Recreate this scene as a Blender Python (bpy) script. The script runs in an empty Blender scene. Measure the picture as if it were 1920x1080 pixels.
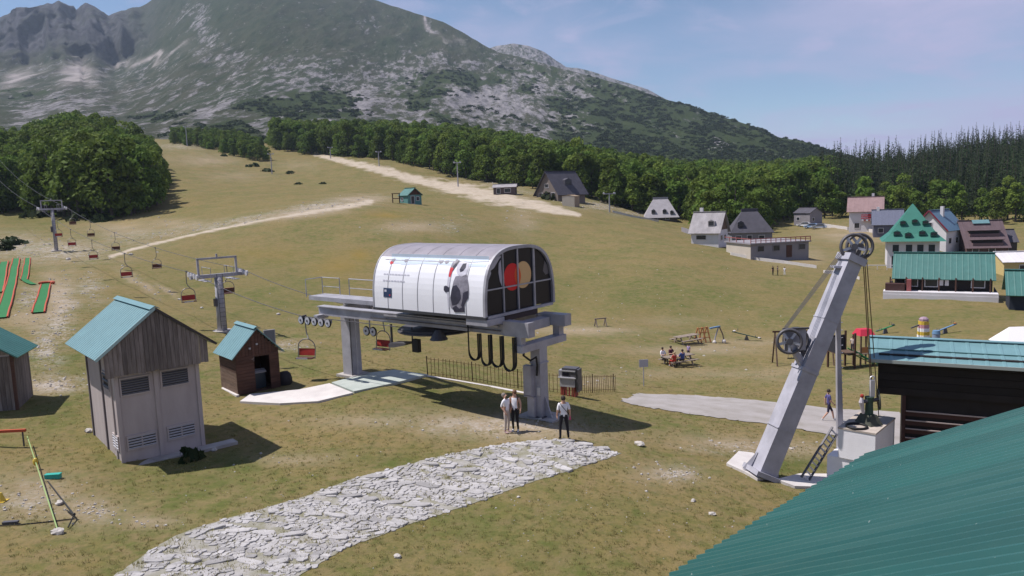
import bpy, bmesh, math, random
import numpy as np
from mathutils import Vector, Matrix, Quaternion

# ------------------------------------------------------------------ camera
F, HC = 1400.0, 9.4                       # focal length in pixels of a 1920 px frame, eye height in metres
PITCH, ROLL = math.atan(170 / 1400.0), 0.035
scene = bpy.context.scene
col = scene.collection
fw = Vector((0, math.cos(PITCH), -math.sin(PITCH)))
r0 = Vector((1, 0, 0)); u0 = r0.cross(fw)
rt = math.cos(ROLL) * r0 - math.sin(ROLL) * u0
up = math.sin(ROLL) * r0 + math.cos(ROLL) * u0
EYE = Vector((0, 0, HC))
cd = bpy.data.cameras.new('camera'); cam = bpy.data.objects.new('camera', cd); col.objects.link(cam)
M = Matrix((rt, up, -fw)).transposed().to_4x4(); M.translation = EYE
cam.matrix_world = M
cd.sensor_width = 36.0; cd.lens = 36.0 * F / 1920.0
cd.clip_start = 0.1; cd.clip_end = 20000
scene.camera = cam

# ------------------------------------------------------------------ sky, sun, exposure
SUN_EL, SUN_AZ = math.radians(60), math.radians(-81)      # azimuth from +Y towards +X
world = bpy.data.worlds.new('World'); scene.world = world; world.use_nodes = True
wn, wl = world.node_tree.nodes, world.node_tree.links
wn.clear()
wo = wn.new('ShaderNodeOutputWorld'); bg = wn.new('ShaderNodeBackground'); bg.inputs[1].default_value = 0.095
sky = wn.new('ShaderNodeTexSky'); sky.sky_type = 'NISHITA'; sky.sun_disc = False
sky.sun_elevation = SUN_EL; sky.sun_rotation = SUN_AZ; sky.altitude = 1600; sky.air_density = 1.0; sky.dust_density = 0.3; sky.ozone_density = 2.5
tc = wn.new('ShaderNodeTexCoord')
sepw = wn.new('ShaderNodeSeparateXYZ'); wl.new(tc.outputs['Generated'], sepw.inputs[0])
den = wn.new('ShaderNodeMath'); den.operation = 'ADD'; den.inputs[1].default_value = 0.16; den.use_clamp = False
mxz = wn.new('ShaderNodeMath'); mxz.operation = 'MAXIMUM'; mxz.inputs[1].default_value = 0.0
wl.new(sepw.outputs[2], mxz.inputs[0]); wl.new(mxz.outputs[0], den.inputs[0])
dx = wn.new('ShaderNodeMath'); dx.operation = 'DIVIDE'; wl.new(sepw.outputs[0], dx.inputs[0]); wl.new(den.outputs[0], dx.inputs[1])
dy = wn.new('ShaderNodeMath'); dy.operation = 'DIVIDE'; wl.new(sepw.outputs[1], dy.inputs[0]); wl.new(den.outputs[0], dy.inputs[1])
cmb = wn.new('ShaderNodeCombineXYZ'); wl.new(dx.outputs[0], cmb.inputs[0]); wl.new(dy.outputs[0], cmb.inputs[1])
def wnoise(scale, detail, rough, dist, off):
    mp = wn.new('ShaderNodeMapping'); mp.inputs['Location'].default_value = off; wl.new(cmb.outputs[0], mp.inputs[0])
    n = wn.new('ShaderNodeTexNoise'); n.inputs['Scale'].default_value = scale; n.inputs['Detail'].default_value = detail
    n.inputs['Roughness'].default_value = rough; n.inputs['Distortion'].default_value = dist
    wl.new(mp.outputs[0], n.inputs['Vector']); return n
def wramp(src, a, b, va, vb):
    r = wn.new('ShaderNodeMapRange'); r.interpolation_type = 'SMOOTHSTEP'
    r.inputs[1].default_value = a; r.inputs[2].default_value = b; r.inputs[3].default_value = va; r.inputs[4].default_value = vb
    wl.new(src, r.inputs[0]); return r
na = wnoise(0.85, 7, 0.55, 0.35, (4.3, 2.0, 0)); nb = wnoise(2.6, 6, 0.6, 0.6, (1.3, 7.7, 0))
bias = wn.new('ShaderNodeMath'); bias.operation = 'MULTIPLY_ADD'; bias.inputs[1].default_value = 0.30; bias.inputs[2].default_value = -0.05; wl.new(sepw.outputs[0], bias.inputs[0])      # the cloud veil thickens towards the east
nab = wn.new('ShaderNodeMath'); nab.operation = 'ADD'; wl.new(na.outputs[0], nab.inputs[0]); wl.new(bias.outputs[0], nab.inputs[1])
ra = wramp(nab.outputs[0], 0.42, 0.72, 0.0, 0.85); rb = wramp(nb.outputs[0], 0.50, 0.76, 0.0, 0.55)
ad = wn.new('ShaderNodeMath'); ad.operation = 'ADD'; ad.use_clamp = True; wl.new(ra.outputs[0], ad.inputs[0]); wl.new(rb.outputs[0], ad.inputs[1])
mixc = wn.new('ShaderNodeMix'); mixc.data_type = 'RGBA'
wl.new(ad.outputs[0], mixc.inputs[0]); wl.new(sky.outputs[0], mixc.inputs[6]); mixc.inputs[7].default_value = (4.3, 4.3, 6.3, 1)
wl.new(mixc.outputs[2], bg.inputs[0]); wl.new(bg.outputs[0], wo.inputs[0])
sd = bpy.data.lights.new('sun', 'SUN'); sd.energy = 5.0; sd.angle = math.radians(0.5); sd.color = (1.0, 0.95, 0.9)
sun = bpy.data.objects.new('sun', sd); col.objects.link(sun)
sdir = Vector((math.sin(SUN_AZ) * math.cos(SUN_EL), math.cos(SUN_AZ) * math.cos(SUN_EL), math.sin(SUN_EL)))
sun.rotation_euler = sdir.to_track_quat('Z', 'Y').to_euler(); sun.location = (-40, 0, 60)
vs = scene.view_settings; vs.view_transform = 'Standard'; vs.look = 'None'; vs.exposure = 0.22; vs.gamma = 1.0; vs.use_curve_mapping = False
scene.render.film_transparent = False
scene.cycles.max_bounces = 6; scene.cycles.transparent_max_bounces = 8; scene.cycles.volume_bounces = 0
scene.cycles.use_denoising = True

# ------------------------------------------------------------------ helpers: rays, noise
def ray(px, py): return fw + rt * ((px - 960) / F) + up * ((540 - py) / F)
def P(px, py, d):                          # the point at forward distance d behind a pixel of the survey picture
    v = ray(px, py); return EYE + v * (d / v.y)
def PZ(px, py, z):
    v = ray(px, py); return EYE + v * ((z - HC) / v.z)
def proj_np(X, Y, Z):
    vx, vy, vz = X, Y, Z - HC
    dpt = np.maximum(vx * fw.x + vy * fw.y + vz * fw.z, 1e-3)
    return 960 + F * (vx * rt.x + vy * rt.y + vz * rt.z) / dpt, 540 - F * (vx * up.x + vy * up.y + vz * up.z) / dpt
rng = np.random.default_rng(7); random.seed(11)
_perm = np.random.default_rng(3).random((256, 256))
def vnoise(x, y):
    xi = np.floor(x).astype(int); yi = np.floor(y).astype(int); fx = x - xi; fy = y - yi
    fx = fx * fx * (3 - 2 * fx); fy = fy * fy * (3 - 2 * fy)
    a = _perm[xi & 255, yi & 255]; b = _perm[(xi + 1) & 255, yi & 255]; c = _perm[xi & 255, (yi + 1) & 255]; d = _perm[(xi + 1) & 255, (yi + 1) & 255]
    return (a + (b - a) * fx) * (1 - fy) + (c + (d - c) * fx) * fy
def fbm(x, y, o=5, g=0.5):
    s = 0; a = 1; t = 0
    for i in range(o):
        s = s + a * vnoise(x * 2 ** i + 17.3 * i, y * 2 ** i + 9.1 * i); t += a; a *= g
    return s / t
def ridged(x, y, o=5, g=0.5):
    s = 0; a = 1; t = 0
    for i in range(o):
        s = s + a * (1 - np.abs(2 * vnoise(x * 2 ** i + 5.3 * i, y * 2 ** i + 3.1 * i) - 1)); t += a; a *= g
    return s / t
def sstep(a, b, x):
    t = np.clip((x - a) / (b - a), 0, 1); return t * t * (3 - 2 * t)

# ------------------------------------------------------------------ terrain survey: pixel + height ('z') or pixel + distance ('d')
SV = []
for px, py, z in [(0, 1080, .5), (300, 1080, .25), (600, 1080, .1), (1000, 1080, -.2), (1260, 1080, -.5), (1600, 1080, -1.0), (1920, 1080, -1.3),
                  (300, 870, .3), (0, 780, .8), (0, 900, .6), (120, 600, 1.9), (450, 757, .15), (540, 900, .15), (750, 900, .0), (660, 707, .35), (800, 700, .0), (1018, 787, 0),
                  (960, 810, 0), (1165, 850, -.3), (1425, 890, -1.1), (1360, 760, -2.3), (1560, 905, -1.5), (1150, 740, -2.1), (960, 720, -1.0), (1690, 850, -2.0)]:
    SV.append(PZ(px, py, z))
for px, py, d in [(1553, 787, 37), (1270, 680, 58), (1207, 722, 48), (1330, 640, 68), (1055, 600, 78), (1125, 610, 72), (560, 640, 52), (480, 600, 62), (400, 560, 72), (350, 590, 60),
                  (230, 470, 110), (240, 540, 75), (150, 650, 44), (500, 410, 140), (690, 382, 165), (600, 450, 118), (600, 540, 80), (850, 470, 115), (850, 400, 160), (770, 382, 185),
                  (850, 560, 82), (1080, 402, 190), (1000, 450, 140), (1200, 430, 165), (1300, 480, 125), (1400, 500, 120), (1500, 510, 115), (1600, 560, 95), (1700, 560, 92), (1870, 575, 85),
                  (1740, 640, 65), (1500, 650, 65), (1900, 640, 62), (1240, 414, 230), (1385, 455, 165), (1520, 428, 220), (1630, 425, 200), (1715, 480, 140), (1840, 480, 150), (1910, 420, 230),
                  (1055, 372, 240), (965, 364, 240), (600, 290, 420), (850, 342, 290), (711, 306, 360), (950, 380, 215), (330, 275, 430), (270, 275, 430), (500, 300, 400), (520, 330, 330),
                  (330, 360, 230), (280, 420, 165), (120, 415, 180), (30, 440, 150), (97, 480, 105), (0, 380, 220), (150, 310, 300), (0, 300, 330), (240, 330, 290),
                  (700, 272, 550), (900, 283, 550), (1200, 338, 550), (1500, 350, 500), (1900, 302, 450), (1700, 335, 450), (1560, 348, 450), (400, 262, 560), (100, 262, 560),
                  (1500, 385, 300), (1750, 385, 300), (1300, 388, 300), (1100, 355, 300), (1900, 372, 300)]:
    SV.append(P(px, py, d))
for ang in (-60, -25, 0, 25, 60): SV.append(Vector((9 * math.sin(math.radians(ang)), 9 * math.cos(math.radians(ang)), -.2)))
SVA = np.array([[math.atan2(p.x, p.y), math.hypot(p.x, p.y), p.z] for p in SV])
KA = 2.2
_tx, _ty = SVA[:, 0] * KA, np.log(SVA[:, 1])
def _tps(r2): return 0.5 * r2 * np.log(r2 + 1e-9)
_n = len(SV); _A = np.zeros((_n + 3, _n + 3))
_A[:_n, :_n] = _tps((_tx[:, None] - _tx) ** 2 + (_ty[:, None] - _ty) ** 2) + np.eye(_n) * 2e-3
_A[:_n, _n] = 1; _A[:_n, _n + 1] = _tx; _A[:_n, _n + 2] = _ty; _A[_n:, :_n] = _A[:_n, _n:].T
_W = np.linalg.solve(_A, np.concatenate([SVA[:, 2], [0, 0, 0]]))
def zg_np(x, y):
    x = np.asarray(x, float); y = np.asarray(y, float)
    az = np.arctan2(x, y); r = np.hypot(x, y)
    a = np.clip(az, -0.72, 0.72) * KA; l = np.log(np.clip(r, 8, 640))
    out = np.empty(x.shape); fx, fl, fo = a.ravel(), l.ravel(), out.ravel()
    for i in range(0, len(fx), 40000):
        A, L = fx[i:i + 40000], fl[i:i + 40000]
        fo[i:i + 40000] = _tps((A[:, None] - _tx) ** 2 + (L[:, None] - _ty) ** 2) @ _W[:_n] + _W[_n] + _W[_n + 1] * A + _W[_n + 2] * L
    z = fo.reshape(x.shape)
    amp = 0.05 + 0.004 * np.clip(r, 0, 400)
    return z + amp * (fbm(x / 6.0 + 40, y / 6.0 + 40, 4) - .5) + .05 * (fbm(x * 1.1, y * 1.1, 3) - .5)
def zg(x, y): return float(zg_np(np.array([x]), np.array([y]))[0])
_DD = np.exp(np.linspace(math.log(8), math.log(640), 900))
def G(px, py):                             # where the line of sight through a survey pixel meets the ground
    v = ray(px, py); X = v.x / v.y * _DD; Z = HC + v.z / v.y * _DD
    g = Z - zg_np(X, _DD); i = np.argmax(g < 0)
    if i == 0: i = len(_DD) - 1
    t = g[i - 1] / (g[i - 1] - g[i] + 1e-9); d = _DD[i - 1] + t * (_DD[i] - _DD[i - 1])
    return Vector((v.x / v.y * d, d, zg(v.x / v.y * d, d)))

# ------------------------------------------------------------------ helpers: materials
MATS = {}
def mat(name, color, rough=0.8, metal=0.0, noise=0.0, nscale=4.0, bump=0.0, bscale=30.0, spec=0.3, color2=None, objrand=0.0, coat=0.0, stretch=None, emis=None):
    if name in MATS: return MATS[name]
    m = bpy.data.materials.new(name); m.use_nodes = True; nt = m.node_tree; b = nt.nodes['Principled BSDF']
    b.inputs['Roughness'].default_value = rough; b.inputs['Metallic'].default_value = metal; b.inputs['Specular IOR Level'].default_value = spec
    b.inputs['Coat Weight'].default_value = coat
    c = (*color, 1); b.inputs['Base Color'].default_value = c
    if noise or color2 or bump or objrand:
        co = nt.nodes.new('ShaderNodeTexCoord'); vec = co.outputs['Object']
        if stretch:
            mp = nt.nodes.new('ShaderNodeMapping'); mp.inputs['Scale'].default_value = stretch; nt.links.new(vec, mp.inputs[0]); vec = mp.outputs[0]
        out = None
        if noise or color2:
            n = nt.nodes.new('ShaderNodeTexNoise'); n.inputs['Scale'].default_value = nscale; n.inputs['Detail'].default_value = 6; n.inputs['Roughness'].default_value = .6
            nt.links.new(vec, n.inputs['Vector'])
            mr = nt.nodes.new('ShaderNodeMapRange'); mr.inputs[1].default_value = .32; mr.inputs[2].default_value = .68; nt.links.new(n.outputs[0], mr.inputs[0])
            mx = nt.nodes.new('ShaderNodeMix'); mx.data_type = 'RGBA'; nt.links.new(mr.outputs[0], mx.inputs[0])
            c2 = color2 or tuple(v * (1 - noise) for v in color)
            mx.inputs[6].default_value = c; mx.inputs[7].default_value = (*c2, 1); out = mx.outputs[2]
        if objrand:
            oi = nt.nodes.new('ShaderNodeObjectInfo'); hs = nt.nodes.new('ShaderNodeHueSaturation')
            r1 = nt.nodes.new('ShaderNodeMapRange'); r1.inputs[3].default_value = 1 - objrand; r1.inputs[4].default_value = 1 + objrand
            nt.links.new(oi.outputs['Random'], r1.inputs[0]); nt.links.new(r1.outputs[0], hs.inputs['Value'])
            if out: nt.links.new(out, hs.inputs['Color'])
            else: hs.inputs['Color'].default_value = c
            out = hs.outputs[0]
        if out: nt.links.new(out, b.inputs['Base Color'])
        if bump:
            n2 = nt.nodes.new('ShaderNodeTexNoise'); n2.inputs['Scale'].default_value = bscale; n2.inputs['Detail'].default_value = 4; nt.links.new(vec, n2.inputs['Vector'])
            bp = nt.nodes.new('ShaderNodeBump'); bp.inputs['Strength'].default_value = bump; bp.inputs['Distance'].default_value = .02
            nt.links.new(n2.outputs[0], bp.inputs['Height']); nt.links.new(bp.outputs[0], b.inputs['Normal'])
    MATS[name] = m; return m

# ------------------------------------------------------------------ helpers: meshes and objects
def mesh_np(name, V, Fc, smooth=False):
    me = bpy.data.meshes.new(name); V = np.asarray(V, np.float32); Fc = np.asarray(Fc, np.int32); k = Fc.shape[1]
    me.vertices.add(len(V)); me.vertices.foreach_set('co', V.ravel())
    me.loops.add(Fc.size); me.loops.foreach_set('vertex_index', Fc.ravel())
    me.polygons.add(len(Fc)); me.polygons.foreach_set('loop_start', np.arange(0, Fc.size, k, dtype=np.int32)); me.polygons.foreach_set('loop_total', np.full(len(Fc), k, np.int32))
    if smooth: me.polygons.foreach_set('use_smooth', np.ones(len(Fc), bool))
    me.update(calc_edges=True); return me
def tag(o, label=None, cat=None, group=None, kind=None):
    if label: o['label'] = label
    if cat: o['category'] = cat
    if group: o['group'] = group
    if kind: o['kind'] = kind
    return o
def link(name, me, m=None, parent=None):
    o = bpy.data.objects.new(name, me); col.objects.link(o)
    if m is not None and me is not None:
        me.materials.clear(); me.materials.append(m)
    if parent is not None: o.parent = parent
    return o
def thing(name, label, cat, loc=(0, 0, 0), rotz=0.0, group=None):
    o = bpy.data.objects.new(name, None); col.objects.link(o); o.empty_display_size = .2
    o.location = loc; o.rotation_euler = (0, 0, rotz); return tag(o, label, cat, group)
def copy_tree(o, parent=None):
    c = o.copy(); col.objects.link(c); c.parent = parent
    for ch in list(o.children): copy_tree(ch, c)
    return c
class MB:
    def __init__(s): s.v = []; s.f = []
    def add(s, vs, fs):
        n = len(s.v); s.v += [tuple(v) for v in vs]; s.f += [tuple(i + n for i in f) for f in fs]; return s
    def hexa(s, p):                         # 8 corners: bottom ring 0-3 counter-clockwise, top ring 4-7
        return s.add(p, [(3, 2, 1, 0), (4, 5, 6, 7), (0, 1, 5, 4), (1, 2, 6, 5), (2, 3, 7, 6), (3, 0, 4, 7)])
    def box(s, x0, x1, y0, y1, z0, z1):
        return s.hexa([(x0, y0, z0), (x1, y0, z0), (x1, y1, z0), (x0, y1, z0), (x0, y0, z1), (x1, y0, z1), (x1, y1, z1), (x0, y1, z1)])
    def beam(s, a, b, w, h, upv=(0, 0, 1)): # rectangular bar from a to b
        a, b = Vector(a), Vector(b); t = (b - a).normalized(); sd_ = t.cross(Vector(upv))
        if sd_.length < 1e-4: sd_ = t.cross(Vector((1, 0, 0)))
        sd_.normalize(); u = sd_.cross(t); sd_ = sd_ * (w / 2); u = u * (h / 2)
        return s.hexa([a - sd_ - u, a + sd_ - u, b + sd_ - u, b - sd_ - u, a - sd_ + u, a + sd_ + u, b + sd_ + u, b - sd_ + u])
    def cyl(s, a, b, ra, rb=None, n=10, caps=True):
        rb = ra if rb is None else rb; a, b = Vector(a), Vector(b); t = (b - a).normalized()
        x = t.cross(Vector((0, 0, 1)));
        if x.length < 1e-3: x = Vector((1, 0, 0))
        x.normalize(); y = t.cross(x); k = len(s.v)
        for c, r in ((a, ra), (b, rb)):
            for i in range(n):
                an = 2 * math.pi * i / n; s.v.append(tuple(c + x * (r * math.cos(an)) + y * (r * math.sin(an))))
        for i in range(n): j = (i + 1) % n; s.f.append((k + i, k + j, k + n + j, k + n + i))
        if caps: s.f.append(tuple(k + i for i in reversed(range(n)))); s.f.append(tuple(k + n + i for i in range(n)))
        return s
    def tube(s, pts, r, n=6):
        pts = [Vector(p) for p in pts]; k0 = len(s.v); nx = None
        for i, p in enumerate(pts):
            t = (pts[min(i + 1, len(pts) - 1)] - pts[max(i - 1, 0)]).normalized()
            if nx is None:
                nx = t.cross(Vector((0, 0, 1)))
                if nx.length < 1e-3: nx = t.cross(Vector((1, 0, 0)))
            nx = (nx - t * nx.dot(t)).normalized(); ny = t.cross(nx); rr = r[i] if isinstance(r, (list, tuple)) else r
            for j in range(n):
                an = 2 * math.pi * j / n; s.v.append(tuple(p + nx * (rr * math.cos(an)) + ny * (rr * math.sin(an))))
        for i in range(len(pts) - 1):
            for j in range(n):
                a = k0 + i * n + j; b = k0 + i * n + (j + 1) % n; s.f.append((a, b, b + n, a + n))
        s.f.append(tuple(k0 + j for j in reversed(range(n)))); e = k0 + (len(pts) - 1) * n; s.f.append(tuple(e + j for j in range(n))); return s
    def prism(s, poly, fn0, fn1):            # poly: 2-D points; fn maps a 2-D point to 3-D for each end
        n = len(poly); k = len(s.v); s.v += [tuple(fn0(*q)) for q in poly] + [tuple(fn1(*q)) for q in poly]
        s.f.append(tuple(k + i for i in range(n))); s.f.append(tuple(k + n + i for i in reversed(range(n))))
        for i in range(n): j = (i + 1) % n; s.f.append((k + j, k + i, k + n + i, k + n + j))
        return s
    def torus(s, c, axis, R, r, n=20, m=6, squash=1.0):
        c, t = Vector(c), Vector(axis).normalized(); x = t.cross(Vector((0, 0, 1)))
        if x.length < 1e-3: x = Vector((1, 0, 0))
        x.normalize(); y = t.cross(x); k = len(s.v)
        for i in range(n):
            a = 2 * math.pi * i / n; d = x * math.cos(a) + y * math.sin(a)
            for j in range(m):
                b = 2 * math.pi * j / m; s.v.append(tuple(c + d * (R + r * math.cos(b)) + t * (r * squash * math.sin(b))))
        for i in range(n):
            for j in range(m):
                s.f.append((k + i * m + j, k + ((i + 1) % n) * m + j, k + ((i + 1) % n) * m + (j + 1) % m, k + i * m + (j + 1) % m))
        return s
    def ball(s, c, r, n=8, m=6, sz=1.0, sx=1.0, sy=1.0, jit=0.0):
        k = len(s.v); c = Vector(c)
        s.v.append((c.x, c.y, c.z - r * sz))
        for i in range(1, m):
            ph = math.pi * i / m - math.pi / 2
            for j in range(n):
                a = 2 * math.pi * j / n; q = 1 + jit * (random.random() - .5) * 2
                s.v.append((c.x + r * sx * q * math.cos(ph) * math.cos(a), c.y + r * sy * q * math.cos(ph) * math.sin(a), c.z + r * sz * q * math.sin(ph)))
        s.v.append((c.x, c.y, c.z + r * sz)); e = len(s.v) - 1
        for j in range(n):
            s.f.append((k, k + 1 + (j + 1) % n, k + 1 + j)); b = k + 1 + (m - 2) * n; s.f.append((e, b + j, b + (j + 1) % n))
        for i in range(m - 2):
            for j in range(n):
                a = k + 1 + i * n; s.f.append((a + j, a + (j + 1) % n, a + n + (j + 1) % n, a + n + j))
        return s
    def xf(s, mtx): s.v = [tuple(mtx @ Vector(v)) for v in s.v]; return s
    def mesh(s, name, smooth=False):
        me = bpy.data.meshes.new(name); me.from_pydata(s.v, [], s.f)
        bm = bmesh.new(); bm.from_mesh(me); bmesh.ops.recalc_face_normals(bm, faces=bm.faces); bm.to_mesh(me); bm.free()
        if smooth: me.polygons.foreach_set('use_smooth', np.ones(len(me.polygons), bool))
        me.update(); return me
    def build(s, name, m, parent=None, smooth=False): return link(name, s.mesh(name, smooth), m, parent)
def B(x0, x1, y0, y1, z0, z1): return MB().box(x0, x1, y0, y1, z0, z1)

# ================================================================== GROUND
def paint(px, py, blobs):
    out = np.zeros(px.shape)
    for b in blobs:
        x, y, rx, ry, s = b[:5]; a = math.radians(b[5]) if len(b) > 5 else 0
        u = (px - x); w = (py - y); uu = (u * math.cos(a) + w * math.sin(a)) / rx; ww = (-u * math.sin(a) + w * math.cos(a)) / ry
        out = np.maximum(out, s * np.exp(-(uu * uu + ww * ww) * 1.1))
    return out
def add_attr(me, name, arr):
    at = me.attributes.new(name, 'FLOAT', 'POINT'); at.data.foreach_set('value', np.asarray(arr, np.float32).ravel())
azs = np.concatenate([np.arange(-math.pi, -.70, .06), np.arange(-.70, .70, .0022), np.arange(.70, math.pi + .05, .06)])
rs = np.concatenate([[.01, 1.0, 2.5], np.exp(np.arange(math.log(4), math.log(655), .0115))])
AZ, RR = np.meshgrid(azs, rs, indexing='ij')
GX, GY = RR * np.sin(AZ), RR * np.cos(AZ)
GZ = zg_np(GX, GY)
def grid_faces(n, m):
    i, j = np.meshgrid(np.arange(n - 1), np.arange(m - 1), indexing='ij'); a = (i * m + j).ravel()
    return np.stack([a, a + 1, a + m + 1, a + m], 1)[:, ::-1]
gme = mesh_np('ground', np.stack([GX, GY, GZ], -1).reshape(-1, 3), grid_faces(*GX.shape), True)
gpx, gpy = proj_np(GX, GY, GZ)
front = (np.abs(AZ) < .75)
wob = lambda s, k: (fbm(GX / s + k, GY / s + k, 4) - .5)
DIRT = [(960, 800, 190, 28, .9, 4), (700, 790, 120, 14, .6), (1400, 835, 160, 18, .8, 5), (1250, 890, 70, 22, .7), (560, 980, 60, 10, .5), (640, 955, 80, 8, .4), (150, 960, 100, 30, .7), (290, 980, 60, 14, .7),
        (60, 930, 90, 50, .75), (560, 860, 80, 12, .5), (1090, 620, 120, 9, .75), (1300, 655, 120, 10, .7), (1420, 640, 120, 8, .5), (1100, 715, 60, 14, .6), (1330, 700, 180, 10, .45),
        (760, 425, 60, 9, .8), (980, 415, 30, 22, .6, 30), (260, 530, 40, 8, .8, 35), (310, 545, 25, 5, .8, 30), (330, 420, 60, 8, .7), (230, 425, 80, 14, .55), (680, 375, 50, 9, .9), (600, 395, 110, 8, .9, -10),
        (110, 570, 25, 55, .9, 15), (60, 600, 60, 20, .8), (95, 530, 22, 30, .8), (90, 720, 60, 16, .7), (1640, 720, 60, 20, .4), (1500, 480, 60, 18, .6), (1250, 600, 80, 8, .3), (1450, 700, 90, 14, .4),
        (1550, 900, 60, 14, .4), (380, 300, 60, 10, .6), (560, 310, 40, 10, .3), (440, 330, 60, 10, .35), (1600, 440, 80, 14, .8), (1700, 450, 60, 10, .6), (560, 730, 30, 8, .3)]
STONY = [(430, 418, 130, 7, .7, -11), (600, 388, 90, 9, .9, -8), (300, 440, 60, 8, .6, -12), (930, 345, 120, 6, .5, 14), (100, 470, 110, 20, .95), (30, 460, 50, 20, .9), (120, 590, 22, 60, .9, 10), (85, 650, 26, 40, .8), (110, 720, 50, 16, 1), (60, 560, 25, 20, .8), (930, 800, 120, 16, .7), (170, 540, 22, 26, .7), (60, 940, 70, 30, .6),
         (180, 960, 30, 18, .6), (1400, 840, 110, 10, .6), (1270, 890, 40, 12, .7), (250, 445, 60, 18, .5), (540, 650, 40, 10, .5), (300, 800, 20, 30, .2), (440, 720, 14, 6, .6), (340, 275, 50, 6, .6), (1130, 385, 50, 8, .8), (1190, 400, 40, 5, .6), (850, 425, 40, 14, .3)]
GREEN = [(500, 560, 160, 60, .35), (900, 750, 180, 30, .9, 8), (420, 870, 110, 30, .7), (700, 860, 160, 22, .4), (340, 900, 140, 30, .6), (880, 1000, 260, 60, .55), (1180, 960, 120, 40, .5), (1480, 870, 80, 22, 1), (1250, 560, 200, 40, .4),
         (1050, 545, 90, 40, .4), (100, 780, 60, 40, .6), (150, 680, 60, 50, .5), (1700, 600, 160, 20, .35), (560, 670, 50, 14, .6), (620, 700, 50, 10, .5), (60, 410, 80, 20, .5), (900, 470, 130, 40, .25), (1100, 790, 60, 18, .8), (230, 850, 60, 40, .7), (1000, 1060, 200, 40, .4)]
LUSH = [(640, 500, 60, 24, .6), (680, 480, 30, 14, .7), (500, 480, 80, 20, .3), (240, 420, 30, 8, .8), (720, 405, 40, 8, .7), (1000, 640, 50, 10, .3)]
w1 = 1.0 + 1.1 * wob(7, 3); jx = gpx + 40 * wob(5, 9); jy = gpy + 12 * wob(3, 21)
for nm, bl in (('dirt', DIRT), ('stony', STONY), ('green', GREEN), ('gold', LUSH)):
    add_attr(gme, nm, np.where(front, np.clip(paint(jx, jy, bl) * w1, 0, 1), 0.1))
def polymask(pts, width):
    out = np.full(gpx.shape, 1e9)
    for (xa, ya, wa), (xb, yb, wb_) in zip([p + (w,) for p, w in zip(pts, width)][:-1], [p + (w,) for p, w in zip(pts, width)][1:]):
        t = np.clip(((gpx - xa) * (xb - xa) + (gpy - ya) * (yb - ya)) / ((xb - xa) ** 2 + (yb - ya) ** 2), 0, 1)
        out = np.minimum(out, np.hypot(gpx - xa - t * (xb - xa), gpy - ya - t * (yb - ya)) / (wa + (wb_ - wa) * t))
    return out
TRK = np.minimum(polymask([(590, 289), (640, 301), (711, 318), (800, 342), (880, 358), (950, 374), (1010, 386), (1085, 403)], [3.5, 5, 8, 9, 13, 13, 11, 4]), polymask([(205, 482), (250, 467), (330, 447), (430, 425), (530, 407), (620, 392), (695, 379)], [2.4, 2.4, 2.2, 2.2, 2.4, 3, 5]))
add_attr(gme, 'track', np.where(front, sstep(1.3, .5, TRK + 1.6 * wob(3, 5)), 0))
def attr(nt, n):
    a = nt.nodes.new('ShaderNodeAttribute'); a.attribute_name = n; return a.outputs['Fac']
def mixn(nt, f, a, b):
    m = nt.nodes.new('ShaderNodeMix'); m.data_type = 'RGBA'; nt.links.new(f, m.inputs[0])
    for i, v in ((6, a), (7, b)):
        if isinstance(v, tuple): m.inputs[i].default_value = (*v, 1)
        else: nt.links.new(v, m.inputs[i])
    return m.outputs[2]
def noisen(nt, vec, scale, a=.35, b=.65, detail=6, rough=.6, lo=0, hi=1):
    n = nt.nodes.new('ShaderNodeTexNoise'); n.inputs['Scale'].default_value = scale; n.inputs['Detail'].default_value = detail; n.inputs['Roughness'].default_value = rough
    nt.links.new(vec, n.inputs['Vector']); r = nt.nodes.new('ShaderNodeMapRange'); r.inputs[1].default_value = a; r.inputs[2].default_value = b; r.inputs[3].default_value = lo; r.inputs[4].default_value = hi
    nt.links.new(n.outputs[0], r.inputs[0]); return r.outputs[0]
def mathn(nt, op, a, b, clamp=False):
    m = nt.nodes.new('ShaderNodeMath'); m.operation = op; m.use_clamp = clamp
    for i, v in ((0, a), (1, b)):
        if isinstance(v, (int, float)): m.inputs[i].default_value = v
        else: nt.links.new(v, m.inputs[i])
    return m.outputs[0]
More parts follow.
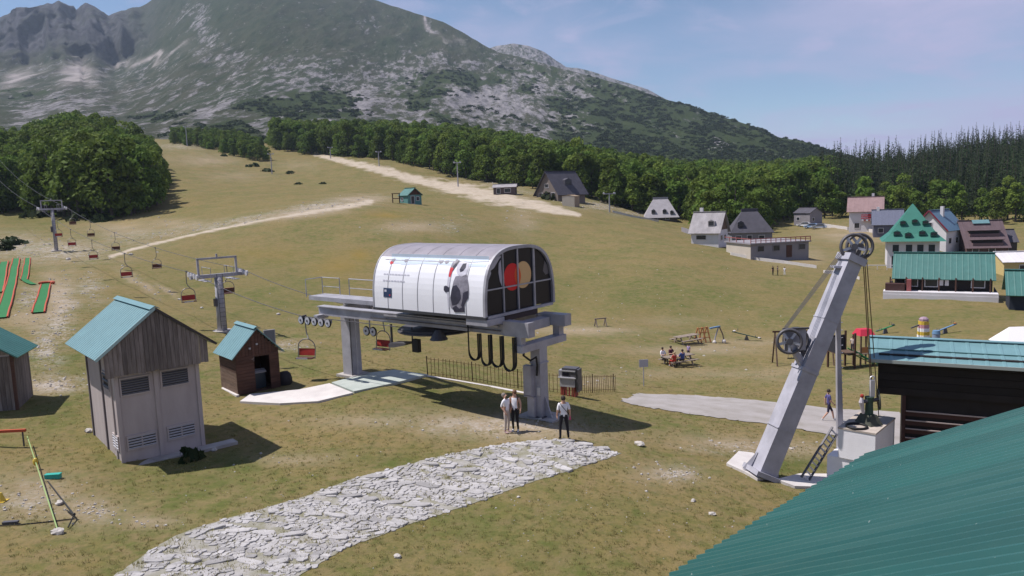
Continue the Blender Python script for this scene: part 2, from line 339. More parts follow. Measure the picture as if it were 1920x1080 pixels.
def ground_material():
    m = bpy.data.materials.new('meadow'); m.use_nodes = True; nt = m.node_tree; b = nt.nodes['Principled BSDF']; b.inputs['Roughness'].default_value = .95; b.inputs['Specular IOR Level'].default_value = .1
    co = nt.nodes.new('ShaderNodeTexCoord').outputs['Object']
    base = mixn(nt, noisen(nt, co, .16, .43, .57, 8, .7), (.205, .154, .064), (.110, .122, .034))           # large patches of tan and olive
    base = mixn(nt, noisen(nt, co, .9, .42, .68, 8, .7), base, (.235, .178, .085))                      # dry straw
    base = mixn(nt, noisen(nt, co, .035, .48, .68, 9, .7, 0, .7), base, (.205, .152, .062))
    base = mixn(nt, noisen(nt, co, 3.5, .5, .72, 6, .7, 0, .75), base, (.070, .078, .027))             # darker tufts
    base = mixn(nt, noisen(nt, co, 1.5, .47, .60, 9, .75, 0, .75), base, (.205, .152, .078))
    base = mixn(nt, noisen(nt, co, 2.1, .50, .63, 9, .75, 0, .6), base, (.080, .094, .026))
    base = mixn(nt, noisen(nt, co, 16, .48, .7, 4, .7, 0, .4), base, (.075, .075, .028))
    gr = mathn(nt, 'MULTIPLY', attr(nt, 'green'), noisen(nt, co, 1.3, .25, .6), True)
    base = mixn(nt, mathn(nt, 'MULTIPLY', gr, .95), base, (.066, .092, .020))
    base = mixn(nt, mathn(nt, 'MULTIPLY', attr(nt, 'gold'), .8), base, (.21, .145, .035))
    dr = mathn(nt, 'MULTIPLY', attr(nt, 'dirt'), noisen(nt, co, 2.2, .24, .52, 8, .78), True)
    base = mixn(nt, dr, base, (.30, .235, .16))
    vor = nt.nodes.new('ShaderNodeTexVoronoi'); vor.inputs['Scale'].default_value = 5.5; vor.inputs['Randomness'].default_value = 1; nt.links.new(co, vor.inputs['Vector'])
    vr = nt.nodes.new('ShaderNodeMapRange'); vr.inputs[1].default_value = .5; vr.inputs[2].default_value = .22; nt.links.new(vor.outputs['Distance'], vr.inputs[0])
    st = mathn(nt, 'MULTIPLY', attr(nt, 'stony'), mathn(nt, 'MULTIPLY', vr.outputs[0], noisen(nt, co, 1.1, .36, .58)), True)
    base = mixn(nt, st, base, (.46, .41, .37))
    base = mixn(nt, mathn(nt, 'MULTIPLY', mathn(nt, 'MULTIPLY', attr(nt, 'stony'), noisen(nt, co, .8, .46, .60, 10, .8)), .9, True), base, (.40, .36, .33))
    base = mixn(nt, mathn(nt, 'MULTIPLY', attr(nt, 'track'), noisen(nt, co, .35, .18, .45, 9, .8), True), base, mixn(nt, noisen(nt, co, .5, .3, .7, 8, .75), (.50, .43, .35), (.34, .275, .205)))
    nt.links.new(base, b.inputs['Base Color'])
    bp = nt.nodes.new('ShaderNodeBump'); bp.inputs['Strength'].default_value = .45; bp.inputs['Distance'].default_value = .10
    hs = mathn(nt, 'ADD', noisen(nt, co, 5, 0, 1, 8, .75), mathn(nt, 'MULTIPLY', st, .5))
    nt.links.new(hs, bp.inputs['Height']); nt.links.new(bp.outputs[0], b.inputs['Normal'])
    return m
ground = link('ground', gme, ground_material()); tag(ground, 'dry olive and tan alpine meadow with bare patches', 'meadow', kind='structure')

# strips laid over the ground along a surveyed line
def strip(name, pts, widths, m, lift=.03, label=None, cat=None, n=60, edge=.25, across=7):
    g = [G(*p) for p in pts]; L = [0]
    for a, b in zip(g, g[1:]): L.append(L[-1] + (b - a).length)
    ts = np.linspace(0, L[-1], n); X = np.interp(ts, L, [p.x for p in g]); Y = np.interp(ts, L, [p.y for p in g]); Wd = np.interp(ts, L, widths)
    tx, ty = np.gradient(X), np.gradient(Y); ln = np.hypot(tx, ty); nx, ny = -ty / ln, tx / ln
    V = []
    for i in range(n):
        jl, jr = 1 + edge * (random.random() - .5) * 2, 1 + edge * (random.random() - .5) * 2
        for k in range(across):
            u = -1 + 2 * k / (across - 1); w = Wd[i] / 2 * u * (jl if u < 0 else jr); V.append((X[i] + nx[i] * w, Y[i] + ny[i] * w))
    V = np.array(V); Z = zg_np(V[:, 0], V[:, 1]) + lift
    # keep the sheet proud of the ground grid in between its own vertices
    o = link(name, mesh_np(name, np.c_[V, Z], grid_faces(n, across), True), m)
    return tag(o, label, cat, kind='structure')
m_gravel = mat('pale_gravel', (.50, .42, .33), .95, noise=.35, nscale=.6, bump=.6, bscale=6, color2=(.30, .24, .165))
# ================================================================== MOUNTAINS
SIL = [(-260, 60), (-120, 50), (0, 36), (40, 26), (75, 14), (110, 5), (137, 5), (143, 15), (158, 8), (172, 10), (188, 22), (203, 29), (225, 22), (258, 14), (283, 0), (330, -40), (400, -80), (480, -100), (560, -78), (640, -38),
       (705, 0), (750, 16), (790, 28), (830, 40), (870, 62), (905, 84), (938, 99), (1000, 114), (1060, 131), (1130, 149), (1200, 171), (1260, 191), (1320, 208), (1380, 226), (1430, 241), (1460, 256), (1500, 263), (1530, 271), (1570, 288), (1640, 312), (1720, 330), (2050, 345)]
RID = [(-260, 2500), (283, 2500), (500, 2300), (900, 1900), (1200, 1500), (1500, 1150), (2050, 1000)]
def sil_np(tab):
    A, S = [], []
    for x, y in tab:
        v = ray(x, y); A.append(math.atan2(v.x, v.y)); S.append(v.z / math.hypot(v.x, v.y))
    return np.array(A), np.array(S)
def px_to_az(tab): return np.array([math.atan2(ray(x, 300).x, ray(x, 300).y) for x, _ in tab])
def mountain(name, sil, rid, r0, az0, az1, na, nt, amp, crag=False, label=''):
    A, S = sil_np(sil); az = np.linspace(az0, az1, na); s1 = np.interp(az, A, S); R = np.interp(az, px_to_az(rid), [q[1] for q in rid])
    t = np.concatenate([np.linspace(0, 1, nt) ** .9, [1.012, 1.05, 1.12]])
    AZm, T = np.meshgrid(az, t, indexing='ij'); S1, Rm = s1[:, None], R[:, None]
    r = r0 + (Rm - r0) * T
    zb = zg_np(np.sin(az) * 560, np.cos(az) * 560); s0 = ((zb - HC) / 560 - .012)[:, None]
    g = np.clip(T, 0, 1) ** 1.05
    if crag:
        pxa = 960 + 1400 * np.tan(AZm) / 1.0
        c = sstep(360, 230, pxa + 60 * (fbm(AZm * 30, T * 4, 3) - .5))
        br = .80 + .08 * (fbm(AZm * 22 + 7, T * 0 + 2, 3) - .5)
        gc = np.where(T < br, .70 * (T / br) ** 1.0, .70 + .30 * ((T - br) / (1 - br)) ** .8)
        g = g * (1 - c) + np.clip(gc, 0, 1) * c
    else: c = 0 * T
    s = s0 + (S1 - s0) * g
    drop = np.where(T > 1, (T - 1) * 900, 0)
    X, Y = r * np.sin(AZm), r * np.cos(AZm)
    env = sstep(0, .12, T) * (1 - .75 * sstep(.93, 1.0, T))
    rid1 = ridged(X / 210 + 3, Y / 620 + 8, 5) - .62; f1 = fbm(X / 60 + 5, Y / 190 + 1, 5) - .5; f2 = fbm(X / 13, Y / 45, 3) - .5
    Z = HC + s * r - drop + amp * env * (26 * rid1 + 16 * f1 + 5 * f2) * (r / 1500)
    if crag:
        rib = ridged(AZm * 26 + 2, T * 3 + .5 * f1, 5, .55) - .55
        rr = r - c * sstep(.62, .86, T) * (1 - .6 * sstep(.97, 1, T)) * rib * 260
        X, Y = rr * np.sin(AZm), rr * np.cos(AZm)
        Z = Z + c * sstep(.7, .9, T) * env * rib * 60
    V = np.stack([X, Y, Z], -1); me = mesh_np(name, V.reshape(-1, 3), grid_faces(na, len(t)), True)
    return me, V, AZm, T, c
ROCK = [(690, 190, 45, 55, .8), (640, 150, 40, 30, .4), (900, 185, 110, 32, .9, 8), (1000, 160, 70, 14, .7, 12), (950, 215, 120, 22, .75, 6), (1120, 228, 130, 18, .8, 12), (1250, 245, 110, 15, .8, 16), (1340, 268, 90, 12, .9, 14), (1110, 170, 90, 12, .7, 15), (1200, 200, 60, 10, .6, 16), (1300, 225, 60, 9, .6, 16),
        (430, 195, 45, 22, .7), (380, 215, 60, 18, .6), (420, 100, 70, 22, .5), (370, 30, 18, 34, .6, 10), (400, 70, 30, 20, .5), (140, 200, 110, 30, .55), (60, 215, 60, 24, .6), (300, 150, 80, 20, .35), (870, 112, 40, 6, .7), (820, 118, 60, 8, .5), (1430, 290, 70, 8, .8, 10), (1480, 300, 50, 5, .7), (670, 40, 40, 10, .25), (790, 40, 20, 8, .6, 30), (640, 215, 30, 20, .5), (330, 245, 60, 14, .4)]
SCREE = [(300, 103, 42, 7, 1, -18), (255, 115, 30, 7, .8, -22), (135, 137, 26, 15, 1, -20), (25, 152, 40, 12, 1, -25), (165, 150, 14, 9, .6), (780, 36, 24, 6, .9, 30), (845, 62, 26, 5, .7, 32)]
SHRUB = [(615, 185, 85, 30, 1.1), (545, 205, 90, 26, 1.1), (640, 215, 60, 20, .9), (840, 150, 110, 22, 1.1, -4), (800, 180, 50, 18, 1), (960, 140, 70, 14, .9, 8), (1048, 197, 48, 17, 1.2), (980, 165, 30, 8, .9), (790, 205, 40, 14, .9), (820, 228, 50, 14, .9), (1030, 135, 60, 9, .8, 14), (1150, 190, 60, 14, 1, 16), (1230, 215, 60, 14, 1, 16), (1290, 240, 70, 12, 1, 14), (1380, 262, 70, 12, 1.1, 14), (1460, 282, 70, 12, 1.2, 12), (1530, 285, 50, 10, 1.2, 10),
         (1180, 240, 50, 10, .9, 10), (430, 245, 70, 16, 1), (350, 240, 40, 14, .8), (470, 262, 60, 10, 1), (60, 178, 60, 12, .8), (280, 222, 60, 14, .9), (515, 268, 30, 16, .9), (700, 245, 120, 10, 1), (620, 245, 60, 14, 1), (1320, 290, 60, 8, .9, 10), (990, 262, 60, 10, .8), (900, 150, 40, 10, .8), (1430, 262, 50, 10, 1, 14), (880, 240, 60, 8, .9), (1100, 255, 60, 8, .8, 6)]
def mountain_material(name, far=False):
    m = bpy.data.materials.new(name); m.use_nodes = True; nt = m.node_tree; b = nt.nodes['Principled BSDF']; b.inputs['Roughness'].default_value = .95; b.inputs['Specular IOR Level'].default_value = .05
    co = nt.nodes.new('ShaderNodeTexCoord').outputs['Object']
    mn = nt.nodes.new('ShaderNodeMapping'); mn.inputs['Scale'].default_value = (1, .22, .6); nt.links.new(co, mn.inputs[0]); co = mn.outputs[0]      # gullies and ledges run down the slope
    base = mixn(nt, noisen(nt, co, .006, .35, .65, 8, .65), (.048, .061, .034), (.070, .070, .045))
    base = mixn(nt, noisen(nt, co, .045, .46, .64, 9, .75, 0, .85), base, (.026, .042, .018))
    rk = mathn(nt, 'ADD', mathn(nt, 'MULTIPLY', attr(nt, 'rock'), .26), noisen(nt, mn.outputs[0], .075, 0, 1, 10, .80))
    rr = nt.nodes.new('ShaderNodeMapRange'); rr.inputs[1].default_value = .585; rr.inputs[2].default_value = .66; nt.links.new(rk, rr.inputs[0])
    rc = mixn(nt, noisen(nt, mn.outputs[0], .12, .3, .7, 6, .7), (.36, .335, .345), (.11, .107, .11))
    base = mixn(nt, rr.outputs[0], base, rc)
    cl = mathn(nt, 'MULTIPLY', attr(nt, 'crag'), noisen(nt, mn.outputs[0], .02, .25, .5, 8, .7), True)
    base = mixn(nt, cl, base, mixn(nt, noisen(nt, mn.outputs[0], .05, .35, .7, 8, .7), (.025, .027, .036), (.12, .115, .125)))
    base = mixn(nt, mathn(nt, 'MULTIPLY', attr(nt, 'scree'), noisen(nt, co, .02, .2, .55), True), base, (.42, .37, .36))
    sh = mathn(nt, 'ADD', mathn(nt, 'SUBTRACT', mathn(nt, 'MULTIPLY', attr(nt, 'shrub'), .55), mathn(nt, 'MULTIPLY', attr(nt, 'rock'), .20)), noisen(nt, co, .04, 0, 1, 9, .74))
    sr = nt.nodes.new('ShaderNodeMapRange'); sr.inputs[1].default_value = .70; sr.inputs[2].default_value = .78; nt.links.new(sh, sr.inputs[0])
    base = mixn(nt, sr.outputs[0], base, mixn(nt, noisen(nt, co, .08, .3, .7), (.030, .046, .018), (.052, .068, .026)))
    nt.links.new(base, b.inputs['Base Color'])
    bp = nt.nodes.new('ShaderNodeBump'); bp.inputs['Strength'].default_value = 1.0; bp.inputs['Distance'].default_value = 9
    nt.links.new(noisen(nt, mn.outputs[0], .05, 0, 1, 10, .75), bp.inputs['Height']); nt.links.new(bp.outputs[0], b.inputs['Normal'])
    return m
mme, MV, MAZ, MT, MC = mountain('mountain', SIL, RID, 470, -.74, .68, 620, 250, 1.0, True)
mpx, mpy = proj_np(MV[..., 0], MV[..., 1], MV[..., 2])
jx = mpx + 110 * (fbm(MV[..., 0] / 60, MV[..., 1] / 220, 5, .6) - .5); jy = mpy + 60 * (fbm(MV[..., 0] / 50 + 9, MV[..., 1] / 200, 5, .6) - .5)
SHR = np.maximum(paint(jx, jy, SHRUB), .46 * sstep(980, 1150, jx) + .36 * sstep(200, 420, jx) * sstep(110, 190, jy))
for nm, ar in (('rock', np.maximum(paint(jx, jy, ROCK), .40 * sstep(60, 150, jy) * (.6 + .4 * sstep(350, 620, jx)))), ('scree', paint(jx, jy, SCREE)), ('shrub', SHR), ('crag', MC * sstep(.70, .84, MT))): add_attr(mme, nm, ar)
m_mtn = mountain_material('mountain_side')
mtn = link('mountain', mme, m_mtn); tag(mtn, 'big rocky grass mountain with craggy ridge filling the back', 'mountain', kind='structure')
SIL2 = [(860, 120), (905, 96), (930, 87), (962, 82), (990, 86), (1020, 98), (1045, 116), (1062, 127), (1085, 128), (1110, 134), (1150, 148), (1180, 156), (1215, 168), (1250, 187), (1330, 222), (1420, 255)]
hme, HV, HAZ, HT, _c = mountain('mountain_shoulder', SIL2, [(0, 2900), (2000, 2500)], 1700, -.09, .33, 160, 80, .5)
for nm, v in (('rock', .55), ('scree', 0), ('shrub', 0), ('crag', 0)): add_attr(hme, nm, np.full(HT.shape, v))
hs = link('mountain_shoulder', hme, m_mtn); tag(hs, 'pale rounded stony shoulder behind the mountain ridge', 'mountain', kind='structure')

# ================================================================== TREES
def leaf_material(name, c1, c2, rnd=.22, trans=.35):
    m = bpy.data.materials.new(name); m.use_nodes = True; nt = m.node_tree; b = nt.nodes['Principled BSDF']; b.inputs['Roughness'].default_value = .75; b.inputs['Specular IOR Level'].default_value = .15
    co = nt.nodes.new('ShaderNodeTexCoord').outputs['Object']; oi = nt.nodes.new('ShaderNodeObjectInfo')
    c = mixn(nt, noisen(nt, co, .9, .35, .65, 3), c1, c2)
    hs = nt.nodes.new('ShaderNodeHueSaturation'); nt.links.new(c, hs.inputs['Color'])
    r1 = nt.nodes.new('ShaderNodeMapRange'); r1.inputs[3].default_value = 1 - rnd; r1.inputs[4].default_value = 1 + rnd * 1.6; nt.links.new(oi.outputs['Random'], r1.inputs[0]); nt.links.new(r1.outputs[0], hs.inputs['Value'])
    r2 = nt.nodes.new('ShaderNodeMapRange'); r2.inputs[3].default_value = .485; r2.inputs[4].default_value = .515
    fr = mathn(nt, 'FRACT', mathn(nt, 'MULTIPLY', oi.outputs['Random'], 7.31), 0); nt.links.new(fr, r2.inputs[0]); nt.links.new(r2.outputs[0], hs.inputs['Hue'])
    nt.links.new(hs.outputs[0], b.inputs['Base Color'])
    tr = nt.nodes.new('ShaderNodeBsdfTranslucent'); nt.links.new(hs.outputs[0], tr.inputs['Color']); ms = nt.nodes.new('ShaderNodeMixShader'); ms.inputs[0].default_value = trans
    nt.links.new(b.outputs[0], ms.inputs[1]); nt.links.new(tr.outputs[0], ms.inputs[2]); nt.links.new(ms.outputs[0], nt.nodes['Material Output'].inputs['Surface'])
    return m
m_beech = leaf_material('beech_leaves', (.128, .182, .030), (.074, .118, .019))
m_spruce = leaf_material('spruce_needles', (.030, .050, .020), (.044, .064, .022), .3)
m_pine = leaf_material('dwarf_pine_needles', (.022, .036, .014), (.036, .050, .018), .3)
m_bark = mat('bark', (.11, .09, .075), .95, noise=.4, nscale=3, bump=.5, bscale=8)
def leaf_quads(C_, N_, size, r):
    n = len(C_); a = r.normal(size=(n, 3)); N_ = N_ + .55 * r.normal(size=(n, 3)); N_ /= np.linalg.norm(N_, axis=1)[:, None]
    t = np.cross(N_, a); t /= np.linalg.norm(t, axis=1)[:, None]; bt = np.cross(N_, t); s = size * (.6 + .8 * r.random((n, 1))); w = s * (.6 + .4 * r.random((n, 1)))
    bend = N_ * s * .25
    V = np.stack([C_ - t * s, C_ - bt * w + bend * .4, C_ + t * s * .9, C_ + bt * w + bend], 1).reshape(-1, 3)
    return V, np.arange(n * 4).reshape(-1, 4)
def beech_meshes(i, H=12.0, W=4.2, n=1500):
    r = np.random.default_rng(100 + i); cs = []
    for k in range(13):
        a = r.random() * 6.283; u = r.random(); rad = W * .62 * math.sqrt(r.random()) * (1 - .5 * u); cs.append((rad * math.cos(a), rad * math.sin(a), H * (.10 + .76 * u), W * (.42 + .2 * r.random()) * (1 - .35 * u)))
    cs.append((0, 0, H * .8, W * .45)); C_, N_ = [], []
    for k in range(n):
        x, y, z, q = cs[r.integers(len(cs))]; d = r.normal(size=3); d /= np.linalg.norm(d); d[2] = abs(d[2]) * .9 + d[2] * .1 if r.random() < .7 else d[2]
        C_.append((x + d[0] * q * (.75 + .3 * r.random()), y + d[1] * q * (.75 + .3 * r.random()), z + d[2] * q * .95)); N_.append(d)
    V, Fc = leaf_quads(np.array(C_), np.array(N_), .36, r); cm = mesh_np('crown', V, Fc)
    t = MB(); t.tube([(0, 0, -.6), (.05, 0, H * .2), (.1, .1, H * .45), (0, .05, H * .75)], [.30, .24, .17, .06], 7)
    for k in range(6):
        a = k * 1.05 + i; z = H * (.25 + .07 * k); t.tube([(0, 0, z), (W * .3 * math.cos(a), W * .3 * math.sin(a), z + H * .1), (W * .55 * math.cos(a), W * .55 * math.sin(a), z + H * .17)], [.1, .07, .03], 5)
    return t.mesh('trunk'), cm
def spruce_meshes(i, H=18.0, W=2.7):
    r = np.random.default_rng(300 + i); C_, N_ = [], []
    for k in range(26):
        u = k / 25.0; z = H * (.10 + .88 * u); rad = W * (1 - u) ** .85 * (.8 + .35 * r.random()) + .12
        m = max(4, int(20 * (1 - u) + 4))
        for j in range(m):
            a = r.random() * 6.283; q = rad * (.35 + .65 * r.random()); C_.append((q * math.cos(a), q * math.sin(a), z - q * .35 + .2 * r.normal())); N_.append((math.cos(a) * .55, math.sin(a) * .55, .8))
    V, Fc = leaf_quads(np.array(C_), np.array(N_), .62 * np.clip(1.05 - np.array([q[2] for q in C_]) / H, .12, 1)[:, None] ** .6, r); cm = mesh_np('crown', V, Fc)
    t = MB().tube([(0, 0, -.6), (0, 0, H * .5), (0, 0, H * .98)], [.28, .16, .03], 7); return t.mesh('trunk'), cm
def bush_mesh(i, n=46, s=.8):
    r = np.random.default_rng(500 + i); d = r.normal(size=(n, 3)); d[:, 2] = np.abs(d[:, 2]); d /= np.linalg.norm(d, axis=1)[:, None]
    C_ = d * np.array([1.5, 1.5, 1.0]) * (.6 + .45 * r.random((n, 1))); V, Fc = leaf_quads(C_, d, s * .55, r); return mesh_np('foliage', V, Fc)
BE = [beech_meshes(i, 12 + (i % 3), 3.9 + .35 * (i % 4)) for i in range(7)]
SP = [spruce_meshes(i, 16 + 1.7 * i, 2.4 + .18 * i) for i in range(5)]
BU = [bush_mesh(i) for i in range(4)]
for t, c in BE: t.materials.append(m_bark); c.materials.append(m_beech)
for t, c in SP: t.materials.append(m_bark); c.materials.append(m_spruce)
for b in BU: b.materials.append(m_pine)
def put_tree(kind, name, x, y, sc, label, group):
    t, c = kind[random.randrange(len(kind))]
    o = thing(name, label, 'tree', (x, y, zg(x, y) - .2), random.random() * 6.28, group); q = sc * (.88 + .24 * random.random()); o.scale = (sc, sc, q)
    link('trunk', t, None, o); link('crown', c, None, o); return o
def protos(name, meshes):
    c = bpy.data.collections.new(name)
    for pair in meshes:
        me = pair
        if isinstance(pair, tuple):           # trunk and crown as one mesh for the mass of trees
            bm = bmesh.new(); bm.from_mesh(pair[0]); n0 = len(bm.faces); bm.from_mesh(pair[1]); bm.faces.ensure_lookup_table()
            for f in bm.faces[n0:]: f.material_index = 1
            me = bpy.data.meshes.new('tree_mass'); bm.to_mesh(me); bm.free(); me.materials.append(pair[0].materials[0]); me.materials.append(pair[1].materials[0])
        c.objects.link(bpy.data.objects.new('tree_mass', me))
    return c
def scatter(name, pts, scl, coll, label, cat, up_rot=None):
    me = bpy.data.meshes.new(name); me.vertices.add(len(pts)); me.vertices.foreach_set('co', np.asarray(pts, np.float32).ravel())
    add_attr(me, 'scl', scl); add_attr(me, 'rot', np.random.default_rng(5).random(len(pts)) * 6.283)
    o = link(name, me); tag(o, label, cat, kind='stuff')
    ng = bpy.data.node_groups.new(name, 'GeometryNodeTree'); ng.interface.new_socket('Geometry', in_out='INPUT', socket_type='NodeSocketGeometry'); ng.interface.new_socket('Geometry', in_out='OUTPUT', socket_type='NodeSocketGeometry')
    N, L = ng.nodes, ng.links; gi, go = N.new('NodeGroupInput'), N.new('NodeGroupOutput')
    ci = N.new('GeometryNodeCollectionInfo'); ci.inputs[0].default_value = coll; ci.inputs[1].default_value = True; ci.inputs[2].default_value = True
    ip = N.new('GeometryNodeInstanceOnPoints'); ip.inputs['Pick Instance'].default_value = True
    def na(n):
        q = N.new('GeometryNodeInputNamedAttribute'); q.data_type = 'FLOAT'; q.inputs[0].default_value = n; return q.outputs[0]
    cx = N.new('ShaderNodeCombineXYZ'); L.new(na('rot'), cx.inputs[2]); L.new(cx.outputs[0], ip.inputs['Rotation'])
    cs = N.new('ShaderNodeCombineXYZ'); sv = na('scl')
    for i in range(3): L.new(sv, cs.inputs[i])
    L.new(cs.outputs[0], ip.inputs['Scale']); L.new(gi.outputs[0], ip.inputs['Points']); L.new(ci.outputs[0], ip.inputs['Instance']); L.new(ip.outputs[0], go.inputs[0])
    md = o.modifiers.new('scatter', 'NODES'); md.node_group = ng; return o
CB, CS, CU = protos('beech_protos', BE), protos('spruce_protos', SP), protos('bush_protos', BU)
def area(pxs, dfront, dback, spacing, seed):
    """jittered points between a front and a back distance given along the picture's width"""
    r = np.random.default_rng(seed); out = []
    a0, a1 = (pxs[0] - 960) / F, (pxs[-1] - 960) / F; d0, d1 = min(dfront), max(dback); d = d0
    while d < d1:
        x = a0 * d
        while x < a1 * d:
            jx_, jd = x + spacing * .8 * (r.random() - .5), d + spacing * .8 * (r.random() - .5); q = 960 + F * jx_ / jd
            if np.interp(q, pxs, dfront) <= jd <= np.interp(q, pxs, dback): out.append((jx_, jd, jd - np.interp(q, pxs, dfront)))
            x += spacing
        d += spacing
    return out
def wood(pts, kind, coll, name, group, label, ind_depth, sc0, sc1, stuff_name, stuff_label, maxind=120, dome=None):
    rest, cnt = [], 0; pts = sorted(pts, key=lambda p: p[2]); random.seed(len(pts))
    for x, y, dep in pts:
        sc = sc0 + (sc1 - sc0) * random.random()
        if dome: sc *= .62 + .55 * max(0, math.sin(math.pi * min(1, max(0, (960 + F * x / y - dome[0]) / (dome[1] - dome[0]))))) ** .7
        if dep < ind_depth and cnt < maxind: put_tree(kind, name, x, y, sc, label, group); cnt += 1
        else: rest.append((x, y, sc))
    if rest:
        R_ = np.array(rest); z = zg_np(R_[:, 0], R_[:, 1]) - .3; scatter(stuff_name, np.c_[R_[:, :2], z], R_[:, 2], coll, stuff_label, 'forest')
pl = area([46, 100, 170, 250, 308, 320], [215, 190, 178, 180, 195, 240], [360, 360, 360, 350, 326, 258], 4.6, 1)
wood(pl, BE, CB, 'beech_tree', 'beech trees of the rounded wood on the slope', 'leafy beech tree in the rounded dark wood on the slope above the chairlift', 9, 1.0, 1.35, 'beech_forest', 'mass of beech crowns in the rounded wood on the slope', 90, (30, 335))
pf = area([535, 600, 711, 858, 940, 1000, 1110, 1160, 1200, 1290, 1330, 1400, 1480, 1560], [455, 420, 385, 312, 285, 268, 262, 240, 246, 246, 190, 200, 255, 275], [635] * 14, 4.8, 2)
pf = [q for q in pf if q[1] < 545 or random.random() < 1.15 - (q[1] - 545) / 95]
wood(pf, BE, CB, 'beech_tree', 'beech trees along the edge of the long forest', 'leafy beech tree in the front row of the long forest below the mountain', 7, .68, 1.42, 'beech_forest', 'long belt of beech forest at the foot of the mountain', 110)
pc = area([1545, 1600, 1700, 1800, 2250], [285, 268, 262, 255, 250], [480, 480, 480, 480, 480], 5.4, 3)
wood(pc, SP, CS, 'spruce_tree', 'spruce trees at the edge of the dark conifer forest', 'dark spruce at the front edge of the conifer forest behind the houses', 9, .62, 1.2, 'spruce_forest', 'dark conifer forest covering the low hill on the right', 90)
pd = area([1560, 1650, 1750, 1850, 1960], [248, 240, 236, 232, 230], [262, 256, 250, 246, 244], 6.5, 12)
wood(pd, BE, CB, 'beech_tree', 'leafy trees before the conifer forest', 'leafy tree standing before the dark conifers behind the houses', 30, .7, 1.15, 'beech_forest', 'leafy trees before the conifers', 60)
pe = area([-90, 0, 26], [200, 190, 200], [300, 300, 300], 5.5, 4)
wood(pe, BE, CB, 'beech_tree', 'beech trees at the picture edge beside the wood', 'dark leafy tree in the small wood at the left picture edge', 6, 1.0, 1.3, 'beech_forest', 'small dark wood at the left picture edge', 16)
pg = area([352, 380, 430, 500, 512], [455, 440, 420, 385, 380], [560, 560, 560, 470, 420], 5.0, 6)
wood(pg, BE, CB, 'beech_tree', 'low trees of the grove at the head of the meadow', 'low dark tree of the grove at the head of the meadow', 6, .5, .75, 'beech_forest', 'dark low grove at the head of the meadow', 24)
def bush(px, py, s, label, cat='bush'):
    g = G(px, py); o = thing('bush', label, cat, (g.x, g.y, g.z - .15 * s), random.random() * 6, None); o.scale = (s, s, s * (.8 + .4 * random.random()))
    f = link('foliage', BU[random.randrange(4)], None, o); MB().tube([(0, 0, -.3), (.05, 0, .5)], [.08, .04], 5).build('stem', m_bark, o); return o
for i, (px, py, s, lb) in enumerate([(1032, 372, 2.2, 'pale green round bush beside the big brown roofed house'), (946, 350, 2.6, 'round pale bush beside the low dark shed'), (21, 458, 1.6, 'dark narrow bush beside the stony strip at the left edge'),
                                     (-4, 470, 1.6, 'tall dark bush cut by the left picture edge'), (545, 325, 1.5, 'small dark bush on the upper meadow below the grove'), (420, 293, 1.3, 'small dark bush at the top of the upper meadow'),
                                     (475, 312, 2.2, 'wide dark bush at the lower tip of the grove'), (500, 322, 2.0, 'dark bush beside the far pole on the upper meadow'), (560, 345, 1.0, 'tiny dark bush right of the far pole on the meadow'), (605, 345, .9, 'low bush on the meadow beneath the gravel track'),
                                     (150, 412, 2.2, 'bush in front of the rounded wood near the far lift tower'), (60, 408, 2.0, 'low bush left of the far lift tower'), (190, 415, 1.8, 'bush under the middle of the rounded wood')]):
    bush(px, py, s, lb)
# dwarf pine on the mountain
nz = fbm(MV[..., 0] / 20, MV[..., 1] / 70, 4); okm = (SHR + (nz - .5) * 1.5 > .66) & (MT < 1) & (MT > .02)
ii = np.argwhere(okm); rr_ = np.random.default_rng(9); ii = ii[rr_.permutation(len(ii))[:9000]]
PT = MV[ii[:, 0], ii[:, 1]] + rr_.normal(size=(len(ii), 3)) * np.array([2.5, 3, 0]) + np.array([0, 0, -.8])
okr = (np.abs(mpy - np.interp(mpx, [q[0] for q in SIL], [q[1] for q in SIL])) < 9) & (mpx > 1130) & (MT <= 1)
ir = np.argwhere(okr); ir = ir[rr_.permutation(len(ir))[:260]]
PT = np.r_[PT, MV[ir[:, 0], ir[:, 1]]]
scatter('dwarf_pine', PT, np.r_[1.3 + 2.0 * rr_.random(len(ii)), 1.2 + 2.0 * rr_.random(len(ir))], CU, 'dark dwarf pine thickets spread over the mountain side', 'dwarf pine')

# ================================================================== HAZE
hz = B(-2900, 2600, -60, 3600, -40, 720).build('haze', None); tag(hz, 'thin blue summer haze in the air', 'haze', kind='stuff')
hm = bpy.data.materials.new('haze'); hm.use_nodes = True; hn = hm.node_tree; hn.nodes.clear()
ho = hn.nodes.new('ShaderNodeOutputMaterial'); hv = hn.nodes.new('ShaderNodeVolumePrincipled'); hv.inputs['Color'].default_value = (.64, .78, 1.0, 1); hv.inputs['Density'].default_value = .00009; hv.inputs['Anisotropy'].default_value = .2
hn.links.new(hv.outputs[0], ho.inputs['Volume']); hz.data.materials.append(hm); hm.volume_intersection_method = 'FAST' if hasattr(hm, 'volume_intersection_method') else 'FAST'

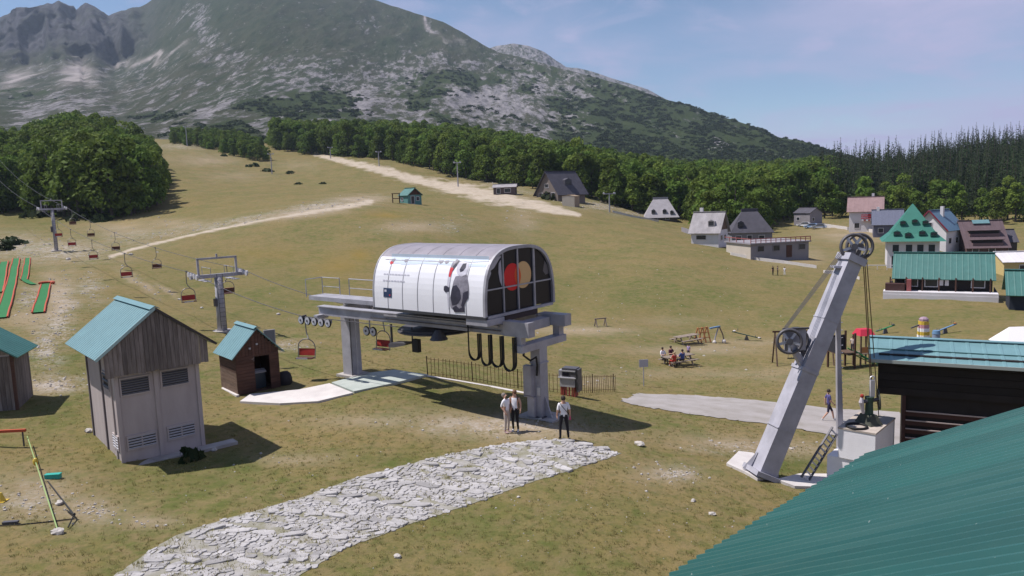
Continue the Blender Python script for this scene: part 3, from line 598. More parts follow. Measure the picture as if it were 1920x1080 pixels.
# ================================================================== STONE PATH
m_soil = mat('path_soil', (.36, .34, .33), .95, noise=.5, nscale=1.6, bump=1.0, bscale=16, color2=(.19, .18, .11))
m_stone = mat('path_stone', (.44, .42, .42), .9, nscale=2.2, bump=.9, bscale=14, color2=(.31, .295, .29), objrand=.28)
LE = [(215, 1080), (330, 1005), (430, 972), (560, 936), (680, 893), (800, 862), (950, 832), (1045, 824)]
RE = [(552, 1084), (640, 1030), (760, 985), (880, 945), (1000, 902), (1080, 878), (1130, 862), (1165, 850)]
LE = [(60, 1190)] + LE; RE = [(420, 1160)] + RE
def resample(pts, n):
    L = [0]
    for a, b in zip(pts, pts[1:]): L.append(L[-1] + (b - a).length)
    t = np.linspace(0, L[-1], n); return np.c_[np.interp(t, L, [p.x for p in pts]), np.interp(t, L, [p.y for p in pts])], L[-1]
EL, lenL = resample([G(*p) for p in LE], 200); ER, lenR = resample([G(*p) for p in RE], 200); PLEN = (lenL + lenR) / 2
def path_pt(u, v):                          # u across 0..1, v along 0..1
    i = np.clip(v, 0, 1) * 199; k = int(min(i, 198)); t = i - k; a = EL[k] * (1 - t) + EL[k + 1] * t; b = ER[k] * (1 - t) + ER[k + 1] * t; return a + (b - a) * u
NP_ = 120; V = np.array([path_pt(u, v) for v in np.linspace(0, 1, NP_) for u in np.linspace(-.01, 1.01, 13)]); V[:, :] += rng.normal(size=V.shape) * .02
stone_path = link('stone_path', mesh_np('stone_path', np.c_[V, zg_np(V[:, 0], V[:, 1]) + .012], grid_faces(NP_, 13), True), m_soil); tag(stone_path, 'rough grey stone paved path crossing the grass', 'path', kind='structure')
def stone_mesh(i):
    r = np.random.default_rng(40 + i); n = 8; a = np.linspace(0, 6.283, n, endpoint=False) + r.normal(size=n) * .12
    rad = .5 / np.maximum(np.abs(np.cos(a)), np.abs(np.sin(a))) ** .8 * (.80 + .30 * r.random(n)); mb = MB()
    ring = lambda s, z, j: [(rad[k] * s * math.cos(a[k]), rad[k] * s * math.sin(a[k]), z + j * r.normal()) for k in range(n)]
    vs = ring(1.0, -1.0, 0) + ring(1.0, .55, .08) + ring(.93, .95, .1) + [(0, 0, 1.0 + .1 * r.normal())]
    fs = [(k, (k + 1) % n, n + (k + 1) % n, n + k) for k in range(n)] + [(n + k, n + (k + 1) % n, 2 * n + (k + 1) % n, 2 * n + k) for k in range(n)] + [(2 * n + k, 2 * n + (k + 1) % n, 3 * n) for k in range(n)]
    me = mb.add(vs, fs).mesh('stone'); me.materials.append(m_stone); return me
STM = [stone_mesh(i) for i in range(14)]
cells = []; v = 0.0; rowi = 0
while v < 1:
    c0, c1 = path_pt(0, v), path_pt(1, v); wid = float(np.linalg.norm(c1 - c0)); band = rowi % 13 == 12
    rowh = (.22 if band else .08 + .09 * random.random()); dv = rowh / PLEN; u = -.02 + .06 * random.random()
    while u < 1:
        wst = (.55 + .45 * random.random() if band else .10 + .32 * random.random() ** 1.6) / wid
        gap = fbm(np.array([u * 5 + rowi * .3]), np.array([v * 34.0]), 3)[0]
        if -.01 < u + .03 * random.random() and u + wst < 1.015 + .03 * random.random() and (gap < .585 or band): cells.append((u + wst / 2, v + dv / 2, wst * wid * .97, rowh * 1.0, band))
        u += wst + .012 / wid
    v += dv; rowi += 1
big = []
for (u, vv, w, h, band) in cells:
    q = path_pt(u, min(vv, 1)); t = path_pt(min(u + .05, 1.05), vv) - q; big.append((q[0], q[1], math.atan2(t[1], t[0]), w, h, band, w * h / (q[1] ** 2)))
big = [b for b in big if b[1] > 14.5]
big.sort(key=lambda b: -b[6]); zz = zg_np(np.array([b[0] for b in big]), np.array([b[1] for b in big])); rest = MB()
for i, b in enumerate(big):
    th = .014 + .028 * random.random() + (.02 if b[5] else 0); me = STM[random.randrange(14)]
    rot = Matrix.Rotation(b[2] + random.gauss(0, .30), 4, 'Z') @ Matrix.Rotation(random.gauss(0, .06), 4, 'X') @ Matrix.Rotation(random.gauss(0, .05), 4, 'Y')
    mw = Matrix.Translation((b[0], b[1], zz[i] + .008)) @ rot @ Matrix.Diagonal((b[3], b[4] * (1.10 + .35 * random.random()), th, 1))
    if i < 290: o = bpy.data.objects.new('stone', me); col.objects.link(o); o.parent = stone_path; o.matrix_world = mw
    else: rest.add([mw @ v_.co for v_ in me.vertices], [tuple(p.vertices) for p in me.polygons])
if rest.v: tag(link('stones', rest.mesh('stones'), mat('path_stone_small', (.46, .44, .44), .9, nscale=1.4, bump=.9, bscale=14, color2=(.29, .275, .27)), stone_path), kind='stuff')

# ================================================================== CONCRETE SLABS
m_conc = mat('concrete', (.43, .40, .385), .9, nscale=1.2, bump=.3, bscale=20, color2=(.31, .285, .275))
m_concw = mat('pale_concrete', (.62, .58, .56), .9, nscale=1.5, bump=.3, bscale=16, color2=(.52, .48, .47))
m_concg = mat('greenish_concrete', (.44, .47, .44), .9, nscale=1.5, bump=.3, bscale=16, color2=(.35, .39, .36))
def slab(name, pxs, m, th, label, kind='structure', parent=None, sub=1):
    g = [G(*p) for p in pxs]; bm = bmesh.new(); vs = [bm.verts.new(p + Vector((0, 0, th))) for p in g]; lo = [bm.verts.new(p - Vector((0, 0, .4))) for p in g]
    bm.faces.new(vs); n = len(g)
    for i in range(n): j = (i + 1) % n; bm.faces.new((vs[i], lo[i], lo[j], vs[j]))
    bmesh.ops.triangulate(bm, faces=bm.faces[:]); bmesh.ops.recalc_face_normals(bm, faces=bm.faces); me = bpy.data.meshes.new(name); bm.to_mesh(me); bm.free()
    o = link(name, me, m, parent)
    return tag(o, label, 'paving', kind=kind) if label else o
slab('concrete_pad', [(450, 756), (525, 760), (596, 756), (662, 740), (618, 722), (560, 734), (470, 742)], m_concw, .10, 'pale concrete loading strip in front of the brown cabin')
slab('loading_platform', [(664, 738), (740, 722), (802, 706), (740, 697), (690, 703), (622, 721)], m_concg, .12, 'greenish concrete boarding platform under the lift station')
YT = [(1163, 752), (1200, 738), (1300, 741), (1380, 748), (1460, 756), (1600, 769), (1690, 773)]; YB = [(1165, 753), (1230, 767), (1310, 779), (1380, 789), (1450, 797), (1580, 820), (1690, 840)]
_a, _b = resample([G(*p) for p in YT], 60)[0], resample([G(*p) for p in YB], 60)[0]; V = np.array([_a[i] + (_b[i] - _a[i]) * u + rng.normal(size=2) * (.12 if u in (0, 1) else 0) for i in range(60) for u in np.linspace(0, 1, 13)])
tag(link('service_yard', mesh_np('service_yard', np.c_[V, zg_np(V[:, 0], V[:, 1]) + .03], grid_faces(60, 13)[:, ::-1], True), mat('worn_tarmac', (.36, .33, .325), .95, nscale=.8, bump=.4, bscale=14, color2=(.27, .245, .225))), 'worn grey tarmac strip crossing behind the tension tower', 'paving', kind='structure')

# ================================================================== HUTS
m_teal = mat('teal_sheet_metal', (.155, .285, .31), .42, .0, noise=.15, nscale=1.5, spec=.5)
m_teal2 = mat('teal_sheet_dark', (.055, .165, .150), .5, noise=.18, nscale=1.2, spec=.4)
m_conw = mat('lilac_render', (.46, .40, .395), .9, nscale=1.6, bump=.25, bscale=25, color2=(.39, .335, .33), stretch=(1.6, 1.6, .35))
m_grayw = mat('weathered_board', (.25, .215, .20), .9, nscale=2.2, bump=.5, bscale=14, color2=(.13, .105, .095), stretch=(6, 6, .6), objrand=.3)
m_dark = mat('dark_opening', (.025, .022, .024), .6)
m_lou = mat('louver_metal', (.42, .41, .44), .6)
m_brown = mat('brown_board', (.105, .052, .038), .8, nscale=2, bump=.4, bscale=12, color2=(.065, .033, .026), stretch=(1, 1, 6), objrand=.18)
m_brown2 = mat('worn_brown_board', (.17, .115, .085), .85, nscale=2, bump=.4, bscale=12, color2=(.10, .062, .046), stretch=(1, 1, 6), objrand=.2)
def roof_panel(p00, p10, p11, p01, th, pitch_ribs=.25, rib=.014):
    """ribbed metal sheet between four corners: p00-p10 eave, p01-p11 ridge; ribs run up the slope"""
    p00, p10, p11, p01 = map(Vector, (p00, p10, p11, p01)); nrm = (p10 - p00).cross(p01 - p00).normalized()
    if nrm.z < 0: nrm = -nrm
    n = max(2, int((p10 - p00).length / pitch_ribs)); mb = MB(); prof = [(0, 0), (.36, 0), (.42, rib), (.58, rib), (.64, 0)]
    us = [((i + a) / n, h) for i in range(n) for a, h in prof] + [(1, 0)]
    top, bot = [], []
    for u, h in us:
        for a, b in ((p00, p10), (p01, p11)): top.append(a.lerp(b, u) + nrm * h); bot.append(a.lerp(b, u) - nrm * th)
    k = len(top); mb.v += [tuple(q) for q in top + bot]; m_ = len(us)
    for i in range(m_ - 1):
        a, b, c, d = 2 * i, 2 * i + 2, 2 * i + 3, 2 * i + 1; mb.f += [(a, b, c, d), (k + d, k + c, k + b, k + a), (a, k + a, k + b, b), (d, c, k + c, k + d)]
    mb.f += [(0, 1, k + 1, k), (2 * m_ - 2, k + 2 * m_ - 2, k + 2 * m_ - 1, 2 * m_ - 1)]
    return mb
def gable_roof(par, W, D, ev, rd, of, ob, os, m, th=.05, cap=True, x0=0.0, ribs=.25, fascia=None):
    xm = x0 + W / 2
    a = roof_panel((x0 - os, -of, ev), (x0 - os, D + ob, ev), (xm, D + ob, rd), (xm, -of, rd), th, ribs).build('roof', m, par)
    b = roof_panel((x0 + W + os, D + ob, ev), (x0 + W + os, -of, ev), (xm, -of, rd), (xm, D + ob, rd), th, ribs).build('roof', m, par)
    if cap:
        c = MB(); c.beam((xm - .09, -of - .02, rd + .005), (xm - .09, D + ob + .02, rd + .005), .2, .02, (-.6, 0, 1)); c.build('ridge_cap', m, a)
        c = MB(); c.beam((xm + .09, -of - .02, rd + .005), (xm + .09, D + ob + .02, rd + .005), .2, .02, (.6, 0, 1)); c.build('ridge_cap', m, b)
    return a, b
def louver(par, o, ux, w, h, n, m_s, m_f, out, depth=.06, bar=False):
    """louvred grille: origin o, unit x ux, outward normal out"""
    o, ux, out = Vector(o), Vector(ux), Vector(out); z = Vector((0, 0, 1)); f = MB()
    for a, b in ((o - ux * .03, o + ux * (w + .03)), (o - ux * .03 + z * h, o + ux * (w + .03) + z * h)): f.beam(a + out * .02, b + out * .02, .05, .06)
    for a in (o, o + ux * w) + ((o + ux * w * .5,) if bar else ()): f.beam(a + out * .025 + z * .03, a + out * .025 + z * (h - .03), .045, .05, ux)
    fr = f.build('louver', m_f, par); bk = MB().beam(o + z * h / 2 + out * .006, o + ux * w + z * h / 2 + out * .006, .012, h - .02); bk.build('opening', m_dark, fr)
    for i in range(n):
        zz_ = z * (h * (i + .5) / n); MB().beam(o + ux * .02 + zz_ + out * .03, o + ux * (w - .02) + zz_ + out * .03, .05, h / n * .42, (z + out * .7)).build('slat', m_s, fr)
    return fr
# --- concrete transformer hut
W_, D_, EV, RD, OS = 2.89, 4.3, 3.93, 5.55, .62
hut = thing('transformer_hut', 'lilac concrete hut with teal roof, weathered plank gable and louvred vents', 'hut', (-14.31, 26.15, zg(-14.0, 27.0) + .02), .719)
w = B(0, W_, 0, D_, -.5, EV + .35); w.build('wall', m_conw, hut)
MB().prism([(0.05, EV + .35), (W_ - .05, EV + .35), (W_ / 2, RD - .12)], lambda x, z: (x, .02, z), lambda x, z: (x, D_ - .02, z)).build('gable_wall', m_conw, hut)
for x in (.03, W_ * .47, W_ - .03): B(x - .07, x + .07, -.045, -.002, -.1, 3.3).build('pilaster', m_conw, hut)
for y, mm in ((.55, m_conw), (D_ * .44, mat('drain_pipe', (.14, .12, .13), .7)), (D_ * .95, mat('drain_pipe', (.14, .12, .13), .7))): B(-.05, -.002, y - .06, y + .06, -.1, 3.9).build('pilaster', mm, hut)
for x0, z0 in ((.16, 2.45), (1.55, 2.5)): louver(hut, (x0, 0, z0), (1, 0, 0), .98, .62, 7, mat('dark_slat', (.16, .155, .17), .6), m_conw, (0, -1, 0))
for x0, z0 in ((.22, .42), (1.62, .46)): louver(hut, (x0, 0, z0), (1, 0, 0), .98, .50, 5, m_lou, m_conw, (0, -1, 0), bar=True)
louver(hut, (0, 1.62, 2.55), (0, -1, 0), .85, .62, 3, mat('dark_slat', (.16, .155, .17), .6), m_conw, (-1, 0, 0)); louver(hut, (0, .95, .42), (0, -1, 0), .72, .5, 5, m_lou, m_conw, (-1, 0, 0))
gable_roof(hut, W_, D_, EV, RD, .42, .3, OS, m_teal, .05)
n = 24; x0, x1 = -.36, W_ + .32
for i in range(n):                           # gable boards
    a, b = x0 + (x1 - x0) * i / n + .006, x0 + (x1 - x0) * (i + 1) / n - .006; top = lambda x: RD - .09 - abs(x - W_ / 2) * (RD - EV) / (W_ / 2 + OS); bt = 3.22 + .05 * random.random()
    pts = [(a, bt), (b, bt), (b, top(b))] + ([(W_ / 2, top(W_ / 2))] if a < W_ / 2 < b else []) + [(a, top(a))]
    y = -.33 - .012 * random.random(); MB().prism(pts, lambda x, z: (x, y - .025, z), lambda x, z: (x, y, z)).build('plank', m_grayw, hut)
MB().beam((W_ + OS + .02, -.44, EV - .03), (W_ / 2, -.44, RD - .03), .02, .09).build('verge_board', mat('dark_verge', (.06, .05, .05), .8), hut)
MB().beam((-OS - .02, -.44, EV - .01), (W_ / 2, -.44, RD - .01), .02, .10).build('verge_board', mat('pale_teal_trim', (.33, .46, .46), .5), hut)
B(-.35, W_ + 1.1, -.55, -.02, -.5, -.05).build('plinth', m_conc, hut)
# --- small bush and weeds at its foot
g = G(358, 862); o = thing('bush', 'small dark weedy bush at the foot of the concrete hut', 'bush', (g.x, g.y, g.z - .05), 1.0); o.scale = (.34, .26, .55); link('foliage', BU[1], None, o)
# --- brown operator cabin
cab = thing('operator_cabin', 'small brown timber cabin with teal roof and dark doorway', 'cabin', (-13.69, 36.0, zg(-13.0, 36.8) + .02), .701)
CW, CD, CE, CR = 2.19, 2.29, 1.86, 3.27
def board_wall(par, o, ux, L, z0, z1, out, bh, m, skip=None, th=.03, vertical=False):
    o, ux, out = Vector(o), Vector(ux), Vector(out); k = 0
    if vertical:
        n_ = int(L / bh)
        for i in range(n_):
            u0_, u1_ = i * L / n_ + .006, (i + 1) * L / n_ - .006; zt = z1((u0_ + u1_) / 2) if callable(z1) else z1; zb = z0((u0_ + u1_) / 2) if callable(z0) else z0
            c = (o + ux * ((u0_ + u1_) / 2) + out * (th / 2 + .004 * random.random())); MB().beam(c + Vector((0, 0, zb)), c + Vector((0, 0, zt)), u1_ - u0_, th, out).build('plank', m, par)
    else:
        n_ = max(1, int((z1 - z0) / bh))
        for i in range(n_):
            zc = z0 + (z1 - z0) * (i + .5) / n_; segs = [(0, L)]
            if skip and skip[2] < zc < skip[3]: segs = [(0, skip[0]), (skip[1], L)]
            for a, b in segs: MB().beam(o + ux * (a + .004) + out * (th / 2 + .004 * random.random()) + Vector((0, 0, zc)), o + ux * (b - .004) + out * (th / 2) + Vector((0, 0, zc)), th, (z1 - z0) / n_ - .012).build('plank', m, par)
core = MB(); core.box(.02, .42 * CW, .02, .08, 0, CE + .1); core.box(.78 * CW, CW - .02, .02, .08, 0, CE + .1); core.box(.42 * CW, .78 * CW, .02, .08, 1.78, CE + .1); core.box(.02, .08, .08, CD - .02, 0, CE + .1); core.box(CW - .08, CW - .02, .08, CD - .02, 0, CE + .1); core.box(.08, CW - .08, CD - .08, CD - .02, 0, CE + .1); core.box(.08, CW - .08, .08, CD - .08, -.2, .02)
core.build('wall', m_brown, cab)
board_wall(cab, (0, .02, 0), (1, 0, 0), CW, .02, CE, (0, -1, 0), .16, m_brown, (.42 * CW, .78 * CW, 0, 1.78))
topf = lambda u: CR - .10 - abs(u - CW / 2) * (CR - CE) / (CW / 2 + .24)
board_wall(cab, (0, .02, 0), (1, 0, 0), CW, CE + .005, lambda u: max(CE + .08, topf(u)), (0, -1, 0), .16, m_brown, vertical=True)
MB().prism([(0.03, CE), (CW - .03, CE), (CW / 2, CR - .2)], lambda x, z: (x, .03, z), lambda x, z: (x, CD - .03, z)).build('gable_wall', m_brown, cab)
board_wall(cab, (.02, CD, 0), (0, -1, 0), CD, .02, 1.1, (-1, 0, 0), .16, m_brown2); board_wall(cab, (.02, CD, 0), (0, -1, 0), CD, 1.1, CE, (-1, 0, 0), .16, m_brown)
board_wall(cab, (CW - .02, 0, 0), (0, 1, 0), CD, .02, CE, (1, 0, 0), .16, m_brown)
gable_roof(cab, CW, CD, CE, CR, .22, .15, .26, m_teal, .04)
B(.80, .92, -.01, .0, 1.55, 1.78).build('notice', mat('pale_paper', (.6, .58, .56), .8), cab)
for x, z in ((CW * .5, 2.42), (CW * .33, 2.25)): B(x - .05, x + .05, -.09, -.02, z - .04, z + .04).build('lamp', m_lou, cab)
B(-.15, .0, -.15, CD + .1, -.3, .06).build('sill_edge', m_concw, cab)
t = thing('lever_desk', 'dark blue control desk standing inside the cabin doorway', 'control desk', hut.location); t.location = Matrix.Translation(cab.location) @ Matrix.Rotation(.701, 4, 'Z') @ Vector((CW * .62, .75, .02)); t.rotation_euler = (0, 0, .701)
B(-.3, .3, -.2, .25, 0, .95).build('body', mat('dark_blue_paint', (.03, .045, .06), .4), t); MB().beam((-.3, -.22, .9), (.3, -.22, .9), .3, .04, (0, -.5, 1)).build('panel', m_lou, t); MB().tube([(.1, -.1, .95), (.12, -.12, 1.25)], .02).build('lever', m_dark, t)
# dark tarpaulin heap right of the cabin
c = Matrix.Translation(cab.location) @ Matrix.Rotation(.701, 4, 'Z') @ Vector((CW + .38, .35, 0)); mb = MB().ball((0, 0, .25), .5, 10, 7, .95, .8, .7, .12)
o = mb.build('covered_heap', mat('black_tarpaulin', (.03, .026, .03), .7, bump=.5, bscale=5), None, True); o.location = c; tag(o, 'dark tarpaulin covered heap beside the brown cabin', 'heap')
# framed grey board behind the cabin
g = P(508, 668, 42); z = zg(g.x, g.y); t = thing('notice_board', 'grey framed board standing behind the brown cabin roof', 'board', (g.x, g.y, z), .45); h_ = P(508, 632, 42).z - z
B(-.28, .28, -.02, .02, h_ - .45, h_ + .38).build('panel', mat('grey_blue_panel', (.19, .20, .235), .6), t)
for a in ((-.32, -.28, h_ - .5, h_ + .43), (.28, .32, h_ - .5, h_ + .43)): B(a[0], a[1], -.035, .035, a[2], a[3]).build('frame', m_lou, t)
B(-.28, .28, -.035, .035, h_ + .385, h_ + .43).build('frame', m_lou, t); B(-.04, .04, .03, .1, 0, h_ + .1).build('post', m_lou, t)
# unidentified pale shape above the cabin ridge, made up as a mast lamp
g = P(463, 640, 40); z = zg(g.x, g.y); t = thing('ridge_object', 'small pale unidentified object on a made-up mast above the cabin ridge', 'ridge_object', (g.x, g.y, z), .3); h_ = P(463, 615, 40).z - z
MB().cyl((0, 0, 0), (0, 0, h_), .03).build('mast', m_lou, t); MB().beam((-.18, 0, h_ + .05), (.22, 0, h_ - .02), .16, .18).build('object_head', mat('pale_grey', (.5, .46, .5), .5), t); MB().beam((-.2, 0, h_ - .1), (-.02, 0, h_ + .3), .08, .08).build('bracket', m_dark, t)
# hut cut by the picture edge
c = G(33, 768); t = thing('edge_hut', 'grey board hut with dark teal roof cut by the left picture edge', 'hut', (c.x, c.y, c.z), .30)
B(-2.4, 0, 0, 2.2, -.3, 2.5).build('wall', m_conw, t); board_wall(t, (0, 0, 0), (0, 1, 0), 2.2, -.05, 2.42, (1, 0, 0), .18, m_grayw, vertical=True); board_wall(t, (-2.4, 0, 0), (1, 0, 0), 2.4, -.05, 2.42, (0, -1, 0), .18, m_grayw, vertical=True)
B(-.06, .06, -.06, .06, -.2, 2.5).build('corner_post', m_brown, t)
roof_panel((.38, 2.5, 2.42), (.38, -.45, 2.42), (-1.2, -.45, 3.5), (-1.2, 2.5, 3.5), .06).build('roof', m_teal2, t); roof_panel((-2.78, -.45, 2.42), (-2.78, 2.5, 2.42), (-1.2, 2.5, 3.5), (-1.2, -.45, 3.5), .06).build('roof', m_teal2, t)
MB().prism([(-2.4, 2.5), (0, 2.5), (-1.2, 3.35)], lambda x, z: (x, .0, z), lambda x, z: (x, 2.2, z)).build('gable_wall', m_grayw, t)

# ================================================================== LIFT STATION
SA = -.67; SO = Vector((1.042, 31.24, 0.0)); SZ = zg(SO.x, SO.y)
def SW(x, y, z): return Matrix.Translation(SO) @ (Matrix.Rotation(SA, 4, 'Z') @ Vector((x, y, z)))
m_gal = mat('galvanised_steel', (.42, .41, .45), .5, .1, nscale=1.6, color2=(.29, .28, .31), bump=.08, bscale=20)
m_gald = mat('dark_steel', (.12, .115, .13), .5, .3, noise=.3)
m_pan = mat('white_vinyl', (.84, .83, .88), .35, noise=.06, nscale=.8)
m_top = mat('grey_sheet', (.30, .275, .315), .55, noise=.25, nscale=1.5)
m_glass = mat('smoked_glass', (.012, .011, .02), .3, spec=.25)
m_rub = mat('black_rubber', (.015, .015, .016), .6)
m_chrome = mat('pale_wheel', (.55, .54, .58), .4, .2)
st = thing('lift_station', 'grey chairlift station on two posts with printed white canopy', 'lift station', SO, SA)
def post(x, zb, zt, wb, wt, d):
    return MB().hexa([(x - wb, -d, zb), (x + wb, -d, zb), (x + wb, d, zb), (x - wb, d, zb), (x - wt, -d, zt), (x + wt, -d, zt), (x + wt, d, zt), (x - wt, d, zt)])
pl_ = SW(-12.3, 0, 0); zl = zg(pl_.x, pl_.y)
p1 = post(0, SZ + .05, 3.2, .26, .24, .27).build('post', m_gal, st)
MB().hexa([(-.9, -.5, SZ - .3), (.95, -.5, SZ - .3), (.95, .75, SZ - .3), (-.9, .75, SZ - .3), (-.9, -.5, SZ + .07), (.95, -.5, SZ + .07), (.95, .75, SZ + .07), (-.9, .75, SZ + .07)]).build('footing', m_conc, st)
for s in (-1, 1): MB().prism([(0, SZ + .07), (.62, SZ + .07), (.36, SZ + .75), (.28, SZ + .95), (0, SZ + .95)], lambda q, z: (s * q, -.03, z), lambda q, z: (s * q, .03, z)).build('gusset', m_gal, st)
MB().prism([(0, SZ + .07), (.62, SZ + .07), (.30, SZ + 1.0), (0, SZ + 1.0)], lambda q, z: (-.03, q, z), lambda q, z: (.03, q, z)).build('gusset', m_gal, st)
B(-.36, .36, -.36, .36, SZ + .07, SZ + .11).build('base_plate', m_gald, st)
B(-.46, -.05, -.55, -.275, .95, 2.3).build('cabinet', m_gal, p1); B(-.47, -.04, -.57, -.55, 1.0, 1.02).build('cabinet_handle', m_gald, p1); B(-.36, .0, -.44, -.275, SZ + .1, .93).build('cable_duct', m_gal, p1); B(.06, .22, -.285, -.272, 1.0, 1.35).build('notice', mat('pale_paper', (.6, .58, .56), .8), p1)
B(-.29, .29, -.30, .30, 2.35, 2.42).build('flange', m_gal, p1)
post(-12.3, zl - .2, 3.5, .36, .33, .34).build('post', m_gal, st)
B(-12.95, -11.65, -.6, .6, zl - .4, zl + .14).build('footing', m_conc, st)
MB().tube([(-11.88, -.36, 3.4), (-11.88, -.38, zl + .1)], .03).build('conduit', m_gald, st); MB().tube([(-11.75, -.1, 3.4), (-11.75, -.1, zl + .1)], .05).build('conduit', m_gal, st)
# T-head of the near post
B(-.25, .25, -1.45, 1.75, 3.04, 3.34).build('crossarm', m_gal, st)
B(-.16, .16, -1.40, -1.1, 3.34, 3.70).build('upright', m_gal, st); B(-.17, .17, 1.32, 1.66, 3.34, 3.78).build('upright', m_gal, st)
for y in (-1.2, 1.45):                       # the long twin beams
    B(-13.1 if y < 0 else -14.4, -.75 if y < 0 else -1.05, y - .14, y + .14, 3.70, 4.14).build('beam', m_gal, st)
    B(-13.1 if y < 0 else -14.4, -1.0, y - .24, y + .24, 4.14, 4.18).build('beam_flange', m_gal, st)
B(-.75, .56, -1.42, -.98, 3.70, 4.32).build('beam_end', m_gal, st); B(-.85, .56, 1.2, 1.7, 3.78, 4.28).build('beam_end', m_gal, st)
for x in (-12.3, -9.3, -6.6, -3.4): B(x - .15, x + .15, -1.04, 1.29, 3.68, 4.08).build('crossbeam', m_gal, st)
B(-.7, -.2, -.95, 1.15, 3.75, 4.15).build('crossbeam', m_gal, st); B(-3.2, -.95, -1.0, 1.3, 4.23, 4.58).build('machine_frame', mat('brown_frame', (.07, .05, .05), .7), st)
# upper walkway and hand rails at the valley end
B(-15.2, -9.2, -.35, .75, 4.24, 4.46).build('walkway', m_gal, st)
for i, (xa, xb) in enumerate(((-15.4, -13.9), (-13.1, -9.6))):
    for y in (.75,):
        MB().tube([(xa, y, 4.3), (xa, y, 5.35), (xb, y, 5.35), (xb, y, 4.3)], .028).build('hand_rail', m_gal, st); MB().tube([(xa, y, 4.85), (xb, y, 4.85)], .02).build('hand_rail', m_gal, st)
MB().tube([(-15.4, .75, 5.35), (-15.4, -.35, 5.35), (-15.4, -.35, 4.4)], .028).build('hand_rail', m_gal, st)
def wheel(par, c, ax, R, t, m1=None, name='sheave', spokes=0):
    c, ax = Vector(c), Vector(ax).normalized(); o = MB().cyl(c - ax * t / 2, c + ax * t / 2, R, n=14).build(name, m1 or m_chrome, par); MB().torus(c, ax, R, t * .5, 16, 5).build('tyre', m_rub, o); MB().cyl(c - ax * t * .8, c + ax * t * .8, R * .3, n=8).build('hub', m_gald, o); return o
for y in (-1.75, 1.85):
    B(-14.0, -11.6, y - .06, y + .06, 3.42, 3.6).build('sheave_beam', m_gal, st)
    for x in np.linspace(-13.9, -11.7, 5): wheel(st, (x, y - .12, 3.45), (0, 1, 0), .19, .1)
    B(-13.0, -12.7, min(y, y * .6), max(y, y * .6), 3.55, 3.75).build('bracket', m_gal, st)
for x in (-9.95, -9.45): wheel(st, (x, -.9, 3.05), (0, 1, 0), .2, .1)
MB().tube([(-9.7, -.9, 3.1), (-9.7, -.9, 3.65)], .04).build('bracket', m_gal, st)
bw = MB().cyl((-6.0, .1, 3.36), (-6.0, .1, 3.46), 1.75, n=36); bw.cyl((-6.0, .1, 3.30), (-6.0, .1, 3.36), 1.9, n=36); bwo = bw.build('bull_wheel', mat('dark_bull_wheel', (.09, .085, .095), .5), st)
MB().cyl((-6.0, .1, 3.2), (-6.0, .1, 4.2), .16).build('axle', m_gald, bwo)
MB().cyl((-4.55, -1.35, 3.62), (-4.55, -1.35, 3.18), .14, .42, 14).build('lamp_cone', m_gald, st)
tri = MB().tube([(-7.7, -1.3, 3.62), (-7.7, -1.3, 2.55)], .06); tri.build('guide_post', m_gald, st); MB().prism([(-7.7, 2.55), (-7.65, 2.75), (-6.5, 2.84), (-6.6, 2.74), (-7.3, 2.58)], lambda x, z: (x, -1.55, z), lambda x, z: (x, -.9, z)).build('guide_plate', m_gald, st)
MB().tube([(-6.3, -1.3, 3.6), (-6.3, -1.3, 2.75)], .035).build('hanger', m_gald, st); B(-6.25, -5.85, -1.4, -1.2, 2.45, 3.05).build('switch_box', m_rub, st)
B(-9.0, -.9, -1.42, -1.38, 3.86, 3.90).build('cable_tray', m_gald, st); B(-8.0, -1.0, -1.46, -1.37, 4.02, 4.10).build('cable_tray', m_gal, st)
# hanging supply hoses
for i, (xa, xb, zb) in enumerate(((-2.66, -1.95, 2.52), (-1.95, -1.35, 2.36), (-1.40, -.72, 2.36), (-.75, -.06, 2.26))):
    for k in range(3):
        o_ = .045 * k; pts = [(xa + o_, -1.47 - .05 * k, 4.2 if i == 0 else 3.7)]
        R_ = (xb - xa) / 2 - o_
        for a in np.linspace(math.pi, 2 * math.pi, 9): pts.append(((xa + xb) / 2 + R_ * math.cos(a), -1.47 - .05 * k, zb + R_ * 1.15 + R_ * 1.15 * math.sin(a)))
        pts.append((xb - o_, -1.47 - .05 * k, 3.7)); MB().tube(pts, .032, 6).build('hose', m_rub, st)
MB().tube([(.0, -1.0, 3.5), (-.05, -1.0, 2.85), (.15, -.8, 2.62), (.3, -.6, 2.75), (.2, -.4, 2.3), (.15, -.4, 1.9)], .05, 6).build('hose', m_rub, st)
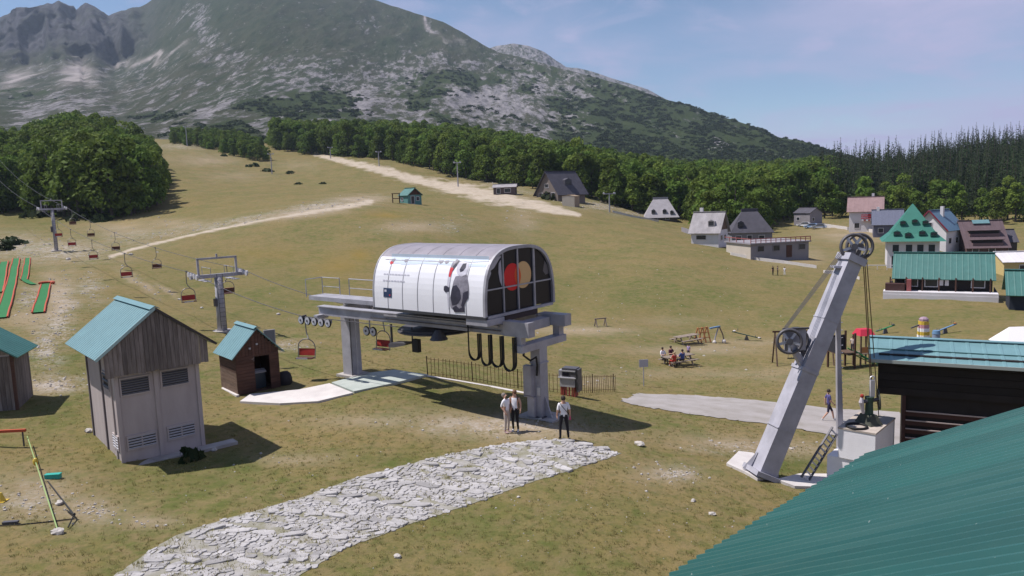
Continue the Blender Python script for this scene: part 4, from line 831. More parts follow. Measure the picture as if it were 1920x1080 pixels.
# canopy
CX0, CX1 = -7.5, -.9
def _sup(a): c, q = max(math.cos(a), 0) ** (2 / 3), max(math.sin(a), 0) ** (2 / 3); return (-2.44 * c, 4.62 + 2.75 * q)
_d = np.array([_sup(a) for a in np.linspace(0, math.pi / 2, 400)]); _s = np.r_[0, np.cumsum(np.hypot(*np.diff(_d, axis=0).T))]; _s5 = float(np.interp(6.9, _d[:, 1], _s)); _q = np.r_[np.linspace(0, _s5, 11), np.linspace(_s5, _s[-1], 9)[1:]]
PROF = [(float(a), float(b)) for a, b in zip(np.interp(_q, _s, _d[:, 0]), np.interp(_q, _s, _d[:, 1]))]
FULL = PROF + [(-y, z) for y, z in reversed(PROF[:-1])]
def arc_panel(x0, x1, prof, th):
    mb = MB(); k = len(prof); out = []
    for i in range(k):
        a, b = prof[max(i - 1, 0)], prof[min(i + 1, k - 1)]; ty, tz = b[0] - a[0], b[1] - a[1]; l = math.hypot(ty, tz); out.append((tz / l, -ty / l))     # inward normal
    for x in (x0, x1):
        for i in range(k): mb.v.append((x, *prof[i]))
        for i in range(k): mb.v.append((x, prof[i][0] + out[i][0] * th, prof[i][1] + out[i][1] * th))
    for i in range(k - 1): mb.f += [(i, i + 1, 2 * k + i + 1, 2 * k + i), (k + i, 3 * k + i, 3 * k + i + 1, k + i + 1)]
    for i in range(k - 1): mb.f += [(i, k + i, k + i + 1, i + 1), (2 * k + i, 2 * k + i + 1, 3 * k + i + 1, 3 * k + i)]
    mb.f += [(0, 2 * k, 3 * k, k), (k - 1, 2 * k - 1, 4 * k - 1, 3 * k - 1)]; return mb
can = MB().prism([(y * .93, 4.62 + (z - 4.62) * .95) for y, z in FULL], lambda y, z: (CX0 + .12, y, z), lambda y, z: (CX1 - .14, y, z)).build('canopy_shell', mat('canopy_inside', (.08, .08, .09), .8), st)
NPN = 7
for i in range(NPN):
    a = CX0 + (CX1 - CX0) * i / NPN + .012; b = CX0 + (CX1 - CX0) * (i + 1) / NPN - .012
    arc_panel(a, b, PROF[:11], .04).build('panel', m_pan, can); arc_panel(a, b, FULL[10:27], .04).build('roof_sheet', m_top, can); arc_panel(a, b, FULL[26:], .04).build('panel', m_pan, can)
    if i: arc_panel(a - .03, a + .006, [(y * 1.004, 4.62 + (z - 4.62) * 1.004) for y, z in PROF[:11]], .03).build('seam', m_gal, can)
arc_panel(CX1 - .02, CX1 + .10, [(y * 1.01, 4.60 + (z - 4.62) * 1.01) for y, z in FULL], .14).build('end_frame', m_gal, can); arc_panel(CX0 - .06, CX0 + .02, [(y * 1.008, 4.61 + (z - 4.62) * 1.008) for y, z in FULL], .12).build('end_frame', m_gal, can)
B(CX0 - .06, CX1 + .1, -2.46, -2.28, 4.50, 4.615).build('sill_rail', mat('sill_black', (.05, .05, .055), .6), can); B(CX0, CX1, 2.28, 2.46, 4.50, 4.615).build('sill_rail', m_gal, can)
B(CX1 - .06, CX1 + .09, -2.3, 2.3, 4.5, 4.615).build('sill_rail', m_gal, can)
B(-1.9, -.75, -2.42, -1.3, 4.23, 4.49).build('bracket', m_gal, can)
# gable glazing: panes between mullions
GY_ = [-2.32, -1.15, -.15, 1.0, 2.32]
def zin(y): return 4.62 + 2.75 * .965 * max(0, 1 - (abs(y) / (2.44 * .955)) ** 3) ** (1 / 3)
for i in range(4):
    for z0, z1 in ((4.66, 5.66), (5.70, None)):
        ys = np.linspace(GY_[i] + .03, GY_[i + 1] - .03, 8); poly = [(ys[0], z0), (ys[-1], z0)]
        if z1: poly += [(ys[-1], z1), (ys[0], z1)]
        else: poly += [(y, zin(y)) for y in ys[::-1]]
        xo = CX1 + .0 - .006 * ((i + (z1 is None)) % 2)
        MB().prism(poly, lambda y, z: (xo - .02, y, z), lambda y, z: (xo, y, z)).build('pane', m_glass, can)
for i, y in enumerate(GY_[1:-1]): B(CX1 - .03, CX1 + .06, y - (.035, .045, .07)[i] * .8, y + (.035, .045, .07)[i] * .8, 4.62, zin(y) + .03).build('mullion', m_gal, can)
MB().beam((CX1 + .02, GY_[0], 5.68), (CX1 + .02, GY_[-1], 5.68), .06, .055).build('transom', m_gal, can)
# torn pale film in the first pane, clouded patch in the last
m_film = mat('pale_film', (.40, .38, .44), .5)
for pts in (((-2.22, 5.75), (-2.12, 6.02), (-1.9, 6.35), (-1.95, 6.6), (-2.08, 6.5), (-2.2, 6.1)), ((-1.95, 6.45), (-1.7, 6.55), (-1.35, 6.88), (-1.22, 6.95), (-1.22, 7.03), (-1.6, 6.9), (-1.95, 6.72)), ((-1.38, 6.7), (-1.24, 6.85), (-1.2, 6.2), (-1.2, 5.72), (-1.34, 5.95), (-1.42, 6.35))):
    MB().prism(pts, lambda y, z: (CX1 + .002, y, z), lambda y, z: (CX1 + .012, y, z)).build('torn_film', m_film, can)
MB().prism([(1.85, 6.55), (2.08, 6.3), (2.15, 5.95), (1.9, 5.9), (1.72, 6.1)], lambda y, z: (CX1 + .002, y, z), lambda y, z: (CX1 + .006, y, z)).build('torn_film', mat('dim_film', (.12, .11, .12), .5), can)
# two discs printed on the glass
def disc_poly(cy, cz, r, n=40): return [(cy + r * math.cos(6.2832 * i / n), cz + r * math.sin(6.2832 * i / n)) for i in range(n)]
cr, cb, rr0, zc = -.50, .24, .58, 6.06
MB().prism(disc_poly(cr, zc, rr0), lambda y, z: (CX1 + .004, y, z), lambda y, z: (CX1 + .008, y, z)).build('red_disc', mat('logo_red', (.62, .012, .02), .4), can)
MB().prism(disc_poly(cb, zc + .02, rr0), lambda y, z: (CX1 + .009, y, z), lambda y, z: (CX1 + .013, y, z)).build('yellow_disc', mat('logo_sand', (.62, .40, .19), .4), can)
xi = (cr + cb) / 2; hh = math.sqrt(rr0 ** 2 - ((cb - cr) / 2) ** 2); lens = []
for a in np.linspace(-math.acos((xi - cr) / rr0), math.acos((xi - cr) / rr0), 12): lens.append((cr + rr0 * math.cos(a), zc + .01 + rr0 * math.sin(a)))
for a in np.linspace(math.pi - math.acos((cb - xi) / rr0), math.pi + math.acos((cb - xi) / rr0), 12)[1:-1]: lens.append((cb + rr0 * math.cos(a), zc + .01 + rr0 * math.sin(a)))
MB().prism(lens, lambda y, z: (CX1 + .014, y, z), lambda y, z: (CX1 + .017, y, z)).build('disc_overlap', mat('logo_orange', (.66, .09, .02), .4), can)
# --- printed picture on the long side (zoom pixels of the survey picture -> panel coordinates)
def side_y(z): return float(np.interp(z, [q[1] for q in PROF[:11]], [q[0] for q in PROF[:11]]))
def decal(name, poly, m, lift=.012, nz=14, zoom=True):
    if zoom: poly = [(-2.7 + (800 + a / 5.4 - 845) * .02971, 6.79 - (440 + b / 5.4 - 493) * .02241) for a, b in poly]
    zs = [q[1] for q in poly]; z0, z1 = min(zs), max(zs); mb = MB(); ze = np.linspace(z0 + 1e-4, z1 - 1e-4, nz + 1)
    def cross(z):
        xs = []
        for (xa, za), (xb, zb) in zip(poly, poly[1:] + poly[:1]):
            if (za <= z) != (zb <= z): xs.append(xa + (z - za) / (zb - za) * (xb - xa))
        return sorted(xs)
    for a, b in zip(ze, ze[1:]):
        ca, cb_ = cross(a), cross(b)
        if len(ca) != len(cb_): ca = cb_ = cross((a + b) / 2)
        for i in range(0, len(ca) - 1, 2):
            k = len(mb.v); mb.v += [(ca[i], side_y(a) - lift, a), (ca[i + 1], side_y(a) - lift, a), (cb_[i + 1], side_y(b) - lift, b), (cb_[i], side_y(b) - lift, b)]; mb.f.append((k, k + 1, k + 2, k + 3))
    return link(name, mb.mesh(name), m, can)
m_p1, m_p2, m_p3 = mat('print_grey', (.30, .28, .33), .4, noise=.45, nscale=5), mat('print_dark', (.055, .05, .075), .4, noise=.4, nscale=6), mat('print_pale', (.60, .58, .66), .4, noise=.2, nscale=6)
m_pb, m_psky = mat('print_blue', (.03, .05, .11), .4), mat('print_sky', (.60, .68, .80), .4, noise=.15, nscale=1.2)
decal('printed_sky', [(-500, 225), (550, 225), (550, 330), (-100, 318), (-300, 335), (-500, 320)], m_psky, .010)
decal('printed_jacket', [(285, 405), (330, 420), (385, 400), (405, 440), (425, 520), (430, 590), (415, 640), (385, 690), (385, 770), (300, 775), (240, 745), (238, 640), (255, 560), (265, 480)], m_p1, .014)
decal('printed_hood', [(262, 300), (300, 280), (345, 282), (380, 300), (388, 350), (385, 402), (340, 425), (300, 412), (280, 380)], m_p3, .016)
decal('printed_goggles', [(318, 300), (352, 296), (360, 340), (345, 372), (318, 385), (305, 360)], m_p2, .019)
decal('printed_shade', [(262, 520), (300, 510), (340, 560), (352, 640), (320, 700), (262, 720), (245, 650), (250, 575)], m_p2, .018)
decal('printed_shade', [(372, 580), (420, 560), (426, 630), (398, 670), (372, 740), (350, 720), (365, 650)], m_p2, .018)
decal('printed_trousers', [(262, 742), (300, 715), (330, 745), (378, 720), (385, 775), (280, 785)], m_p2, .020)
decal('printed_ski', [(200, 335), (238, 340), (226, 560), (232, 770), (218, 772), (205, 560)], m_p3, .016); decal('printed_ski_tip', [(205, 340), (240, 345), (228, 440), (208, 430)], mat('print_red', (.55, .05, .06), .4), .019)
decal('printed_glove', [(172, 530), (195, 522), (228, 540), (228, 580), (190, 590), (172, 570)], m_p2, .020); decal('printed_pole', [(226, 330), (262, 268), (275, 290), (236, 380)], m_p2, .018)
decal('printed_arm', [(205, 290), (240, 262), (262, 275), (262, 320), (235, 370), (205, 352)], m_p1, .0145)
decal('printed_cable', [(-560, 282), (-420, 288), (60, 285), (230, 278), (390, 284), (560, 270), (560, 276), (390, 292), (230, 286), (60, 294), (-420, 296), (-560, 290)], m_p1, .013)
for a in (-480, -330, 60, 120): decal('printed_gondola', [(a, 280), (a + 40, 276), (a + 48, 300), (a + 25, 312), (a + 4, 300)], m_p1, .016)
for row, (zb_, segs) in enumerate(((432, 9), (500, 8))):           # the two faint rows of print at the left
    x = -520
    for k in range(segs):
        wd_ = 18 + 14 * random.random(); decal('printed_letter', [(x, zb_), (x + wd_, zb_), (x + wd_, zb_ + 14), (x, zb_ + 14)], m_p3, .013, 1); x += wd_ + 8
decal('printed_card', [(-508, 588), (-410, 588), (-410, 688), (-508, 688)], m_pb, .014); decal('printed_card_mark', [(-495, 605), (-470, 605), (-470, 630), (-495, 630)], m_p3, .017, 2); decal('printed_card_mark', [(-440, 655), (-425, 655), (-425, 672), (-440, 672)], mat('print_red', (.55, .05, .06), .4), .017, 2)
decal('printed_badge', [(-480, 300), (-455, 290), (-440, 305), (-445, 330), (-470, 338), (-485, 322)], mat('print_red', (.55, .05, .06), .4), .014, 4)

# ================================================================== CHAIRS, TOWERS, HAUL ROPES
m_red = mat('red_seat', (.38, .035, .03), .5, noise=.15, nscale=3); m_seatd = mat('dark_seat', (.085, .035, .03), .6); m_pipe = mat('chair_pipe', (.21, .20, .205), .5, .3)
def make_chair():
    t = thing('lift_chair', 'x', 'chairlift chair')          # local: grip at 0, hangs down; passengers face -Y
    MB().beam((0, -.22, 0), (0, .22, 0), .09, .12).build('grip', m_gald, t)
    MB().tube([(0, 0, 0), (-.02, .1, -.15), (-.02, .16, -.95), (.06, .12, -1.15), (.2, 0, -1.32)], .04).build('hanger', m_pipe, t)
    pts = [(-.58, -.05, -2.5), (-.58, .05, -2.0)] + [(.0 + .58 * math.cos(a), .05, -1.82 + .48 * math.sin(a)) for a in np.linspace(math.pi, 0, 9)] + [(.58, .05, -2.0), (.58, -.05, -2.5)]
    MB().tube(pts, .032).build('frame', m_pipe, t)
    MB().beam((-.54, .06, -2.12), (.54, .06, -2.12), .05, .40, (0, .15, 1)).build('backrest', m_red, t); MB().beam((-.54, .105, -2.12), (.54, .105, -2.12), .025, .40, (0, .15, 1)).build('back_panel', m_seatd, t)
    MB().beam((-.55, -.2, -2.42), (.55, -.2, -2.42), .48, .06).build('seat', m_seatd, t); MB().beam((-.5, -.45, -2.41), (.28, -.45, -2.41), .02, .09).build('seat_edge', m_chrome, t)
    return t
chair0 = make_chair(); cu = [False]
CG = 'red and brown two-seat chairs hanging along the lift line'
def put_chair(loc, rz, label):
    o = chair0 if not cu[0] else copy_tree(chair0); cu[0] = True; o.location = loc; o.rotation_euler = (0, 0, rz); o.scale = (.84, .84, .9); o['label'] = label; o['group'] = CG
    if loc[1] > 70: o.scale = (.74, .74, .84)
    return o
T1 = P(408, 508, 54); T2 = P(97, 388, 112)
ld = Vector((T2.x - T1.x, T2.y - T1.y, 0)).normalized(); lat = Vector((ld.y, -ld.x, 0))        # lat points to the right of the uphill direction
SGm = [SW(-13.9, -1.75, 3.62), SW(-13.9, 1.85, 3.62)]
ARM = 1.75
T1z, T2z = T1.z, T2.z
def rope_pt(side, t):                       # t 0..1 station->tower 1, 1..2 tower 1 -> tower 2, 2..3 beyond
    a = [SGm[0] if side < 0 else SGm[1], T1 + lat * (ARM * side), T2 + lat * (ARM * side)]; a.append(a[2] + (ld * 90) + Vector((0, 0, 13)))
    k = min(int(t), 2); f = t - k; p = a[k].lerp(a[k + 1], f); return p - Vector((0, 0, (.25, 1.1, 1.4)[k] * 4 * f * (1 - f)))
for side, nm in ((-1, 'haul rope strand carrying the red fronted chairs uphill of the station'), (1, 'haul rope strand carrying the chairs seen from behind')):
    pts = [SW(-6, -1.75 if side < 0 else 1.85, 3.64)] + [rope_pt(side, t) for t in np.linspace(0, 3, 46)]
    tag(MB().tube(pts, .022, 5).build('haul_rope', m_gald), nm, 'rope')
def t_for_px(side, px):
    ts = np.linspace(0.02, 2.98, 1200); P3 = np.array([rope_pt(side, t) for t in ts]); x, _y = proj_np(P3[:, 0], P3[:, 1], P3[:, 2]); return ts[np.argmin(np.abs(x - px))]
upang = math.atan2(ld.y, ld.x)
CH = [(-1, 349, 'red chairlift chair left of the near tower, facing the station'), (1, 424, 'brown chair hanging just behind the near tower post'), (-1, 234, 'red chair left of the pair over the middle meadow'), (1, 291, 'dark backed chair right of the pair over the middle meadow'),
      (-1, 172, 'red chair above the pale path end'), (1, 214, 'dark backed chair right above the pale path end'), (-1, 132, 'faint red chair low beside the far tower'), (1, 168, 'small dark backed chair left of the pale path end'), (1, 134, 'tiny dark chair right of the far tower'), (-1, 107, 'tiny red chair nearest the far tower')]
for side, px, lb in CH:
    p = rope_pt(side, t_for_px(side, px)); put_chair(p, upang - math.pi / 2 if side < 0 else upang + math.pi / 2, lb)
put_chair(SW(-13.8, -1.75, 3.64), -.25, 'red chair hanging at the left end of the station'); put_chair(SW(-11.9, 1.85, 3.64), -.55, 'brown chair turning round beside the left station post')
def make_tower(h, label, loc, pw=1.0):
    t = thing('lift_tower', label, 'lift tower', loc, upang - math.pi / 2)       # local y runs uphill, x across
    MB().tube([(0, 0, -.5), (0, 0, h - .25)], [.36 * pw, .27 * pw], 14).build('post', m_gal, t, True); MB().cyl((0, 0, -.3), (0, 0, .12), .7, n=12).build('footing', m_conc, t)
    MB().beam((-1.95, 0, h - .12), (1.95, 0, h - .12), .30, .26).build('crossarm', m_gal, t)
    g = MB(); g.beam((-1.35, 0, h), (-1.35, 0, h + 1.15), .14, .14, (0, 1, 0)); g.beam((1.35, 0, h), (1.35, 0, h + 1.15), .14, .14, (0, 1, 0)); g.beam((-1.42, 0, h + 1.15), (1.42, 0, h + 1.15), .14, .14); g.beam((0, 0, h + 1.2), (0, 0, h + 1.45), .12, .12, (0, 1, 0)); g.build('gantry', m_gal, t)
    for s in (-1, 1):
        sb = MB().beam((s * ARM, -1.1, h - .12), (s * ARM, 1.1, h - .02), .10, .14).build('sheave_beam', m_gal, t)
        for y in (-.95, -.32, .32, .95): MB().cyl((s * ARM - .06, y, h - .02 + .045 * y), (s * ARM + .06, y, h - .02 + .045 * y), .2, n=12).build('sheave', m_chrome, sb)
        MB().beam((s * 1.0, -1.0, h - .42), (s * 1.0, 1.0, h - .42), .45, .04).build('catwalk', m_gal, t); MB().tube([(s * .8, -1.0, h - .4), (s * .8, -1.0, h + .5), (s * .8, 1.0, h + .5), (s * .8, 1.0, h - .4)], .022).build('hand_rail', m_gal, t)
    ld_ = MB(); ld_.tube([(.2, -.42, .3), (.2, -.36, h)], .02, 4); ld_.tube([(-.2, -.42, .3), (-.2, -.36, h)], .02, 4)
    for z in np.arange(.5, h - .2, .33): ld_.tube([(-.2, -.41, z), (.2, -.41, z)], .014, 4)
    ld_.build('ladder', m_gald, t); B(-.45, -.25, -.2, .1, h * .45, h * .58).build('junction_box', m_gald, t); return t
z1 = zg(T1.x, T1.y); make_tower(T1z - .2 - z1, 'grey lift tower with square gantry frame standing behind the huts', (T1.x, T1.y, z1)); z2 = zg(T2.x, T2.y); make_tower(T2z - .2 - z2, 'distant grey lift tower in front of the rounded wood', (T2.x, T2.y, z2), .75)

# ================================================================== FENCE, CABINET, SIGN
m_rust = mat('rusty_iron', (.20, .125, .06), .8, noise=.4, nscale=4, objrand=.2)
def fence_run(name, label, pxs, spacing=.2, h=1.02):
    g = [G(*p) for p in pxs]; t = thing(name, label, 'fence', g[0]); o = g[0]; pts = []
    for a, b in zip(g, g[1:]):
        n_ = max(1, int(Vector((b.x - a.x, b.y - a.y)).length / spacing)); pts += [(a.x + (b.x - a.x) * i / n_, a.y + (b.y - a.y) * i / n_) for i in range(n_)]
    Z = zg_np(np.array([p[0] for p in pts]), np.array([p[1] for p in pts])); L = [Vector((p[0], p[1], z)) - o for p, z in zip(pts, Z)]
    bar = MB().cyl((0, 0, -.1), (0, 0, h), .016, n=5).mesh('picket'); bar.materials.append(m_rust); pst = MB().cyl((0, 0, -.1), (0, 0, h + .06), .03, n=6).mesh('fence_post'); pst.materials.append(mat('dark_rust', (.09, .055, .03), .8))
    for i, p in enumerate(L):
        q = bpy.data.objects.new('fence_post' if i % 12 == 0 else 'picket', pst if i % 12 == 0 else bar); col.objects.link(q); q.parent = t; q.location = p; q.rotation_euler = (random.gauss(0, .02), random.gauss(0, .02), 0)
    for z in (.14, h - .10): MB().tube([p + Vector((0, 0, z)) for p in L], .012, 4).build('rail', m_rust, t)
    return t
fence_run('iron_fence', 'low rusty bar fence running behind the lift station', [(802, 704), (900, 716), (1000, 732), (1060, 737), (1100, 737), (1158, 734)])
kg = [G(*p) for p in ((798, 704), (850, 712), (920, 724), (992, 738))]
kb = MB()
for a, b in zip(kg, kg[1:]): kb.beam(a + Vector((0, -.25, .0)), b + Vector((0, -.25, .0)), .22, .14)
tag(kb.build('stone_kerb', m_concw), 'pale stone kerb at the foot of the rusty fence', 'kerb')
g = G(1068, 742); t = thing('control_cabinet', 'grey stacked control cabinet on a red frame behind the post', 'cabinet', g, -.45)
B(-.42, .42, -.3, .3, .55, 1.1).build('body', m_gal, t); B(-.30, .50, -.28, .28, 1.1, 1.55).build('upper_box', m_gald, t); B(-.52, -.30, -.2, .2, 1.05, 1.4).build('side_box', m_gal, t); B(.5, .62, -.26, .26, .3, 1.5).build('door', m_gald, t); B(-.28, .46, -.31, -.285, 1.38, 1.44).build('trim', m_chrome, t); B(-.26, .1, -.31, -.285, 1.16, 1.30).build('screen', m_glass, t); B(-.5, .5, -.36, -.305, 1.02, 1.07).build('shelf', m_chrome, t)
for x in (-.36, .36): B(x - .05, x + .05, -.25, .25, 0, .55).build('leg', mat('red_frame', (.30, .06, .05), .6), t)
for x in np.linspace(-.25, .25, 4): B(x - .03, x + .03, -.27, -.2, .02, .55).build('bar', mat('red_frame', (.30, .06, .05), .6), t)
g = G(1207, 724); t = thing('sign_post', 'small blank grey sign on a thin post by the tarmac', 'sign', g, .1); MB().cyl((0, 0, -.1), (0, 0, 1.75), .035, n=8).build('post', m_gal, t); B(-.30, .30, -.06, -.035, 1.28, 1.78).build('panel', mat('sign_grey', (.45, .44, .50), .6), t)

# ================================================================== PEOPLE
def cm(n, c): return mat('cloth_' + n, c, .85, noise=.12, nscale=8)
m_skin = mat('skin', (.50, .29, .21), .6); m_hair_d = mat('hair_dark', (.04, .028, .022), .7); m_hair_g = mat('hair_grey', (.20, .17, .155), .7)
REST = dict(pelvis=(0, 0, .95), belly=(0, 0, 1.12), chest=(0, 0, 1.33), neck=(0, .01, 1.47), head=(0, -.01, 1.575), crown=(0, -.01, 1.66))
for s, k in ((1, 'l'), (-1, 'r')):
    REST.update({'sh' + k: (.17 * s, 0, 1.42), 'el' + k: (.235 * s, .03, 1.15), 'wr' + k: (.25 * s, -.04, .93), 'ha' + k: (.25 * s, -.06, .86), 'hip' + k: (.09 * s, 0, .90), 'kn' + k: (.10 * s, -.03, .50), 'an' + k: (.105 * s, .02, .10), 'hl' + k: (.105 * s, .0, .045), 'to' + k: (.12 * s, -.16, .035)})
RAD = dict(pelvis=(.155, .115), belly=(.145, .105), chest=(.165, .11), neck=(.06, .06), head=(.078, .092), crown=(.07, .085), sh=(.07, .07), el=(.046, .046), wr=(.034, .034), ha=(.036, .028), hip=(.092, .095), kn=(.062, .062), an=(.043, .045), hl=(.042, .045), to=(.038, .03))
EDG = [('pelvis', 'belly'), ('belly', 'chest'), ('chest', 'neck'), ('neck', 'head'), ('head', 'crown')]
for k in 'lr': EDG += [('chest', 'sh' + k), ('sh' + k, 'el' + k), ('el' + k, 'wr' + k), ('wr' + k, 'ha' + k), ('pelvis', 'hip' + k), ('hip' + k, 'kn' + k), ('kn' + k, 'an' + k), ('an' + k, 'hl' + k), ('hl' + k, 'to' + k)]
def person(label, loc, face, h=1.72, top=None, legs=None, shoes=None, hair=None, pose=None, sleeve=.45, legfrac=1.0, group=None, fat=1.0, bag=None, vest=None):
    J = dict(REST)
    if pose: J.update(pose)
    keys = list(J); idx = {k: i for i, k in enumerate(keys)}; k_ = h / 1.74
    me = bpy.data.meshes.new('person'); me.from_pydata([tuple(c * k_ for c in J[k]) for k in keys], [(idx[a], idx[b]) for a, b in EDG], [])
    ob = bpy.data.objects.new('person', me); col.objects.link(ob); sk = ob.modifiers.new('skin', 'SKIN'); sk.use_smooth_shade = True; sk.branch_smoothing = .4
    if not me.skin_vertices: me.skin_vertices.new() if hasattr(me.skin_vertices, 'new') else None
    for k in keys:
        r = RAD[k if k in RAD else k[:-1]]; fq = fat if k in ('pelvis', 'belly', 'chest') else 1 + (fat - 1) * .5; me.skin_vertices[0].data[idx[k]].radius = (r[0] * k_ * fq, r[1] * k_ * fq)
    me.skin_vertices[0].data[idx['pelvis']].use_root = True; ob.modifiers.new('sub', 'SUBSURF').levels = 1; ob.modifiers['sub'].render_levels = 1
    dg = bpy.context.evaluated_depsgraph_get(); ev = ob.evaluated_get(dg); nm = bpy.data.meshes.new_from_object(ev); bpy.data.objects.remove(ob)
    mb = MB(); mb.v = [tuple(v.co) for v in nm.vertices]; mb.f = [tuple(p.vertices) for p in nm.polygons]; nbody = len(mb.f)
    for k in 'lr':                           # fingers and thumb
        a, b = Vector(J['wr' + k]) * k_, Vector(J['ha' + k]) * k_; d = (b - a).normalized(); sx = d.cross(Vector((1, 0, 0))); sx = sx.normalized() if sx.length > .1 else Vector((0, 1, 0)); inn = Vector((-1 if k == 'l' else 1, 0, 0))
        for i, ln in enumerate((.075, .085, .08, .062)):
            c = b + sx * ((i - 1.5) * .019 * k_); mb.tube([c, c + d * ln * .55 * k_, c + d * ln * .95 * k_ + inn * .02], [.010, .009, .006], 5)
        c = a.lerp(b, .6) + sx * (-.03 * k_); mb.tube([c, c + d * .03 + sx * -.025, c + d * .065 + sx * -.03 + inn * .01], [.012, .010, .007], 5)
    hd = Vector(J['head']) * k_; cr_ = Vector(J['crown']) * k_; upv = (cr_ - hd).normalized(); fwd = Vector((0, -1, 0)); fwd = (fwd - upv * fwd.dot(upv)).normalized(); mid = hd.lerp(cr_, .2)
    mb.tube([mid + fwd * .088 * k_ + upv * .02, mid + fwd * .115 * k_ - upv * .012, mid + fwd * .09 * k_ - upv * .022], [.008, .013, .006], 5)
    for s in (-1, 1): mb.ball(mid + Vector((s * .082 * k_, 0, 0)), .024 * k_, 6, 4, 1.2, .5, .8)
    full = mb.mesh('person', True)
    mats = [m_skin, top, legs, shoes, vest or top]
    for m in mats: full.materials.append(m)
    segs = [(a, b) for a, b in EDG]; SA_ = np.array([J[a] for a, b in segs]) * k_; SB_ = np.array([J[b] for a, b in segs]) * k_
    for p in full.polygons:
        c = np.array(p.center); ab = SB_ - SA_; tt = np.clip(((c - SA_) * ab).sum(1) / (ab * ab).sum(1), 0, 1); dd = np.linalg.norm(SA_ + ab * tt[:, None] - c, axis=1); i = int(dd.argmin()); a, b = segs[i]; mi = 0
        if a in ('pelvis',): mi = 2 if c[2] < J['pelvis'][2] * k_ + .02 else 1
        elif a in ('belly', 'chest') and b not in ('neck',): mi = 1
        elif b == 'neck': mi = 1 if tt[i] < .55 else 0
        elif a[:2] == 'sh': mi = 1 if tt[i] < sleeve * 2 else 0
        elif a[:2] == 'el': mi = 1 if sleeve > .5 and tt[i] < (sleeve - .5) * 2 else 0
        elif a[:3] == 'hip': mi = 2
        elif a[:2] == 'kn': mi = 2 if tt[i] < legfrac else 0
        elif a[:2] in ('an', 'hl'): mi = 3
        if vest and mi == 1 and (c[1] > -.02 or abs(c[0]) > .10): mi = 4
        p.material_index = mi
    t = thing('person', label, 'person', loc, face, group); link('body', full, None, t)
    hb = MB().ball(mid + upv * .045 * k_ - fwd * .018 * k_, .104 * k_, 12, 8, 1.0, .92, 1.02, .03); hb.v = [v for v in hb.v]
    hb.build('hair', hair or m_hair_d, t, True)
    if bag:
        kb_ = MB(); a, b = Vector((.15, .0, 1.46)) * k_, Vector((-.19, .03, 1.0)) * k_
        kb_.tube([a + Vector((0, -.02, .03)), Vector((.09, .125, 1.36)) * k_, Vector((-.08, .14, 1.15)) * k_, b + Vector((0, .07, 0)), b + Vector((-.02, -.09, 0)), Vector((.02, -.15, 1.25)) * k_, a + Vector((0, -.10, 0)), a + Vector((0, -.02, .03))], .014, 5); kb_.build('shoulder_strap', m_hair_d, t)
    return t
white, black, beige = cm('white', (.84, .82, .86)), cm('black', (.018, .016, .020)), cm('beige', (.50, .42, .38))
shw, shd, shp = cm('white_shoe', (.66, .64, .66)), cm('dark_shoe', (.03, .028, .03)), cm('pink_shoe', (.48, .33, .34))
g = G(951, 811); lean = dict(head=(0, .07, 1.56), crown=(0, .125, 1.635), neck=(0, .05, 1.46), chest=(0, .03, 1.33), pelvis=(0, -.02, .95), wrl=(.22, -.10, .95), har=(-.22, -.14, .90), wrr=(-.22, -.10, .96), elr=(-.24, .08, 1.17))
person('person in white shirt and beige trousers leaning back to look up', g, .9, 1.66, white, beige, shp, m_hair_g, lean, .48, .92)
g = G(967, 809); person('person in brown vest over white top with black trousers', g, -.35, 1.73, white, black, shw, mat('hair_brown', (.16, .08, .045), .7), dict(wrr=(-.20, -.10, 1.0), har=(-.14, -.17, 1.0), tol=(.14, -.17, .03)), .02, 1.0, vest=cm('brown', (.16, .085, .06)), fat=1.05)
g = G(1058, 823); person('person seen from behind in white shirt with shoulder strap and black trousers', g, math.pi + .1, 1.74, white, black, shd, m_hair_d, dict(anl=(.16, .05, .10), hll=(.16, .03, .045), tol=(.19, -.11, .03), knl=(.14, -.03, .5), anr=(-.17, -.02, .10), hlr=(-.17, -.04, .045), tor=(-.2, -.19, .03), knr=(-.14, -.04, .5), wrl=(.25, -.08, .95)), .45, 1.0, bag=True, fat=1.06)
t = thing('pink_bottle', 'small pink bottle held by the person with shoulder strap', 'bottle', SO); hb_ = Matrix.Translation(g) @ Matrix.Rotation(math.pi + .1, 4, 'Z') @ Vector((-.26, -.08, .82)); t.location = hb_
MB().cyl((0, 0, -.08), (0, 0, .07), .035).build('body', cm('pink', (.60, .06, .22)), t); MB().cyl((0, 0, .07), (0, 0, .10), .02).build('cap', white, t)
g = G(1553, 789); person('person walking along the tarmac in blue shirt and dark shorts', g, math.pi / 2 - .1, 1.66, cm('blue', (.09, .08, .22)), cm('navy', (.035, .03, .06)), shw, m_hair_d, dict(knl=(.09, -.22, .52), anl=(.09, -.30, .12), hll=(.09, -.31, .055), tol=(.09, -.46, .06), knr=(-.09, .05, .50), anr=(-.09, .32, .16), hlr=(-.09, .36, .10), tor=(-.09, .22, .03), ell=(.22, .12, 1.17), wrl=(.22, .10, .93), hal=(.22, .07, .87), elr=(-.22, -.04, 1.16), wrr=(-.22, -.18, .98), har=(-.22, -.24, .94)), .42, .05)
SIT = dict(hipl=(.10, -.04, .90), hipr=(-.10, -.04, .90), knl=(.13, -.45, .92), knr=(-.13, -.45, .92), anl=(.13, -.46, .52), anr=(-.13, -.46, .52), hll=(.13, -.45, .46), hlr=(-.13, -.45, .46), tol=(.14, -.6, .45), tor=(-.14, -.6, .45), wrl=(.16, -.34, 1.16), hal=(.12, -.42, 1.16), ell=(.25, -.10, 1.13), wrr=(-.16, -.34, 1.16), har=(-.12, -.42, 1.16), elr=(-.25, -.10, 1.13))

